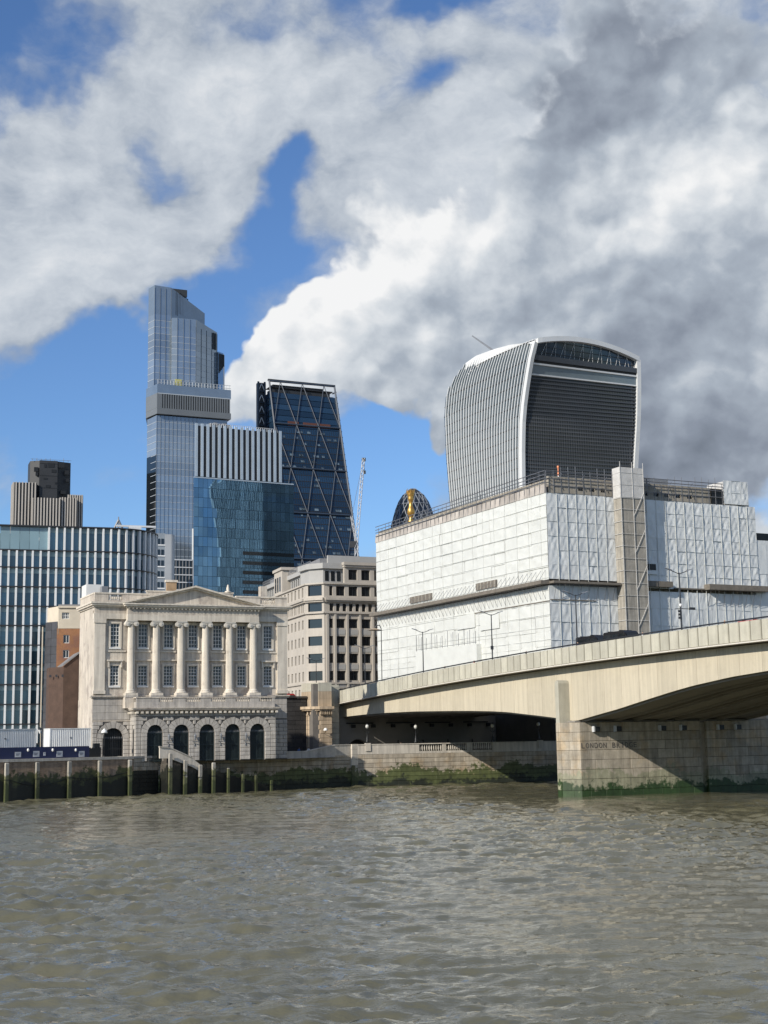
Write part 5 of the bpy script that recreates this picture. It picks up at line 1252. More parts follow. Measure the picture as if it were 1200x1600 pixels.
# ------------------------------------------------------------------ tallest tower
def tall_tower():
    o_ = at_Y(240, 600, 800); fr = Frame(o_.x, o_.y, 5, R(24)); t = fthing('tall_glass_tower', 'tallest stepped glass tower with faceted top, left of centre', 'skyscraper', fr)
    g1 = glass('tower_glass', (.30, .36, .42), .06, 1.7, .12, .25, .06, .5); g2 = glass('tower_glass_top', (.25, .31, .37), .12, 1.7, .1, .2, .06, .45)
    M['tt_line'] = mat('tower_floor_line', (.42, .46, .50), .4, .05, .1); M['tt_dark'] = mat('tower_slot', (.035, .04, .045), .6, .1, .1); M['tt_fin'] = mat('tower_grey_fin', (.15, .165, .18), .45, .08, .1)
    def P_(px, py, off=0.): return fr.uz(px, py, off)
    def band(poly, z0, z1, nf, nm, m, line=True, mull=1.5):
        """storey by storey glass ring on a plan polygon (front edges first)"""
        for k in range(nf):
            a = z0 + (z1 - z0) * k / nf; b = z0 + (z1 - z0) * (k + 1) / nf
            MB().prismz(poly, a + .22, b - .02).build('storey_glass', m, t)
            if line: c = [(sum(p[0] for p in poly) / len(poly), sum(p[1] for p in poly) / len(poly))][0]; MB().prismz([(c[0] + (x - c[0]) * 1.006, c[1] + (y - c[1]) * 1.006) for x, y in poly], a - .02, a + .22).build('floor_line', M['tt_line'], t)
    def mullions(p0, p1, z0, z1, n_, nm='mullion', w=.14, m=None):
        mb = MB()
        for k in range(n_ + 1):
            x = p0[0] + (p1[0] - p0[0]) * k / n_; y = p0[1] + (p1[1] - p0[1]) * k / n_; mb.box(x - w, x + w, y - .25, y + .05, z0, z1)
        mb.build(nm, m or M['tt_fin'], t)
    xr = 44.5
    # shaft
    sh_ = [(-.2, 13), (2.0, 0), (xr, 0), (xr, 32), (5.5, 32)]
    band(sh_, 60, 188.5, 33, 's', g1); mullions((2.0, 0), (26, 0), 60, 188.5, 10, 'shaft_mullion', .05)
    bx('refuge_slot', M['tt_dark'], t, -5.5, 1.5, 6, 31, 60, 156) if False else None
    # dark lower corner on the left flank
    MB().prismz([(-.3, 12.8), (1.85, .3), (2.1, .9), (.1, 13)], 70, 165.5).build('corner_glass', M['pane_dark'], t)
    # belt
    bl = [(-1.3, 12), (1.6, -2.2), (xr + 1.6, -2.2), (xr + 1.6, 33), (5, 33)]
    MB().prismz(bl, 189, 192.5).build('belt_soffit', M['tt_fin'], t); MB().prismz([(x, y) for x, y in bl], 201.2, 206.6).build('belt_top', g2, t)
    MB().prismz([(-.9, 12.4), (2.0, -1.7), (xr + 1.2, -1.7), (xr + 1.2, 32), (5.4, 32)], 192.5, 201.2).build('belt_recess', M['tt_dark'], t)
    MB().prismz([(-1.35, 12), (1.55, -2.2), (4.6, -2.2), (4.6, -1), (.4, 13.4)], 192.5, 201.2).build('belt_corner', M['tt_fin'], t)
    for k in range(29): x = 5.2 + k * (xr - 4.2) / 28.5; bx('belt_fin', M['tt_fin'], t, x, x + .75, -2.2, -1.69, 192.5, 201.2)
    bx('belt_line', M['tt_line'], t, 1.9, xr + 1.6, -2.26, -2.21, 200.9, 201.4)
    # upper blocks: rear slab to the peak, front lobe lower
    xa, za = P_(240, 443); xb_, zb_ = P_(268, 446)
    rear = [(-.7, 11), (1.0, 3.2), (10.9, 3.2), (35.0, 15), (35.0, 31), (5.0, 31)]
    band(rear, 206.6, 250, 11, 'u', g1); 
    zt1, zt2, zt3 = za - .2, P_(290, 455)[1], P_(322, 478)[1]
    mb = MB(); n_ = len(rear); tops = [zt1 + .4, zt1 + .4, zt1, zt3, zt3 - 1, zt1]; vs = [(x, y, 250) for x, y in rear] + [(x, y, z) for (x, y), z in zip(rear, tops)]
    mb.add(vs, [tuple(range(n_ - 1, -1, -1)), tuple(range(n_, 2 * n_))] + [(i, (i + 1) % n_, (i + 1) % n_ + n_, i + n_) for i in range(n_)]); mb.build('crown_slab', g2, t)
    # louvred crown strips
    for k in range(19):
        f_ = k / 18; x = 14.0 + 18.8 * f_; y = 3.2 + (x - 10.2) / 22.8 * 11.8 - .35; zt_ = zt1 + (zt3 - zt1) * (x - 10.2) / 22.8 + (1.5 if 1 < k < 9 else -.3)
        bx('crown_louvre', M['tt_dark'] if k < 9 else M['tt_fin'], t, x, x + .55, y, y + .5, zt_ - 14 + 4 * f_, zt_)
    m_ = MB(); 
    m_.box(12.5, 22, 8, 10, zt1 - 3.0, zt1 + 1.2); m_.build('crown_plant', M['tt_dark'], t)
    front = [(11.0, 3.1), (10.6, -.2), (13.6, -.9), (25.0, -.9), (40.8, 8.5), (40.8, 28), (16, 28)]
    zf = P_(290, 499)[1]; zf2 = P_(338, 513)[1]
    band(front, 206.6, 240, 9, 'f', g1)
    n_ = len(front); tops = [zf, zf, zf, zf + .3, zf2, zf2, zf]; mb = MB(); mb.add([(x, y, 240) for x, y in front] + [(x, y, z) for (x, y), z in zip(front, tops)], [tuple(range(n_ - 1, -1, -1)), tuple(range(n_, 2 * n_))] + [(i, (i + 1) % n_, (i + 1) % n_ + n_, i + n_) for i in range(n_)]); mb.build('lobe_top', g2, t)
    for k in (0, 1): x = 37.4 + k * 1.5; bx('lobe_slot', M['tt_dark'], t, x, x + .9, 6.0 + k, 7.2 + k, zf2 - 11, zf2 - 1)
    mullions((13.6, -.95), (25, -.95), 206.6, zf, 3, 'lobe_mullion', .06); mullions((25, -.95), (40.8, 8.45), 206.6, zf2 - 1, 4, 'lobe_mullion', .06); mullions((1.0, 3.15), (10.9, 3.15), 206.6, zt1 - 1, 3, 'slab_mullion', .06)
    # bright reflecting return
    right = [(40.9, 6.5), (45.0, 9.5), (47.2, 14), (47.2, 26), (40.9, 26)]; zr = P_(347, 545)[1]
    MB().prismz(right, 206.6, zr).build('side_lobe', g1, t); 
    for k in range(5): bx('side_slot', M['tt_dark'], t, 41.4 + k * .9, 41.9 + k * .9, 6.6 + k * .6, 7.4 + k * .6, zr - 13 + 1.2 * k, zr - 1.0)
    mb = MB()
    for z in (207.5, 209.2): mb.tube((2, -2.2, z), (xr + 1.5, -2.2, z), .14, 4)
    for k in range(24): x = 2 + k * 1.87; mb.tube((x, -2.2, 206.6), (x, -2.2, 209.2), .14, 4)
    mb.build('terrace_rail', M['tt_line'], t)
    # yellow cleaning crane on the terrace
    u_, z_ = P_(280, 612, -2); c = MB(); c.box(u_ - 2.2, u_ + 1.6, -1.6, .4, 206.7, 210.5); c.tube((u_ - 6.5, -1, z_ + 2.2), (u_ + 4.5, -1, z_ - .2), .45, 5); cr = c.build('cradle_crane', mat('yellow_paint', (.5, .48, .16), .5, .1, 1.), t)
    MB().box(u_ + 3.2, u_ + 5, -2, 0, z_ - 1.2, z_ + .6).build('counterweight', M['white'], cr)
tall_tower()

# ------------------------------------------------------------------ blue glass office with striped crown
def blue_office():
    o_ = at_Y(306, 700, 640); fr = Frame(o_.x, o_.y, 5, R(28.0)); t = fthing('blue_glass_office', 'blue mirror-glass office block with black and white striped upper storeys', 'office building', fr)
    M['mirror_pane'] = glass('mirror_pane', (.15, .28, .40), .02, 1.5, .2, .0, .25, .85); M['bl_frame'] = mat('blue_frame', (.03, .06, .085), .4, .1, .2); M['str_white'] = glass('striped_panel', (.40, .48, .56), .25, 1.7, .1)
    P_ = lambda px, py: fr.uz(px, py)
    x0, zt = P_(303, 746); x1 = P_(459, 759)[0]; zt = 121.7; zb = 40.
    MB().prismz([(x0 + .1, .35), (x1 - .1, .35), (x1 - .1, 30), (x0 + 14, 30)], 0, zt - .3).build('core', M['bl_frame'], t)
    cols = 22; rows = 13; rr = random.Random(6); pw = (x1 - x0) / cols; ph = (zt - 63) / rows
    me = MB().box(-.5, .5, 0, .12, -.5, .5).mesh('glass_pane', M['mirror_pane'])
    for c in range(cols):
        for r_ in range(rows):
            put(me, 'glass_pane', t, (x0 + (c + .5) * pw, .1, 63 + (r_ + .5) * ph), (rr.gauss(0, .0022), 0, rr.gauss(0, .0022)), (pw - .1, 1, ph - .14))
    bx('lower_glass', M['mirror_pane'], t, x0, x1, .12, .3, 0, 62.9)
    # spandrel bars behind alternate storeys
    for r_ in range(6): bx('spandrel', M['pane_dark'], t, x0 + (x1 - x0) * .48, x1, .05, .09, 63 + (r_ + .35) * ph * 1.0, 63 + (r_ + .72) * ph)
    bx('edge_trim', M['white'], t, x0 - .55, x0 - .02, -.1, .5, 40, P_(303, 826)[1]); bx('roof_edge', M['str_white'], t, x0, x1, -.12, .3, zt, zt + .5)
    # striped crown
    xs0, xs1 = 0, P_(442, 700)[0]; zc0, zc1 = zt + .6, 147.5
    MB().prismz([(xs0 + .6, 1.2), (xs1 - .1, 1.2), (xs1 - .1, 30), (xs0 + 14, 30)], zt + .55, zc1 - 1).build('crown_core', M['floor_band'], t)
    for k in range(16):
        x = xs0 + (xs1 - xs0 - 1.5) * k / 15; f_ = bx('stripe_fin', M['str_white'], t, x, x + 1.3, .85, 1.19, zc0 + .3, zc1)
    for k in range(5): bx('gantry', M['grey_metal'], t, 8 + k * 2.2, 9.6 + k * 2.2, 3, 5, zc1 - 1, zc1 + 1.2 + .5 * (k % 2))
    mb = MB()
    for k in range(30): x = 8 + k * 1.1; mb.tube((x, 2.5, zc1 - 1), (x, 2.5, zc1 + 1.0), .09, 4)
    mb.tube((8, 2.5, zc1 + 1), (41, 2.5, zc1 + 1), .1, 4); mb.build('crown_rail', M['offwhite'], t)
blue_office()

# ------------------------------------------------------------------ wedge tower with diagonal bracing
def wedge_tower():
    o_ = at_Y(420, 590, 850); fr = Frame(o_.x, o_.y, 5, R(25)); t = fthing('wedge_tower', 'dark wedge-shaped glass tower with diagonal steel bracing', 'skyscraper', fr)
    g_ = glass('wedge_glass', (.014, .036, .07), .1, 1.7, .35, .3, .08); M['brace'] = mat('brace_steel', (.035, .05, .075), .45, .1, .1); gl2 = glass('wedge_glass_pale', (.10, .14, .17), .12, 1.9, .5, .2, .1)
    W = 43.5; ZT = 220.5; sl = .30           # front leans: y = -sl*(ZT-z)
    fy = lambda z: -sl * (ZT - z); nf = 56; z0 = 5.
    drift = 0.0
    # storeys: glass strip with ledge each
    hs = (ZT - z0) / nf
    rr = random.Random(12)
    for k in range(22, nf):
        a = z0 + k * hs; b = a + hs; ya, yb = fy(a), fy(b); m = g_
        mb = MB(); mb.add([(.2, ya, a + .3), (W - .2, ya, a + .3), (W - .2, yb, b), (.2, yb, b), (.2, 6, a + .3), (W - .2, 6, a + .3), (W - .2, 6, b), (.2, 6, b)], [(0, 1, 2, 3), (5, 4, 7, 6), (1, 5, 6, 2), (4, 0, 3, 7), (3, 2, 6, 7), (1, 0, 4, 5)])
        if k < 54: mb.build('storey_glass', m, t)
        if k < 48: bx('floor_edge', M['floor_band'], t, .1, W - .1, ya - .15, ya + 1, a - .05, a + .3)
        elif k >= 54: bx('open_floor', M['floor_band'], t, 1, W - 1, ya + 1, 8, a, a + .5); bx('plant', M['t42_core'], t, 2 + rr.uniform(0, 4), W - 2 - rr.uniform(0, 6), ya + 3, 9, a + .5, a + 2.2 + rr.uniform(0, 1.3))
        if k < 48 and rr.random() < .5:
            for q in range(rr.randint(2, 7)): x = rr.uniform(1, W - 4); w_ = rr.uniform(1, 3.5); mb = MB(); mb.add([(x, ya - .12, a + .8), (x + w_, ya - .12, a + .8), (x + w_, yb - .06, b - .7), (x, yb - .06, b - .7)], [(0, 1, 2, 3)]); mb.build('pale_pane', gl2, t)  # paler panes scattered at random over the glass
    bx('lower_body', g_, t, .2, W - .2, fy(60), 6, 5, z0 + 22 * hs)
    for x0_, x1_ in ((9, 16), (19, 28), (30, 37)): z = z0 + 48 * hs + .8; bx('red_panel', mat('rust_panel', (.12, .045, .03), .7, .2, .3), t, x0_, x1_, fy(z) + .1, fy(z) + .4, z, z + 3.4)
    mu = MB()
    for k in range(30): x = .4 + k * (W - .8) / 29; mu.add([(x - .07, fy(z0 + 22 * hs) - .2, z0 + 22 * hs), (x + .07, fy(z0 + 22 * hs) - .2, z0 + 22 * hs), (x + .07, fy(z0 + 48 * hs) - .2, z0 + 48 * hs), (x - .07, fy(z0 + 48 * hs) - .2, z0 + 48 * hs)], [(0, 1, 2, 3)])
    mu.build('mullion_lines', M['floor_band'], t)
    # megaframe
    seg = 28.6; lv = [ZT - seg * k for k in range(0, 8)]; nb = 3; bw = W / nb
    for i, z in enumerate(lv[:-1]):
        zl = lv[i + 1]
        mb = MB(); mb.tube((-.3, fy(z - (0 if i else .4)) - .7, z - (0 if i else .4)), (W + .3, fy(z - (0 if i else .4)) - .7, z), .55, 5); mb.build('ring_beam', M['brace'], t)
        sgn = i % 2
        for k in range(nb):
            x = k * bw
            if sgn: tops, bots = (x, x + bw), (x + bw / 2,) * 2
            else: tops, bots = (x + bw / 2,) * 2, (x, x + bw)
            for a, b in zip(tops, bots): MB().tube((a, fy(z) - .7, z), (b, fy(zl) - .7, zl), .26, 5).build('brace', M['brace'], t)
    for x in (0, W): MB().tube((x, fy(ZT) - .6, ZT), (x, fy(5) - .6, 5), .6, 5).build('edge_post', M['brace'], t)
    mb = MB(); mb.box(-.6, W + .6, -.8, .6, ZT - .2, ZT + 1.0); mb.build('crown_beam', M['dark'], t)
    # ladder frame at the back-left edge
    lx0, lx1 = fr.u(409, 620), fr.u(419, 620)
    for x in (lx0, lx1): bx('ladder_post', M['brace'], t, x - .5, x + .5, 5.6, 6.6, 100, ZT + .5)
    k = 0; z = 150.
    while z < ZT - 2:
        bx('ladder_rung', M['brace'], t, lx0 + .5, lx1 - .5, 5.8, 6.4, z, z + .5); mb = MB(); mb.tube((lx0, 6, z) if k % 2 else (lx1, 6, z), ((lx0 + lx1) / 2, 6, z + 5.1), .3, 5); mb.tube((lx1, 6, z) if k % 2 else (lx0, 6, z), ((lx0 + lx1) / 2, 6, z + 5.1), .3, 5); mb.build('ladder_brace', M['offwhite'], t); z += 7.2; k += 1
    bx('ladder_core', M['dark'], t, lx0, lx1 + 1, 6.7, 10, 100, ZT); bx('rear_core', M['dark'], t, lx1 + .5, W, 6.5, 22, 5, ZT - 8)
    # east flank balconies give the serrated right edge
    for k in range(24, nf): a = z0 + k * hs; bx('flank_ledge', M['brace'], t, W + .1, W + 1.1, fy(a) - .2, fy(a) + 5, a, a + .4)
wedge_tower()

# ------------------------------------------------------------------ crane
def crane():
    b_ = at_Y(556, 868, 760); t = thing('tower_crane', 'pale lattice luffing crane beside the wedge tower', 'crane', (b_.x, b_.y, 5))
    L = lambda px, py: at_Y(px, py, 760) - Vector((b_.x, b_.y, 5))
    def lattice(a, b, w, n_, r_, name, m):
        mb = MB(); a = Vector(a); b = Vector(b); d = (b - a).normalized(); u_ = d.cross(Vector((0, 1, 0))).normalized() * w; v_ = Vector((0, w, 0)); cs = [u_ + v_, u_ - v_, -u_ - v_, -u_ + v_]
        for c in cs: mb.tube(a + c, b + c * .6, r_, 4)
        for k in range(n_):
            p = a + (b - a) * k / n_; q = a + (b - a) * (k + 1) / n_
            for i in range(4): mb.tube(p + cs[i], q + cs[(i + 1) % 4] * .9, r_ * .7, 4)
        return mb.build(name, m, t)
    m = mat('crane_paint', (.55, .57, .60), .5, .08, .3)
    lattice((0, 0, 0), L(557, 845), 1.0, 26, .2, 'mast', m); lattice(L(557, 848), L(568, 716), .8, 16, .18, 'jib', m); lattice(L(557, 848), L(549, 806), .6, 5, .15, 'a_frame', m)
    MB().path([L(568, 716), L(551, 800)], .1, 4).build('stay_cable', M['grey_metal'], t); MB().path([L(568.5, 716), L(569.5, 735)], .1, 4).build('hook_line', M['grey_metal'], t)
    c = L(553, 850); MB().box(c.x - 2.2, c.x + 1.5, c.y - 1, c.y + 1, c.z - 2, c.z + 1.4).build('cab', M['dark'], t); c = L(569.5, 737); MB().box(c.x - .7, c.x + .7, c.y - .5, c.y + .5, c.z - 1.2, c.z + .6).build('hook_block', M['dark'], t)
    c = L(568, 718); MB().box(c.x - 1, c.x + 1.2, c.y - .5, c.y + .5, c.z - .9, c.z + .9).build('jib_head', M['dark'], t)
crane()

# ------------------------------------------------------------------ beige stone office
def beige_office():
    o_ = at_Y(487, 960, 285); fr = Frame(o_.x, o_.y, 0, R(24)); t = fthing('beige_office', 'beige stone office block with rows of dark windows beyond the turret', 'office building', fr)
    KB = 1.21; t.scale = (KB, KB, KB); t.location = CAM + (fr.o - CAM) * KB; t.location.z = H - H * KB
    ms = mat('beige_stone', (.46, .42, .365), .8, .08, .4, .15, 5, rnd=.03, streak=.08); mg = mat('grey_attic_stone', (.38, .375, .36), .8, .08, .4)
    rows = [(30.15, 32.0), (26.6, 28.5), (23.1, 25.0), (19.6, 21.5), (16.1, 18.0), (12.6, 14.5)]
    X1 = 16.2
    cols = [(3.85, 4.6), (5.35, 7.25), (8.1, 10.05), (10.95, 12.9), (13.8, 15.7), (16.6, 18.5)]
    holes = [(a, b, c, d) for a, b in cols for c, d in rows] + [(a, b, 36.7, 38.65) for a, b in cols[:]] + [(3.9 + k * 1.42, 4.75 + k * 1.42, 33.55, 35.1) for k in range(10)]
    holes2 = [(8.1, 10.05, 40.0, 42.1), (10.95, 12.9, 40.0, 42.1), (13.8, 15.7, 40, 42.1)]
    wall_grid(MB(), 2.7, X1, 5, 39.2, 0, .8, holes).build('front_wall', ms, t); wall_grid(MB(), 7.2, X1, 39.2, 43.0, 0, .8, holes2).build('attic_front', ms, t)
    def win(h_, y=.45):
        f_ = bx('window', M['pane_dark'], t, h_[0], h_[1], y, y + .05, h_[2], h_[3]); n_ = 2 if h_[1] - h_[0] > 1.2 else 1; w_ = h_[1] - h_[0]
        fr_ = MB(); e = .06 / w_
        for k in range(n_ + 1): c_ = k / n_; fr_.box(max(0, c_ - e), min(1, c_ + e), -1.6, 0, 0, 1)
        fr_.box(0, 1, -1.5, -.01, .0, .03); fr_.box(0, 1, -1.5, -.01, .97, 1); fr_.build('frame', M['dark'], f_)
    for h_ in holes + holes2: win(h_)
    # piers and bands proud of the wall
    for x in (3.05, 4.78, 7.45, 10.25, 13.1, 15.95, 18.8): bx('pilaster', ms, t, x, x + .45 if x > 4 else x + .5, -.28, -.001, 15, 33.0)
    for z, d_, h_ in ((33.05, .4, .35), (35.4, .5, .3), (35.72, .8, .5), (39.0, .35, .3), (18.9, .3, .3), (15.2, .3, .25)): bx('band_course', ms, t, 2.7, X1, -d_, -.001, z, z + h_)
    for a, b in cols[1:]:
        for k in range(len(rows) - 1): bx('spandrel_panel', mg, t, a, b, -.06, -.001, rows[k + 1][1] + .3, rows[k][0] - .3)
    bx('attic_cornice', ms, t, 6.9, X1, -.6, .8, 43.0, 43.6); bx('attic_cornice', ms, t, 7.05, X1, -.35, .8, 42.6, 42.99); bx('parapet', mg, t, 4.5, X1, 2.2, 2.8, 40, 45.2); bx('roof', M['lead'], t, 2.7, X1, .8, 16, 38.9, 39.1)
    # chamfered corner bay
    c0, c1 = Vector((0, 3.2)), Vector((2.7, 0)); ca = math.atan2(c1.y - c0.y, c1.x - c0.x); cl = (c1 - c0).length
    e = bpy.data.objects.new('corner_bay', None); COL.objects.link(e); e.parent = t; e.location = (c0.x, c0.y, 0); e.rotation_euler = (0, 0, ca)
    ch = [(.5, cl - .5, c, d) for c, d in rows] + [(.5, cl - .5, 33.5, 35.2), (.5, cl - .5, 36.7, 38.8)]
    mbw = wall_grid(MB(), 0, cl, 5, 39.2, 0, .6, ch); 
    for z, d_, h_ in ((33.05, .4, .35), (35.4, .5, .3), (35.72, .8, .5), (39.0, .35, .3), (18.9, .3, .3)): mbw.box(-.1, cl + .1, -d_, -.001, z, z + h_)
    mbw.build('corner_wall', ms, e)
    for h_ in ch: bx('corner_window', M['pane_dark'], e, h_[0], h_[1], .35, .4, h_[2], h_[3])
    # left face
    far = Vector((-29.6 - .0, 328, 0)); cw = fr.o + fr.ex * c0.x + fr.ey * c0.y; f2_ = Frame(far.x, far.y, 0, math.atan2(cw.y - far.y, cw.x - far.x)); L = math.hypot(cw.x - far.x, cw.y - far.y)
    e2 = bpy.data.objects.new('left_wing', None); COL.objects.link(e2); e2.parent = t
    e2.location = fr.loc((far.x, far.y, 0)); e2.rotation_euler = (0, 0, f2_.a - fr.a)
    lh = []; x = L - 3.2
    while x > 3: lh += [(x, x + 1.2, c, d) for c, d in rows] + [(x, x + 1.2, 36.7, 38.65)] + [(x - .4, x + .3, 33.55, 35.1), (x + .75, x + 1.45, 33.55, 35.1)]; x -= 2.9
    wall_grid(MB(), 0, L, 5, 39.2, 0, .6, lh).build('wing_wall', ms, e2)
    for h_ in lh: bx('wing_window', M['pane_dark'], e2, h_[0], h_[1], .35, .4, h_[2], h_[3])
    mb = MB()
    for z, d_, h_ in ((33.05, .4, .35), (35.4, .5, .3), (35.72, .8, .5), (39.0, .35, .3), (18.9, .3, .3)): mb.box(0, L, -d_, -.001, z, z + h_)
    mb.build('wing_band', ms, e2)
    # set-back attic storey with rail and pavilion
    ah = [(x, x + 1.1, 39.6, 41.6) for x in np.arange(2, L - 3, 1.75)]; wall_grid(MB(), 0, L - 1.2, 39.2, 42.0, 1.6, 2.0, [tuple(float(v) for v in h_) for h_ in ah]).build('attic_wall', mg, e2)
    bx('attic_glass', M['pane_dark'], e2, 0, L - 1.3, 1.8, 1.85, 39.5, 41.7); bx('attic_eave', mg, e2, 0, L - .8, 1.0, 5, 42.0, 42.9); bx('attic_roof', M['lead'], e2, 0, L, 3, 9, 42.9, 44.6); bx('pavilion', ms, e2, L - 26, L - 19, -.1, 3, 39.3, 44.3); bx('pavilion_cap', ms, e2, L - 26.4, L - 18.6, -.4, 3.3, 44.3, 44.9)
    for k in range(3): bx('pavilion_window', M['pane_dark'], e2, L - 25.2 + k * 1.9, L - 24.1 + k * 1.9, -.14, -.11, 39.8, 43.0)
    mb = MB()
    for k in range(40): x = k * L / 40; mb.tube((x, 1.3, 42.9), (x, 1.3, 44.1), .05, 4)
    mb.tube((0, 1.3, 44.1), (L - 1, 1.3, 44.1), .06, 4); mb.tube((0, 1.3, 43.5), (L - 1, 1.3, 43.5), .05, 4); mb.build('roof_rail', M['grey_metal'], e2)
    mb = MB(); mb.prismz([(1, 4), (3, 1.2), (7.3, 1.2), (7.3, 9), (1, 9)], 39.2, 42.3); mb.build('corner_attic', mg, t)
    for k in range(3): bx('attic_window', M['pane_dark'], t, 3.4 + k * 1.3, 4.2 + k * 1.3, 1.12, 1.18, 39.8, 41.8)
    mb = MB(); mb.prismz([(.4, 4), (2.7, .6), (7.3, .6), (7.3, 9), (.4, 9)], 42.3, 43.4); mb.build('corner_eave', mg, t)
    bx('core', M['dark'], t, 3, X1 - .1, 1, 18, 5, 38.8)
beige_office()
# ------------------------------------------------------------------ flared tower on the right
def flared_tower():
    o_ = at_Y(815, 748, 535); fr = Frame(o_.x, o_.y, 0, R(26)); t = fthing('flared_tower', 'top-heavy curved tower with white ribs and dark louvred front', 'skyscraper', fr)
    gw = glass('flared_glass', (.05, .075, .09), .08, 1.9, .2, .15, .1); gs = glass('flared_front_glass', (.035, .05, .07), .1, 1.7, .2, .1, .1, .3)
    M['rib_white'] = mat('white_rib', (.66, .67, .67), .4, .05, .1); M['louvre'] = mat('louvre_grey', (.06, .068, .08), .5, .15, .1); M['band_pale'] = glass('pale_band', (.17, .21, .235), .2, 1.7, .1)
    W = 51.0; ZB = 5.
    zs_ = [5, 60, 90, 104.4, 116.7, 129, 136, 143, 150, 154, 157.5]; ys_ = [3.0, 1.2, .5, 0, -.7, -2.2, -4.4, -7.0, -9.9, -11.6, -12.6]
    ye_ = [4.0, 2.0, -.8, -2.2, -4.0, -6.2, -7.0, -7.6, -8.0, -8.1, -8.2]
    yn_z = [5, 60, 102, 123, 142, 153, 163, 166]; yn_ = [50, 54.5, 58.2, 60.3, 60.9, 58.5, 52, 46]
    yS = lambda z: float(np.interp(z, zs_, ys_)); yE = lambda z: float(np.interp(z, zs_, ye_)); yN = lambda z: float(np.interp(z, yn_z, yn_))
    ze = lambda v: float(np.interp(v, [0, .12, .3, .5, .75, .88, .96, 1.0], [155.0, 157.4, 159.8, 161.4, 162.6, 161.2, 156.5, 150]))
    xw = lambda z: 1.5 * (1 - min(z, 150) / 150) + (0 if z < 148 else .9 * ((z - 148) / 14) ** 2 * 2.4)
    NF = 30; NZ = 22
    def pt_(v, z): return Vector((xw(z), yS(z) + (yN(z) - yS(z)) * v, z))
    # west glass skin
    vs = []; fs = []; NV = 24
    for i in range(NV + 1):
        for j in range(NZ + 1): z = ZB + (ze(i / NV) - ZB) * (j / NZ) ** .62; vs.append(pt_(i / NV, z))
    for i in range(NV):
        for j in range(NZ): a = i * (NZ + 1) + j; fs.append((a, a + NZ + 1, a + NZ + 2, a + 1))
    MB().add(vs, [f[::-1] for f in fs]).build('west_glass', gw, t, smooth=True)
    # floor lines on it
    for q in range(36):
        z = 8 + q * 4.05; mb = MB(); hb = .35; L = [pt_(i / NV, z) for i in range(NV + 1) if z < ze(i / NV) - .5]
        for p, r_ in zip(L[:-1], L[1:]): mb.add([p + Vector((-.12, 0, 0)), r_ + Vector((-.12, 0, 0)), r_ + Vector((-.12, 0, hb)), p + Vector((-.12, 0, hb))], [(3, 2, 1, 0)])
        if len(L) > 1: mb.build('floor_band', M['floor_band'], t)
    for k in range(NF):
        v = (k + .25) / NF; mb = MB(); pts_ = []
        for j in range(NZ + 1): z = 40 + (ze(v) - 40) * (j / NZ) ** .7; pts_.append(pt_(v, z))
        vs = []; fs = []
        for p in pts_: vs += [p + Vector((-.42, -.22, 0)), p + Vector((.05, -.22, 0)), p + Vector((.05, .22, 0)), p + Vector((-.42, .22, 0))]
        for j in range(NZ):
            for i in range(4): b = (i + 1) % 4; fs.append((4 * j + i, 4 * j + 4 + i, 4 * j + 4 + b, 4 * j + b))
        fs += [(4 * NZ, 4 * NZ + 3, 4 * NZ + 2, 4 * NZ + 1)]
        mb.add(vs, fs); mb.build('rib', M['rib_white'], t)
    # south face glass and louvre rows
    arch = lambda x: 156.6 + 4.6 * math.sin(math.pi * min(max((x + 1) / (W + 6), 0), 1)) ** .8 - 2.2 * x / W
    NX = 14
    def ps(x, z, out=0.): f_ = x / W; y = yS(z) * (1 - f_) + yE(z) * f_; return Vector((x + (1 - f_) * xw(z), y - out, z))
    vs = []; fs = []
    for i in range(NX + 1):
        for j in range(NZ + 1): x = W * i / NX; z = ZB + (arch(x) - 1.2 - ZB) * (j / NZ) ** .62; vs.append(ps(x, z, -.9))
    for i in range(NX):
        for j in range(NZ): a = i * (NZ + 1) + j; fs.append((a, a + NZ + 1, a + NZ + 2, a + 1))
    MB().add(vs, fs).build('south_glass', gs, t, smooth=True)
    def row(name, z0, z1, out0, out1, m, x0=1.0, x1=W - 1.0, n_=12, wob=0.):
        vs = []; fs = []
        for i in range(n_ + 1):
            x = x0 + (x1 - x0) * i / n_
            vs += [ps(x, z0, out0), ps(x, z0, out1), ps(x, z1, out1), ps(x, z1, out0)]
        for i in range(n_):
            for k in range(4): b = (k + 1) % 4; fs.append((4 * i + k, 4 * i + 4 + k, 4 * i + 4 + b, 4 * i + b)[::-1])
        fs += [(0, 1, 2, 3)[::-1], tuple(4 * n_ + q for q in (0, 1, 2, 3))]
        MB().add(vs, fs).build(name, m, t)
    z = 60.
    while z < 143.5: row('louvre_row', z, z + .55, -.3, .3, M['louvre']); z += 1.45
    bars = MB()
    for k in range(64): x = 1 + (W - 2) * k / 63; a, b, c = ps(x, 60, .1), ps(x, 105, .1), ps(x, 143, .1); bars.tube(a, b, .07, 4); bars.tube(b, ps(x, 130, .1), .07, 4); bars.tube(ps(x, 130, .1), c, .07, 4)
    bars.build('louvre_bars', M['louvre'], t)
    row('pale_band', 144.6, 147.6, -.5, .3, M['band_pale']); row('pale_edge', 147.7, 148.3, -.6, .8, M['rib_white']); row('pale_edge', 144.0, 144.5, -.6, .6, M['rib_white']); row('ledge', 149.3, 151.2, -.6, .9, M['louvre'])
    row('terrace_soffit', 148.4, 149.2, -1.2, .1, M['floor_band'])
    tr_ = MB()
    for k in range(22): x = 2 + (W - 4) * k / 21; tr_.tube(ps(x, 151.3, -.5), ps(x + (1.2 if k % 2 else -1.2), arch(min(max(x, 0), W)) - 1.6, -.5), .06, 4)
    tr_.build('garden_truss', M['rib_white'], t)
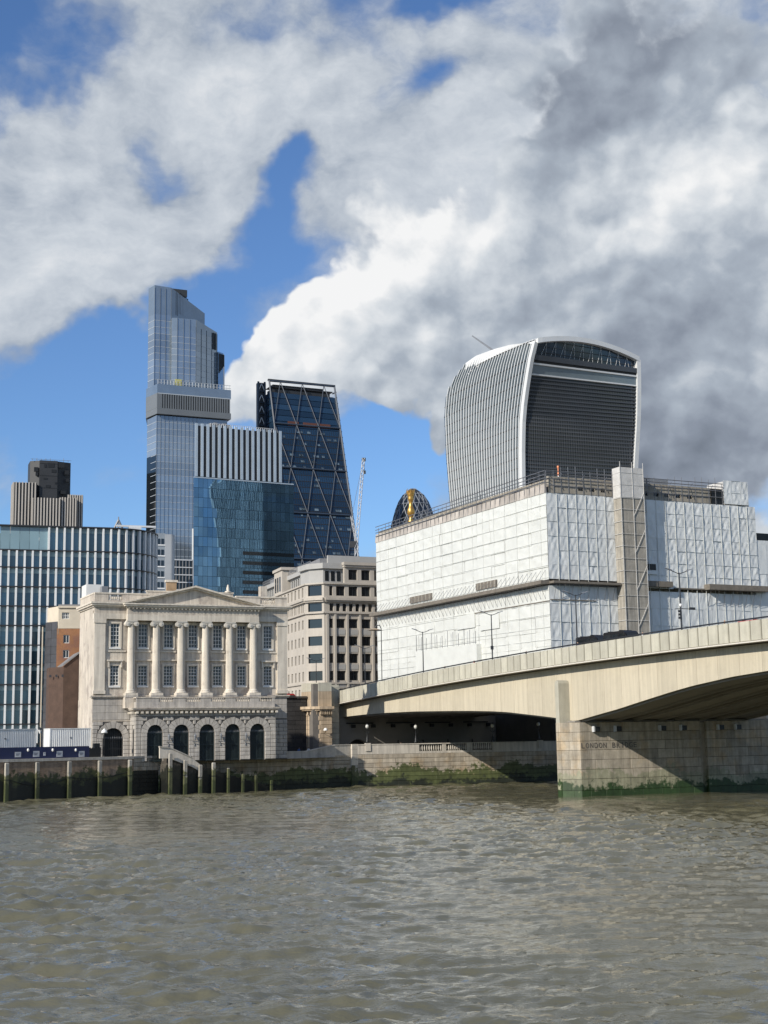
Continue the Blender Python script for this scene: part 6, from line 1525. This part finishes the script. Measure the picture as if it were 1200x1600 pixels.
    for q in range(3): row('garden_floor', 152.6 + q * 2.2, 152.75 + q * 2.2, -.8, -.5, M['louvre'])
    # white frame: corner ribs and arch
    def frame_strip(name, pts_, wdir, w, d):
        vs = []; fs = []
        for p in pts_: vs += [p, p + wdir * w, p + wdir * w + Vector((0, d, 0)), p + Vector((0, d, 0))]
        for j in range(len(pts_) - 1):
            for k in range(4): b = (k + 1) % 4; fs.append((4 * j + k, 4 * j + 4 + k, 4 * j + 4 + b, 4 * j + b))
        fs += [(0, 1, 2, 3), tuple(4 * (len(pts_) - 1) + q for q in (3, 2, 1, 0))]
        MB().add(vs, fs).build(name, M['rib_white'], t)
    zz_ = [40 + (155.5 - 40) * k / 20 for k in range(21)]
    frame_strip('corner_frame', [ps(0, z, 1.1) + Vector((-.9, 0, 0)) for z in zz_], Vector((1, 0, 0)), 1.5, 2.2)
    frame_strip('corner_frame', [ps(W, z, 1.1) + Vector((-1.3, 0, 0)) for z in [40 + (154.8 - 40) * k / 20 for k in range(21)]], Vector((1, 0, 0)), 1.8, 2.2)
    xs_ = [W * k / 26 for k in range(27)]
    frame_strip('arch_frame', [ps(x, min(arch(x), 158.5), 1.1) + Vector((0, 0, arch(x) - min(arch(x), 158.5))) for x in xs_], Vector((0, 0, -1)), 1.9, 2.2)
    # roof shell running back from the arch with ribs
    vs = []; fs = []; NYs = 14
    def rp(x, v):
        base = ps(x, 155.5, 0); yb = base.y + (56 - base.y) * v * .86; zt = arch(x) + 2.0 * math.sin(math.pi * v * .9) * (1 - abs(x / W - .4)) + (0 if v < .8 else -(v - .8) * 20)
        return Vector((base.x, yb, zt - .3))
    for i in range(17):
        for j in range(NYs + 1): vs.append(rp(W * i / 16, j / NYs))
    for i in range(16):
        for j in range(NYs): a = i * (NYs + 1) + j; fs.append((a, a + NYs + 1, a + NYs + 2, a + 1))
    MB().add(vs, fs).build('roof_shell', M['louvre'], t, smooth=True)
    for j in range(1, NYs * 2):
        p_ = [rp(W * i / 16, j / NYs / 2) + Vector((0, 0, .25)) for i in range(17)]; MB().path(p_, .3, 4).build('roof_rib', M['rib_white'], t)
    # gap between ribs top and the roof: eave strip
    vs = []; fs = []
    for i in range(NYs + 1):
        v = i / NYs * .86; a = pt_(v, ze(v)); b = rp(0, i / NYs); vs += [a + Vector((-.5, 0, 0)), Vector((b.x + .3, a.y, b.z))]
    for i in range(NYs): fs.append((2 * i, 2 * i + 1, 2 * i + 3, 2 * i + 2))
    MB().add(vs, fs).build('eave', M['rib_white'], t)
    # cleaning arm
    a_, b_ = fr.side(738, 525, 10), fr.side(772, 538, 10); MB().tube((10, b_[0], b_[1] - 3), (10, a_[0], a_[1]), .5, 5, .3).build('cleaning_arm', M['grey_metal'], t)
    bx('roof_plant', M['dark'], t, 16, 22, 14, 18, arch(18) + 2, arch(18) + 4.6)
    bx('east_wall', gs, t, W - .3, W - .1, 4.1, 50, 5, 150); bx('north_core', gs, t, 2.5, W - 1, 14, 49, 5, 152)
    vs = []; fs = []
    for i in range(9):
        for j in range(NZ + 1): z = ZB + (148 - ZB) * j / NZ; vs.append((xw(z) + (W - xw(z)) * i / 8, yN(z) - .2, z))
    for i in range(8):
        for j in range(NZ): a = i * (NZ + 1) + j; fs.append((a, a + 1, a + NZ + 2, a + NZ + 1))
    MB().add(vs, fs).build('north_glass', gs, t, smooth=True)
flared_tower()

# ------------------------------------------------------------------ bullet-shaped tower
def bullet_tower():
    o_ = at_Y(647, 840, 900); t = thing('bullet_tower', 'distant dark bullet-shaped tower with a lattice of white lines', 'skyscraper', (o_.x, o_.y, 5))
    g_ = glass('bullet_glass', (.008, .012, .018), .08, 1.8, .1, .2, .1); ln = mat('lattice_line', (.20, .22, .25), .45, .05, .1)
    zt = at_Y(651, 763, 900).z - 5; k_ = 900 / F
    prof = [(20, 0), (25, 40), (27, 80), (25, 110)]
    sil = [(850, 41), (840, 39.5), (820, 35), (800, 29.5), (785, 23.5), (775, 17), (768, 10.5), (764.5, 5), (763, 0.2)]
    prof = [(22, 0), (25, 60)] + [(w * k_, at_Y(647, y, 900).z - 5) for y, w in sil]
    MB().lathe(prof, 0, 0, 36).build('glass_skin', g_, t, smooth=True)
    pr = [(r_, z) for r_, z in prof if z > 60]
    rz = lambda z: float(np.interp(z, [p[1] for p in pr], [p[0] for p in pr]))
    zA, zB = pr[0][1] - 18, pr[-1][1] - .4
    for d in (-1, 1):
        for s_ in range(18):
            p_ = []
            for j in range(13): z = zA + (zB - zA) * j / 12; a = 2 * math.pi * s_ / 18 + d * j * .16; r_ = rz(max(z, pr[0][1])) + .15; p_.append((r_ * math.cos(a), r_ * math.sin(a), z))
            MB().path(p_, .3, 4).build('lattice_rib', ln, t)
    for f_ in (.2, .55, .8, .92): z = zA + (zB - zA) * f_; MB().path([((rz(max(z, pr[0][1])) + .2) * math.cos(2 * math.pi * k / 32), (rz(max(z, pr[0][1])) + .2) * math.sin(2 * math.pi * k / 32), z) for k in range(33)], .3, 4).build('lattice_ring', ln, t)
bullet_tower()

# ------------------------------------------------------------------ gilded column top
def gilded_column():
    b_ = at_Y(642, 800, 345); t = thing('monument_column', 'stone column with a gilded urn rising over the white sheeting', 'monument', (b_.x, b_.y, 5))
    Z = lambda py: at_Y(642, py, 345).z - 5; k_ = 345 / F; gold = mat('gilding', (.60, .34, .09), .35, .1, 1., metal=.85); st_ = M['portland']
    zt, zc = Z(765), Z(818)
    MB().lathe([(2.6, 0), (2.3, 20), (2.0, zc - 5)], 0, 0, 24).build('shaft', st_, t, smooth=True)
    MB().lathe([(2.0, zc - 5), (2.8, zc - 4.2), (3.0, zc - 3.9)], 0, 0, 20).build('capital', st_, t); MB().box(-2.9, 2.9, -2.9, 2.9, zc - 3.9, zc - 3.4).build('abacus', st_, t)
    MB().lathe([(1.7, zc - 3.4), (1.6, zc - 1.5), (1.15, zc - .3), (1.0, zc)], 0, 0, 20).build('drum', M['lead'], t, smooth=True)
    h = zt - zc; pr = [(.9, 0), (1.15, .05), (.75, .12), (.6, .17), (.8, .22), (1.25, .3), (1.2, .4), (.85, .47), (.6, .55), (.55, .62), (.8, .68), (1.0, .74), (.85, .78), (1.05, .82), (1.15, .88), (1.0, .95), (.5, 1.0)]
    MB().lathe([(r_ * .78, zc + h * f_) for r_, f_ in pr], 0, 0, 20).build('urn', gold, t, smooth=True)
    fl_ = MB(); rr = random.Random(1)
    for k in range(16): a = 2 * math.pi * k / 16; fl_.tube((.9 * math.cos(a), .9 * math.sin(a), zc + h * .88), (1.05 * math.cos(a), 1.05 * math.sin(a), zc + h * (.98 + .05 * rr.random())), .16, 5, .03)
    fl_.build('flames', gold, t)
    c = MB(); 
    for k in range(14): a = 2 * math.pi * k / 14; c.tube((2.5 * math.cos(a), 2.5 * math.sin(a), zc - 3.4), (2.5 * math.cos(a), 2.5 * math.sin(a), zc - 1.2), .05, 4)
    c.build('gallery_cage', M['iron'], t)
gilded_column()
# orange beacon on the scaffold
b_ = at_Y(872.5, 748, 300); zt = at_Y(872.5, 722, 300).z
bc = thing('site_beacon', 'small orange and white post standing on the scaffold roof', 'beacon', (b_.x, b_.y, b_.z - .5))
h = zt - b_.z + .5; og = mat('orange_paint', (.75, .25, .1), .5, .1, 1.)
h *= .8
MB().lathe([(.12, 0), (.12, h * .35)], 0, 0, 8).build('base', M['white'], bc); MB().lathe([(.12, h * .35), (.22, h * .45), (.13, h * .55), (.11, h * .85), (.24, h * .88), (.22, h)], 0, 0, 8).build('head', og, bc)
MB().tube((0, 0, -8), (0, 0, 0), .12, 5).build('mast', M['tube'], bc)
# ------------------------------------------------------------------ site huts, hoarding and lamps on the left quay
M['hut'] = mat('white_hut_steel', (.74, .75, .74), .45, .08, .6, streak=.12, rnd=.03)
M['navy'] = mat('navy_hoarding', (.012, .020, .075), .45, .1, 1., rnd=.08)
M['notice'] = mat('printed_notice', (.5, .52, .55), .6, .05, 1.)
M['ink'] = mat('notice_print', (.10, .10, .14), .7, .05, 1.)
def hut(px, Y, ang, L, Wd, hgt, label, left_len=None):
    o_ = at_Y(px, 1160, Y); t = thing('site_hut', label, 'site hut', (o_.x, o_.y, 5.2), ang, 'white site huts'); 
    # corrugated panels: each rib a fold in the sheet
    def corr(name, x0, y0, x1, y1):
        n_ = max(6, int(math.hypot(x1 - x0, y1 - y0) / .28)); d = Vector((x1 - x0, y1 - y0, 0)); nn = Vector((d.y, -d.x, 0)).normalized(); vs = []; fs = []; pr = []
        for k in range(n_):
            for f_, h_ in ((.0, 0), (.35, 0), (.5, .06), (.85, .06)): pr.append((k + f_) / n_); vs += [Vector((x0, y0, .15)) + d * pr[-1] + nn * h_, Vector((x0, y0, hgt - .12)) + d * pr[-1] + nn * h_]
        vs += [Vector((x1, y1, .15)), Vector((x1, y1, hgt - .12))]
        for k in range(len(vs) // 2 - 1): fs.append((2 * k, 2 * k + 2, 2 * k + 3, 2 * k + 1))
        MB().add(vs, fs).build(name, M['hut'], t)
    corr('side_panel', 0, 0, L, 0); corr('end_panel', 0, Wd, 0, 0); corr('end_panel', L, 0, L, Wd); corr('side_panel', L, Wd, 0, Wd)
    for x, y in ((0, 0), (L, 0), (L, Wd), (0, Wd)): bx('corner_post', M['hut'], t, x - .09, x + .09, y - .09, y + .09, 0, hgt)
    mb = MB(); mb.box(-.1, L + .1, -.1, Wd + .1, hgt - .12, hgt); mb.build('roof', M['hut'], t); mb = MB(); mb.box(-.1, L + .1, -.1, Wd + .1, 0, .15); mb.build('floor_frame', M['hut'], t)
    bx('vent', M['grey_metal'], t, L * .48, L * .48 + .25, -.1, -.07, hgt * .7, hgt * .7 + .22)
    return t
hut(78, 219, R(30), 6.4, 3.0, hgt=5.15, label='white corrugated site hut next to the hall, standing behind the navy hoarding')
hut(-40, 207, R(41), 9.6, 3.0, hgt=5.1, label='white corrugated site hut at the left picture edge behind the navy hoarding')
ho = thing('site_hoarding', 'navy blue site hoarding with notices along the top of the brick river wall', 'hoarding', fl.o, fl.a)
uh = fl.u(140, 1180, 1.0); x = -14.
while x < uh - .3:
    x2 = min(x + 2.4, uh); bx('hoarding_panel', M['navy'], ho, x + .012, x2 - .012, 1.0, 1.08, 5.95, 7.62); x = x2
for i, (px, w, h_) in enumerate(((28, .95, .75), (56.5, 1.0, .85), (69.5, .35, .5), (93, 1.0, .85), (127.5, .95, .85))):
    u_, z_ = fl.uz(px, 1178 if i != 0 else 1179, 1.0); n_ = bx('notice', M['notice'], ho, u_ - w / 2, u_ + w / 2, .96, .995, z_ - h_ / 2, z_ + h_ / 2)
    for k in range(3 if w > .5 else 1): bx('notice_print', M['ink'], n_, .15, .85 - .12 * k, -.2, -.05, .62 - .16 * k, .7 - .16 * k)
for px in (43.5, 82, 118): u_, z_ = fl.uz(px, 1172, 1.0); MB().lathe([(.0, -.22), (.16, -.15), (.17, .1), (.08, .24)], 0, 0, 8, False).build('bulkhead_light', M['white'], ho, (u_, .9, z_), smooth=True)
rl = thing('quay_railing', 'short black railing between the hoarding and the hall gate', 'railing', fl.o, fl.a)
ue = fl.u(158, 1180, 1.0)
for k in range(9): x = uh + .1 + (ue - uh) * k / 9; MB().box(x - .09, x + .09, 1.0, 1.12, 5.95, 7.4 - .12 * (k % 2)).build('paling', M['iron'], rl)
for z in (6.2, 7.1): bx('rail', M['iron'], rl, uh, ue, 1.121, 1.18, z, z + .1)
bx('meter_box', M['iron'], rl, ue - 1.1, ue - .1, 1.2, 1.7, 7.2, 8.0)
def quay_lamp(px, py_top, Y, label, dome=False):
    b_ = at_Y(px, py_top, Y); h_ = b_.z - 5.2; t = thing('quay_lamp', label, 'street lamp', (b_.x, b_.y, 5.2), 0, 'lamps along the quay')
    MB().lathe([(.22, 0), (.2, .6), (.1, .8), (.075, 1.2), (.06, h_ - .9)], 0, 0, 8).build('post', M['iron'], t)
    if dome:
        MB().lathe([(.48, h_ - .72), (.46, h_ - .55), (.36, h_ - .3), (.12, h_ - .12), (.05, h_)], 0, 0, 14).build('dome', M['white'], t, smooth=True); MB().lathe([(.42, h_ - .82), (.46, h_ - .72)], 0, 0, 12).build('lamp', M['iron'], t)
    else:
        MB().lathe([(.12, h_ - .95), (.27, h_ - .45), (.29, h_ - .4)], 0, 0, 8).build('lantern', M['white'], t); MB().lathe([(.34, h_ - .4), (.3, h_ - .3), (.1, h_ - .1), (.03, h_)], 0, 0, 8).build('cap', M['iron'], t)
    return t
quay_lamp(62.5, 1136, 213, 'black lamp post with lantern in front of the white site huts'); quay_lamp(163, 1138, 219, 'lamp post with a white dome shade in front of the hall gate', True)
# globe lamps on the river wall under the bridge
def globe_lamp():
    t = thing('globe_lamp', '', 'street lamp'); MB().lathe([(.34, 0), (.3, .35), (.18, .5), (.24, .75), (.12, .95), (.08, 1.3), (.07, 2.35), (.12, 2.45)], 0, 0, 10).build('post', M['iron'], t, smooth=True)
    MB().path([(-.42, 0, 1.95), (-.2, 0, 1.75), (.2, 0, 1.75), (.42, 0, 1.95)], .05).build('ladder_arm', M['iron'], t)
    MB().lathe([(.1, 2.45), (.26, 2.6), (.3, 2.8), (.25, 3.0), (.1, 3.12)], 0, 0, 12).build('globe', mat('opal_globe', (.6, .6, .56), .3, .05, 1.), t, smooth=True); MB().lathe([(.12, 3.1), (.06, 3.3), (.02, 3.45)], 0, 0, 6).build('finial', M['iron'], t); return t
g0 = globe_lamp()
for i, (px, lab) in enumerate(((574, 'globe lamp on the sunlit river wall pedestal near the stone turret'), (650, 'globe lamp in the shade at the left end of the balusters under the bridge'), (770, 'globe lamp in the shade at the right end of the balusters under the bridge'), (842, 'globe lamp nearest the pier in the shade under the bridge'))):
    o = g0 if i == 0 else copy_tree(g0); u_ = f3.u(px, 1165, .2); q = f3.o + f3.ex * u_ + f3.ey * .2; o.location = (q.x, q.y, 7.26 if i in (0, 3) else 7.09); o['label'] = lab; o['group'] = 'globe lamps on the river wall'; o.rotation_euler = (0, 0, .3)

# ------------------------------------------------------------------ people
def body(name, pose, cloth, trous, skin, hair):
    """one continuous figure grown from a skeleton; materials by height"""
    J = dict(pelvis=(0, 0, .95), waist=(0, 0, 1.1), chest=(0, .0, 1.32), neck=(0, -.01, 1.5), chin=(0, -.02, 1.58), head=(0, -.02, 1.68), top=(0, -.01, 1.76),
             ls=(.19, 0, 1.42), le=(.24, .03, 1.14), lw=(.23, -.08, .9), lh=(.22, -.12, .8), rs=(-.19, 0, 1.42), re=(-.24, .03, 1.14), rw=(-.23, -.06, .9), rh=(-.22, -.1, .8),
             lhip=(.1, 0, .9), lk=(.11, -.06, .5), la=(.11, .04, .09), lf=(.12, -.13, .04), rhip=(-.1, 0, .9), rk=(-.11, .02, .5), ra=(-.11, .14, .1), rf=(-.12, -.0, .04))
    J.update(pose)
    rad = dict(pelvis=.15, waist=.135, chest=.155, neck=.06, chin=.085, head=.105, top=.06, ls=.075, le=.052, lw=.036, lh=.04, rs=.075, re=.052, rw=.036, rh=.04, lhip=.1, lk=.068, la=.045, lf=.04, rhip=.1, rk=.068, ra=.045, rf=.04)
    E = [('pelvis', 'waist'), ('waist', 'chest'), ('chest', 'neck'), ('neck', 'chin'), ('chin', 'head'), ('head', 'top'), ('chest', 'ls'), ('ls', 'le'), ('le', 'lw'), ('lw', 'lh'), ('chest', 'rs'), ('rs', 're'), ('re', 'rw'), ('rw', 'rh'),
         ('pelvis', 'lhip'), ('lhip', 'lk'), ('lk', 'la'), ('la', 'lf'), ('pelvis', 'rhip'), ('rhip', 'rk'), ('rk', 'ra'), ('ra', 'rf')]
    ks = list(J); me = bpy.data.meshes.new(name); me.from_pydata([J[k] for k in ks], [(ks.index(a), ks.index(b)) for a, b in E], [])
    o = bpy.data.objects.new(name, me); COL.objects.link(o); md = o.modifiers.new('skin', 'SKIN'); o.modifiers.new('sub', 'SUBSURF').levels = 1
    for i, k in enumerate(ks): sv = me.skin_vertices[0].data[i]; sv.radius = (rad[k], rad[k] * (.72 if k in ('chest', 'waist', 'pelvis') else 1)); sv.use_root = (k == 'pelvis')
    bpy.context.view_layer.update(); m2 = bpy.data.meshes.new_from_object(o.evaluated_get(bpy.context.evaluated_depsgraph_get())); bpy.data.objects.remove(o)
    m2.materials.clear()
    for m in (cloth, trous, skin, hair): m2.materials.append(m)
    for p in m2.polygons:
        c = p.center; p.use_smooth = True
        if c.z > 1.53: p.material_index = 3 if (c.z > 1.7 or c.y > .02) else 2
        elif c.z < .93 and abs(c.x) < .19: p.material_index = 1
        elif c.z < .88: p.material_index = 2
        else: p.material_index = 0
    return m2
CL = {'navy': (.02, .03, .09), 'white': (.7, .7, .7), 'black': (.015, .015, .018), 'red': (.4, .03, .03), 'tan': (.4, .28, .16), 'blue': (.05, .12, .35), 'grey': (.2, .2, .21)}
for k in list(CL): CL[k] = mat('cloth_' + k, CL[k], .85, .1, 3.)
SK = mat('skin', (.45, .28, .20), .6, .05, 3.); HR = mat('hair_brown', (.05, .03, .02), .6, .1, 5.); HR2 = mat('hair_fair', (.35, .25, .13), .6, .1, 5.)
walk = {}; lean = dict(chest=(0, -.1, 1.3), neck=(0, -.16, 1.46), chin=(0, -.2, 1.53), head=(0, -.22, 1.63), top=(0, -.22, 1.71), ls=(.19, -.1, 1.4), rs=(-.19, -.1, 1.4), le=(.25, -.3, 1.2), re=(-.25, -.3, 1.2), lw=(.2, -.5, 1.13), rw=(-.2, -.5, 1.13), lh=(.16, -.57, 1.12), rh=(-.16, -.57, 1.12))
folk = []
def person(loc, rz, cloth, trous, label, pose=walk, hair=HR, hat=None):
    me = body('person', pose, CL[cloth], CL[trous], SK, hair); o = put(me, 'person', None, loc, (0, 0, rz)); tag(o, label, 'person'); return o
def on_deck(px, py, y): s_ = BR.u(px, py, y); q = BR.o + BR.ex * s_ + BR.ey * y; return (q.x, q.y, ztop(s_) - 1.22)
for px, py, c, tr_, lab, rz in ((617, 1055, 'black', 'navy', 'person in black walking on the bridge left of the first lamp, over the arch', 1.2), (695, 1041, 'grey', 'black', 'person in grey on the bridge between the two sunlit left lamps', 1.0),
        (741, 1034, 'red', 'navy', 'person in a red top on the bridge just left of the second lamp', -2.0), (822, 1018, 'black', 'black', 'person in black on the bridge before the corner of the white sheeting', 1.1), (903, 1005, 'navy', 'black', 'person in navy on the bridge beside the black van front', -1.9),
        (1132, 972, 'tan', 'navy', 'person in a tan coat on the bridge right of the nearest lamp', 1.2), (1004, 992, 'white', 'navy', 'person in white on the bridge in front of the second black van', 1.3)):
    person(on_deck(px, py, 1.7), rz, c, tr_, lab, hair=HR2 if c in ('tan', 'red') else HR)
def on_quay(px, py, Y, z): p = at_Y(px, py, Y); return (p.x, p.y, z)
person(on_quay(467, 1172, 243, 4.98), 2.5, 'blue', 'navy', 'person in blue walking past the dark archway left of the turret')
person(on_quay(482, 1170, 245, 4.98), .4, 'white', 'black', 'person in a white top walking at the foot of the stone turret')
person(on_quay(541, 1167, 252, 5.5), 0, 'white', 'navy', 'person in white leaning on the sunlit parapet left of the globe lamp', lean)
person(on_quay(570, 1163, 252, 5.5), .3, 'grey', 'navy', 'person in grey standing by the sunlit low arch behind the globe lamp')
person(on_quay(626, 1164, 250, 5.5), 2., 'tan', 'navy', 'person in tan at the edge of the shade under the bridge')
person(on_quay(323, 1178, 229, 4.98), .2, 'white', 'tan', 'person in white leaning on the parapet before the middle arch of the hall', lean, HR2)
bx_ = MB().box(-14, 34, 3, 20, 4.9, 5.5)

# ------------------------------------------------------------------ vans on the bridge
def make_van(paint):
    t = thing('van', '', 'van'); b = MB(); prof = [(-2.6, .45), (2.5, .45), (2.62, .8), (2.5, 1.2), (1.95, 1.4), (1.35, 2.3), (1.1, 2.48), (-2.45, 2.52), (-2.6, 2.4)]
    b.prism(prof, -.98, .98); body_ = b.build('body', paint, t)
    for s_ in (-1, 1):
        y = .985 * s_
        for x0, x1 in ((.35, 1.35), (-1.0, .2), (-2.4, -1.15)): g_ = MB(); g_.box(x0, x1, min(y, y + .01 * s_), max(y, y + .01 * s_), 1.5, 2.2); g_.build('side_window', M['pane_dark'], t)
        for x in (-1.65, 1.65):
            w_ = MB(); w_.add(*(lambda n_: ([(x + .36 * math.cos(2 * math.pi * k / n_), yy, .36 + .36 * math.sin(2 * math.pi * k / n_)) for yy in (y - .22 * s_, y + .02 * s_) for k in range(n_)], [tuple(range(n_)), tuple(range(2 * n_ - 1, n_ - 1, -1))] + [(k, k + n_, (k + 1) % n_ + n_, (k + 1) % n_) for k in range(n_)]))(16)); wh = w_.build('wheel', M['iron'], t)
        bx('headlight', M['white'], t, 2.5, 2.63, (.55 if s_ > 0 else -.85), (.85 if s_ > 0 else -.55), .85, 1.05)
        bx('mirror', M['dark'], t, 1.5, 1.62, (1.0 if s_ > 0 else -1.2), (1.2 if s_ > 0 else -1.0), 1.5, 1.8)
    MB().add([(1.93, -.85, 1.46), (1.93, .85, 1.46), (1.42, .8, 2.24), (1.42, -.8, 2.24)], [(0, 1, 2, 3)]).build('windscreen', M['pane_dark'], t, (.02, 0, .02))
    bx('bumper', M['dark'], t, 2.6, 2.72, -.95, .95, .45, .75); bx('roof_bar', M['dark'], t, -1.8, -1.7, -.9, .9, 2.53, 2.6); bx('roof_bar', M['dark'], t, .3, .4, -.9, .9, 2.5, 2.6)
    return t
vb = make_van(mat('black_paint', (.012, .012, .014), .25, .05, 1.)); vr = make_van(mat('red_paint', (.45, .02, .02), .3, .05, 1.))
def place(v, px, y, lab, dz=0.):
    s_ = BR.u(px, 1000, y); q = BR.o + BR.ex * s_ + BR.ey * y; v.location = (q.x, q.y, ztop(s_) - 1.36); v.rotation_euler = (0, -.01, BR.a); v['label'] = lab; v['group'] = 'vans on the bridge'
vb.scale = (1.3, 1.1, 1.3)
place(vb, 930, 7.6, 'black van on the bridge just right of the lamp above the pier'); v2 = copy_tree(vb); place(v2, 975, 7.6, 'second black van on the bridge, in front of the hoist tower'); place(vr, 1185, 10.5, 'red van on the bridge at the right picture edge')
v3 = copy_tree(vr); p_ = TF.o + TF.ex * -3 + TF.ey * 5.2; v3.location = (p_.x, p_.y, 13.95); v3.rotation_euler = (0, 0, TF.a); v3['label'] = 'red van behind the dark wall between the hall and the turret'; v3['group'] = 'vans on the bridge'
apr = MB(); apr.box(-30, 6, 3.3, 40, 12.6, 13.9); tag(apr.build('approach_road', M['tarmac'], None, TF.o, (0, 0, TF.a)), 'raised approach road behind the turret', 'road', kind='structure')
# raised walk under the bridge
q = MB(); q.prismz([(A4.x + .5, A4.y + .8), (A6.x - .8, A6.y + .6), (A6.x + 3, A6.y + 24), (A4.x - 4, A4.y + 24)], 5.01, 5.5); tag(q.build('river_walk', M['paving']), 'raised river walk under the bridge', 'path', kind='structure')
# hanging brown lamp at the edge of the sheeting
b_ = at_Y(588, 985, 262); hl = thing('curved_lamp', 'brown boat-shaped lamp head on a curved arm before the sheeting edge', 'street lamp', (b_.x, b_.y, b_.z))
MB().add([(-1.7, 0, 0), (-.8, -.35, .18), (.7, -.35, .12), (1.2, 0, 0), (.7, .35, .12), (-.8, .35, .18), (-.3, 0, .42), (0, 0, -.12)], [(0, 1, 6), (1, 2, 6), (2, 3, 6), (3, 4, 6), (4, 5, 6), (5, 0, 6), (1, 0, 7), (2, 1, 7), (3, 2, 7), (4, 3, 7), (5, 4, 7), (0, 5, 7)]).build('lamp_head', M['sandstone'], hl)
MB().path([(-.3, 0, .3), (.0, 0, .9), (.6, 0, .95), (.9, 0, .3), (.9, 0, -13.5)], .09).build('arm', M['dark'], hl)
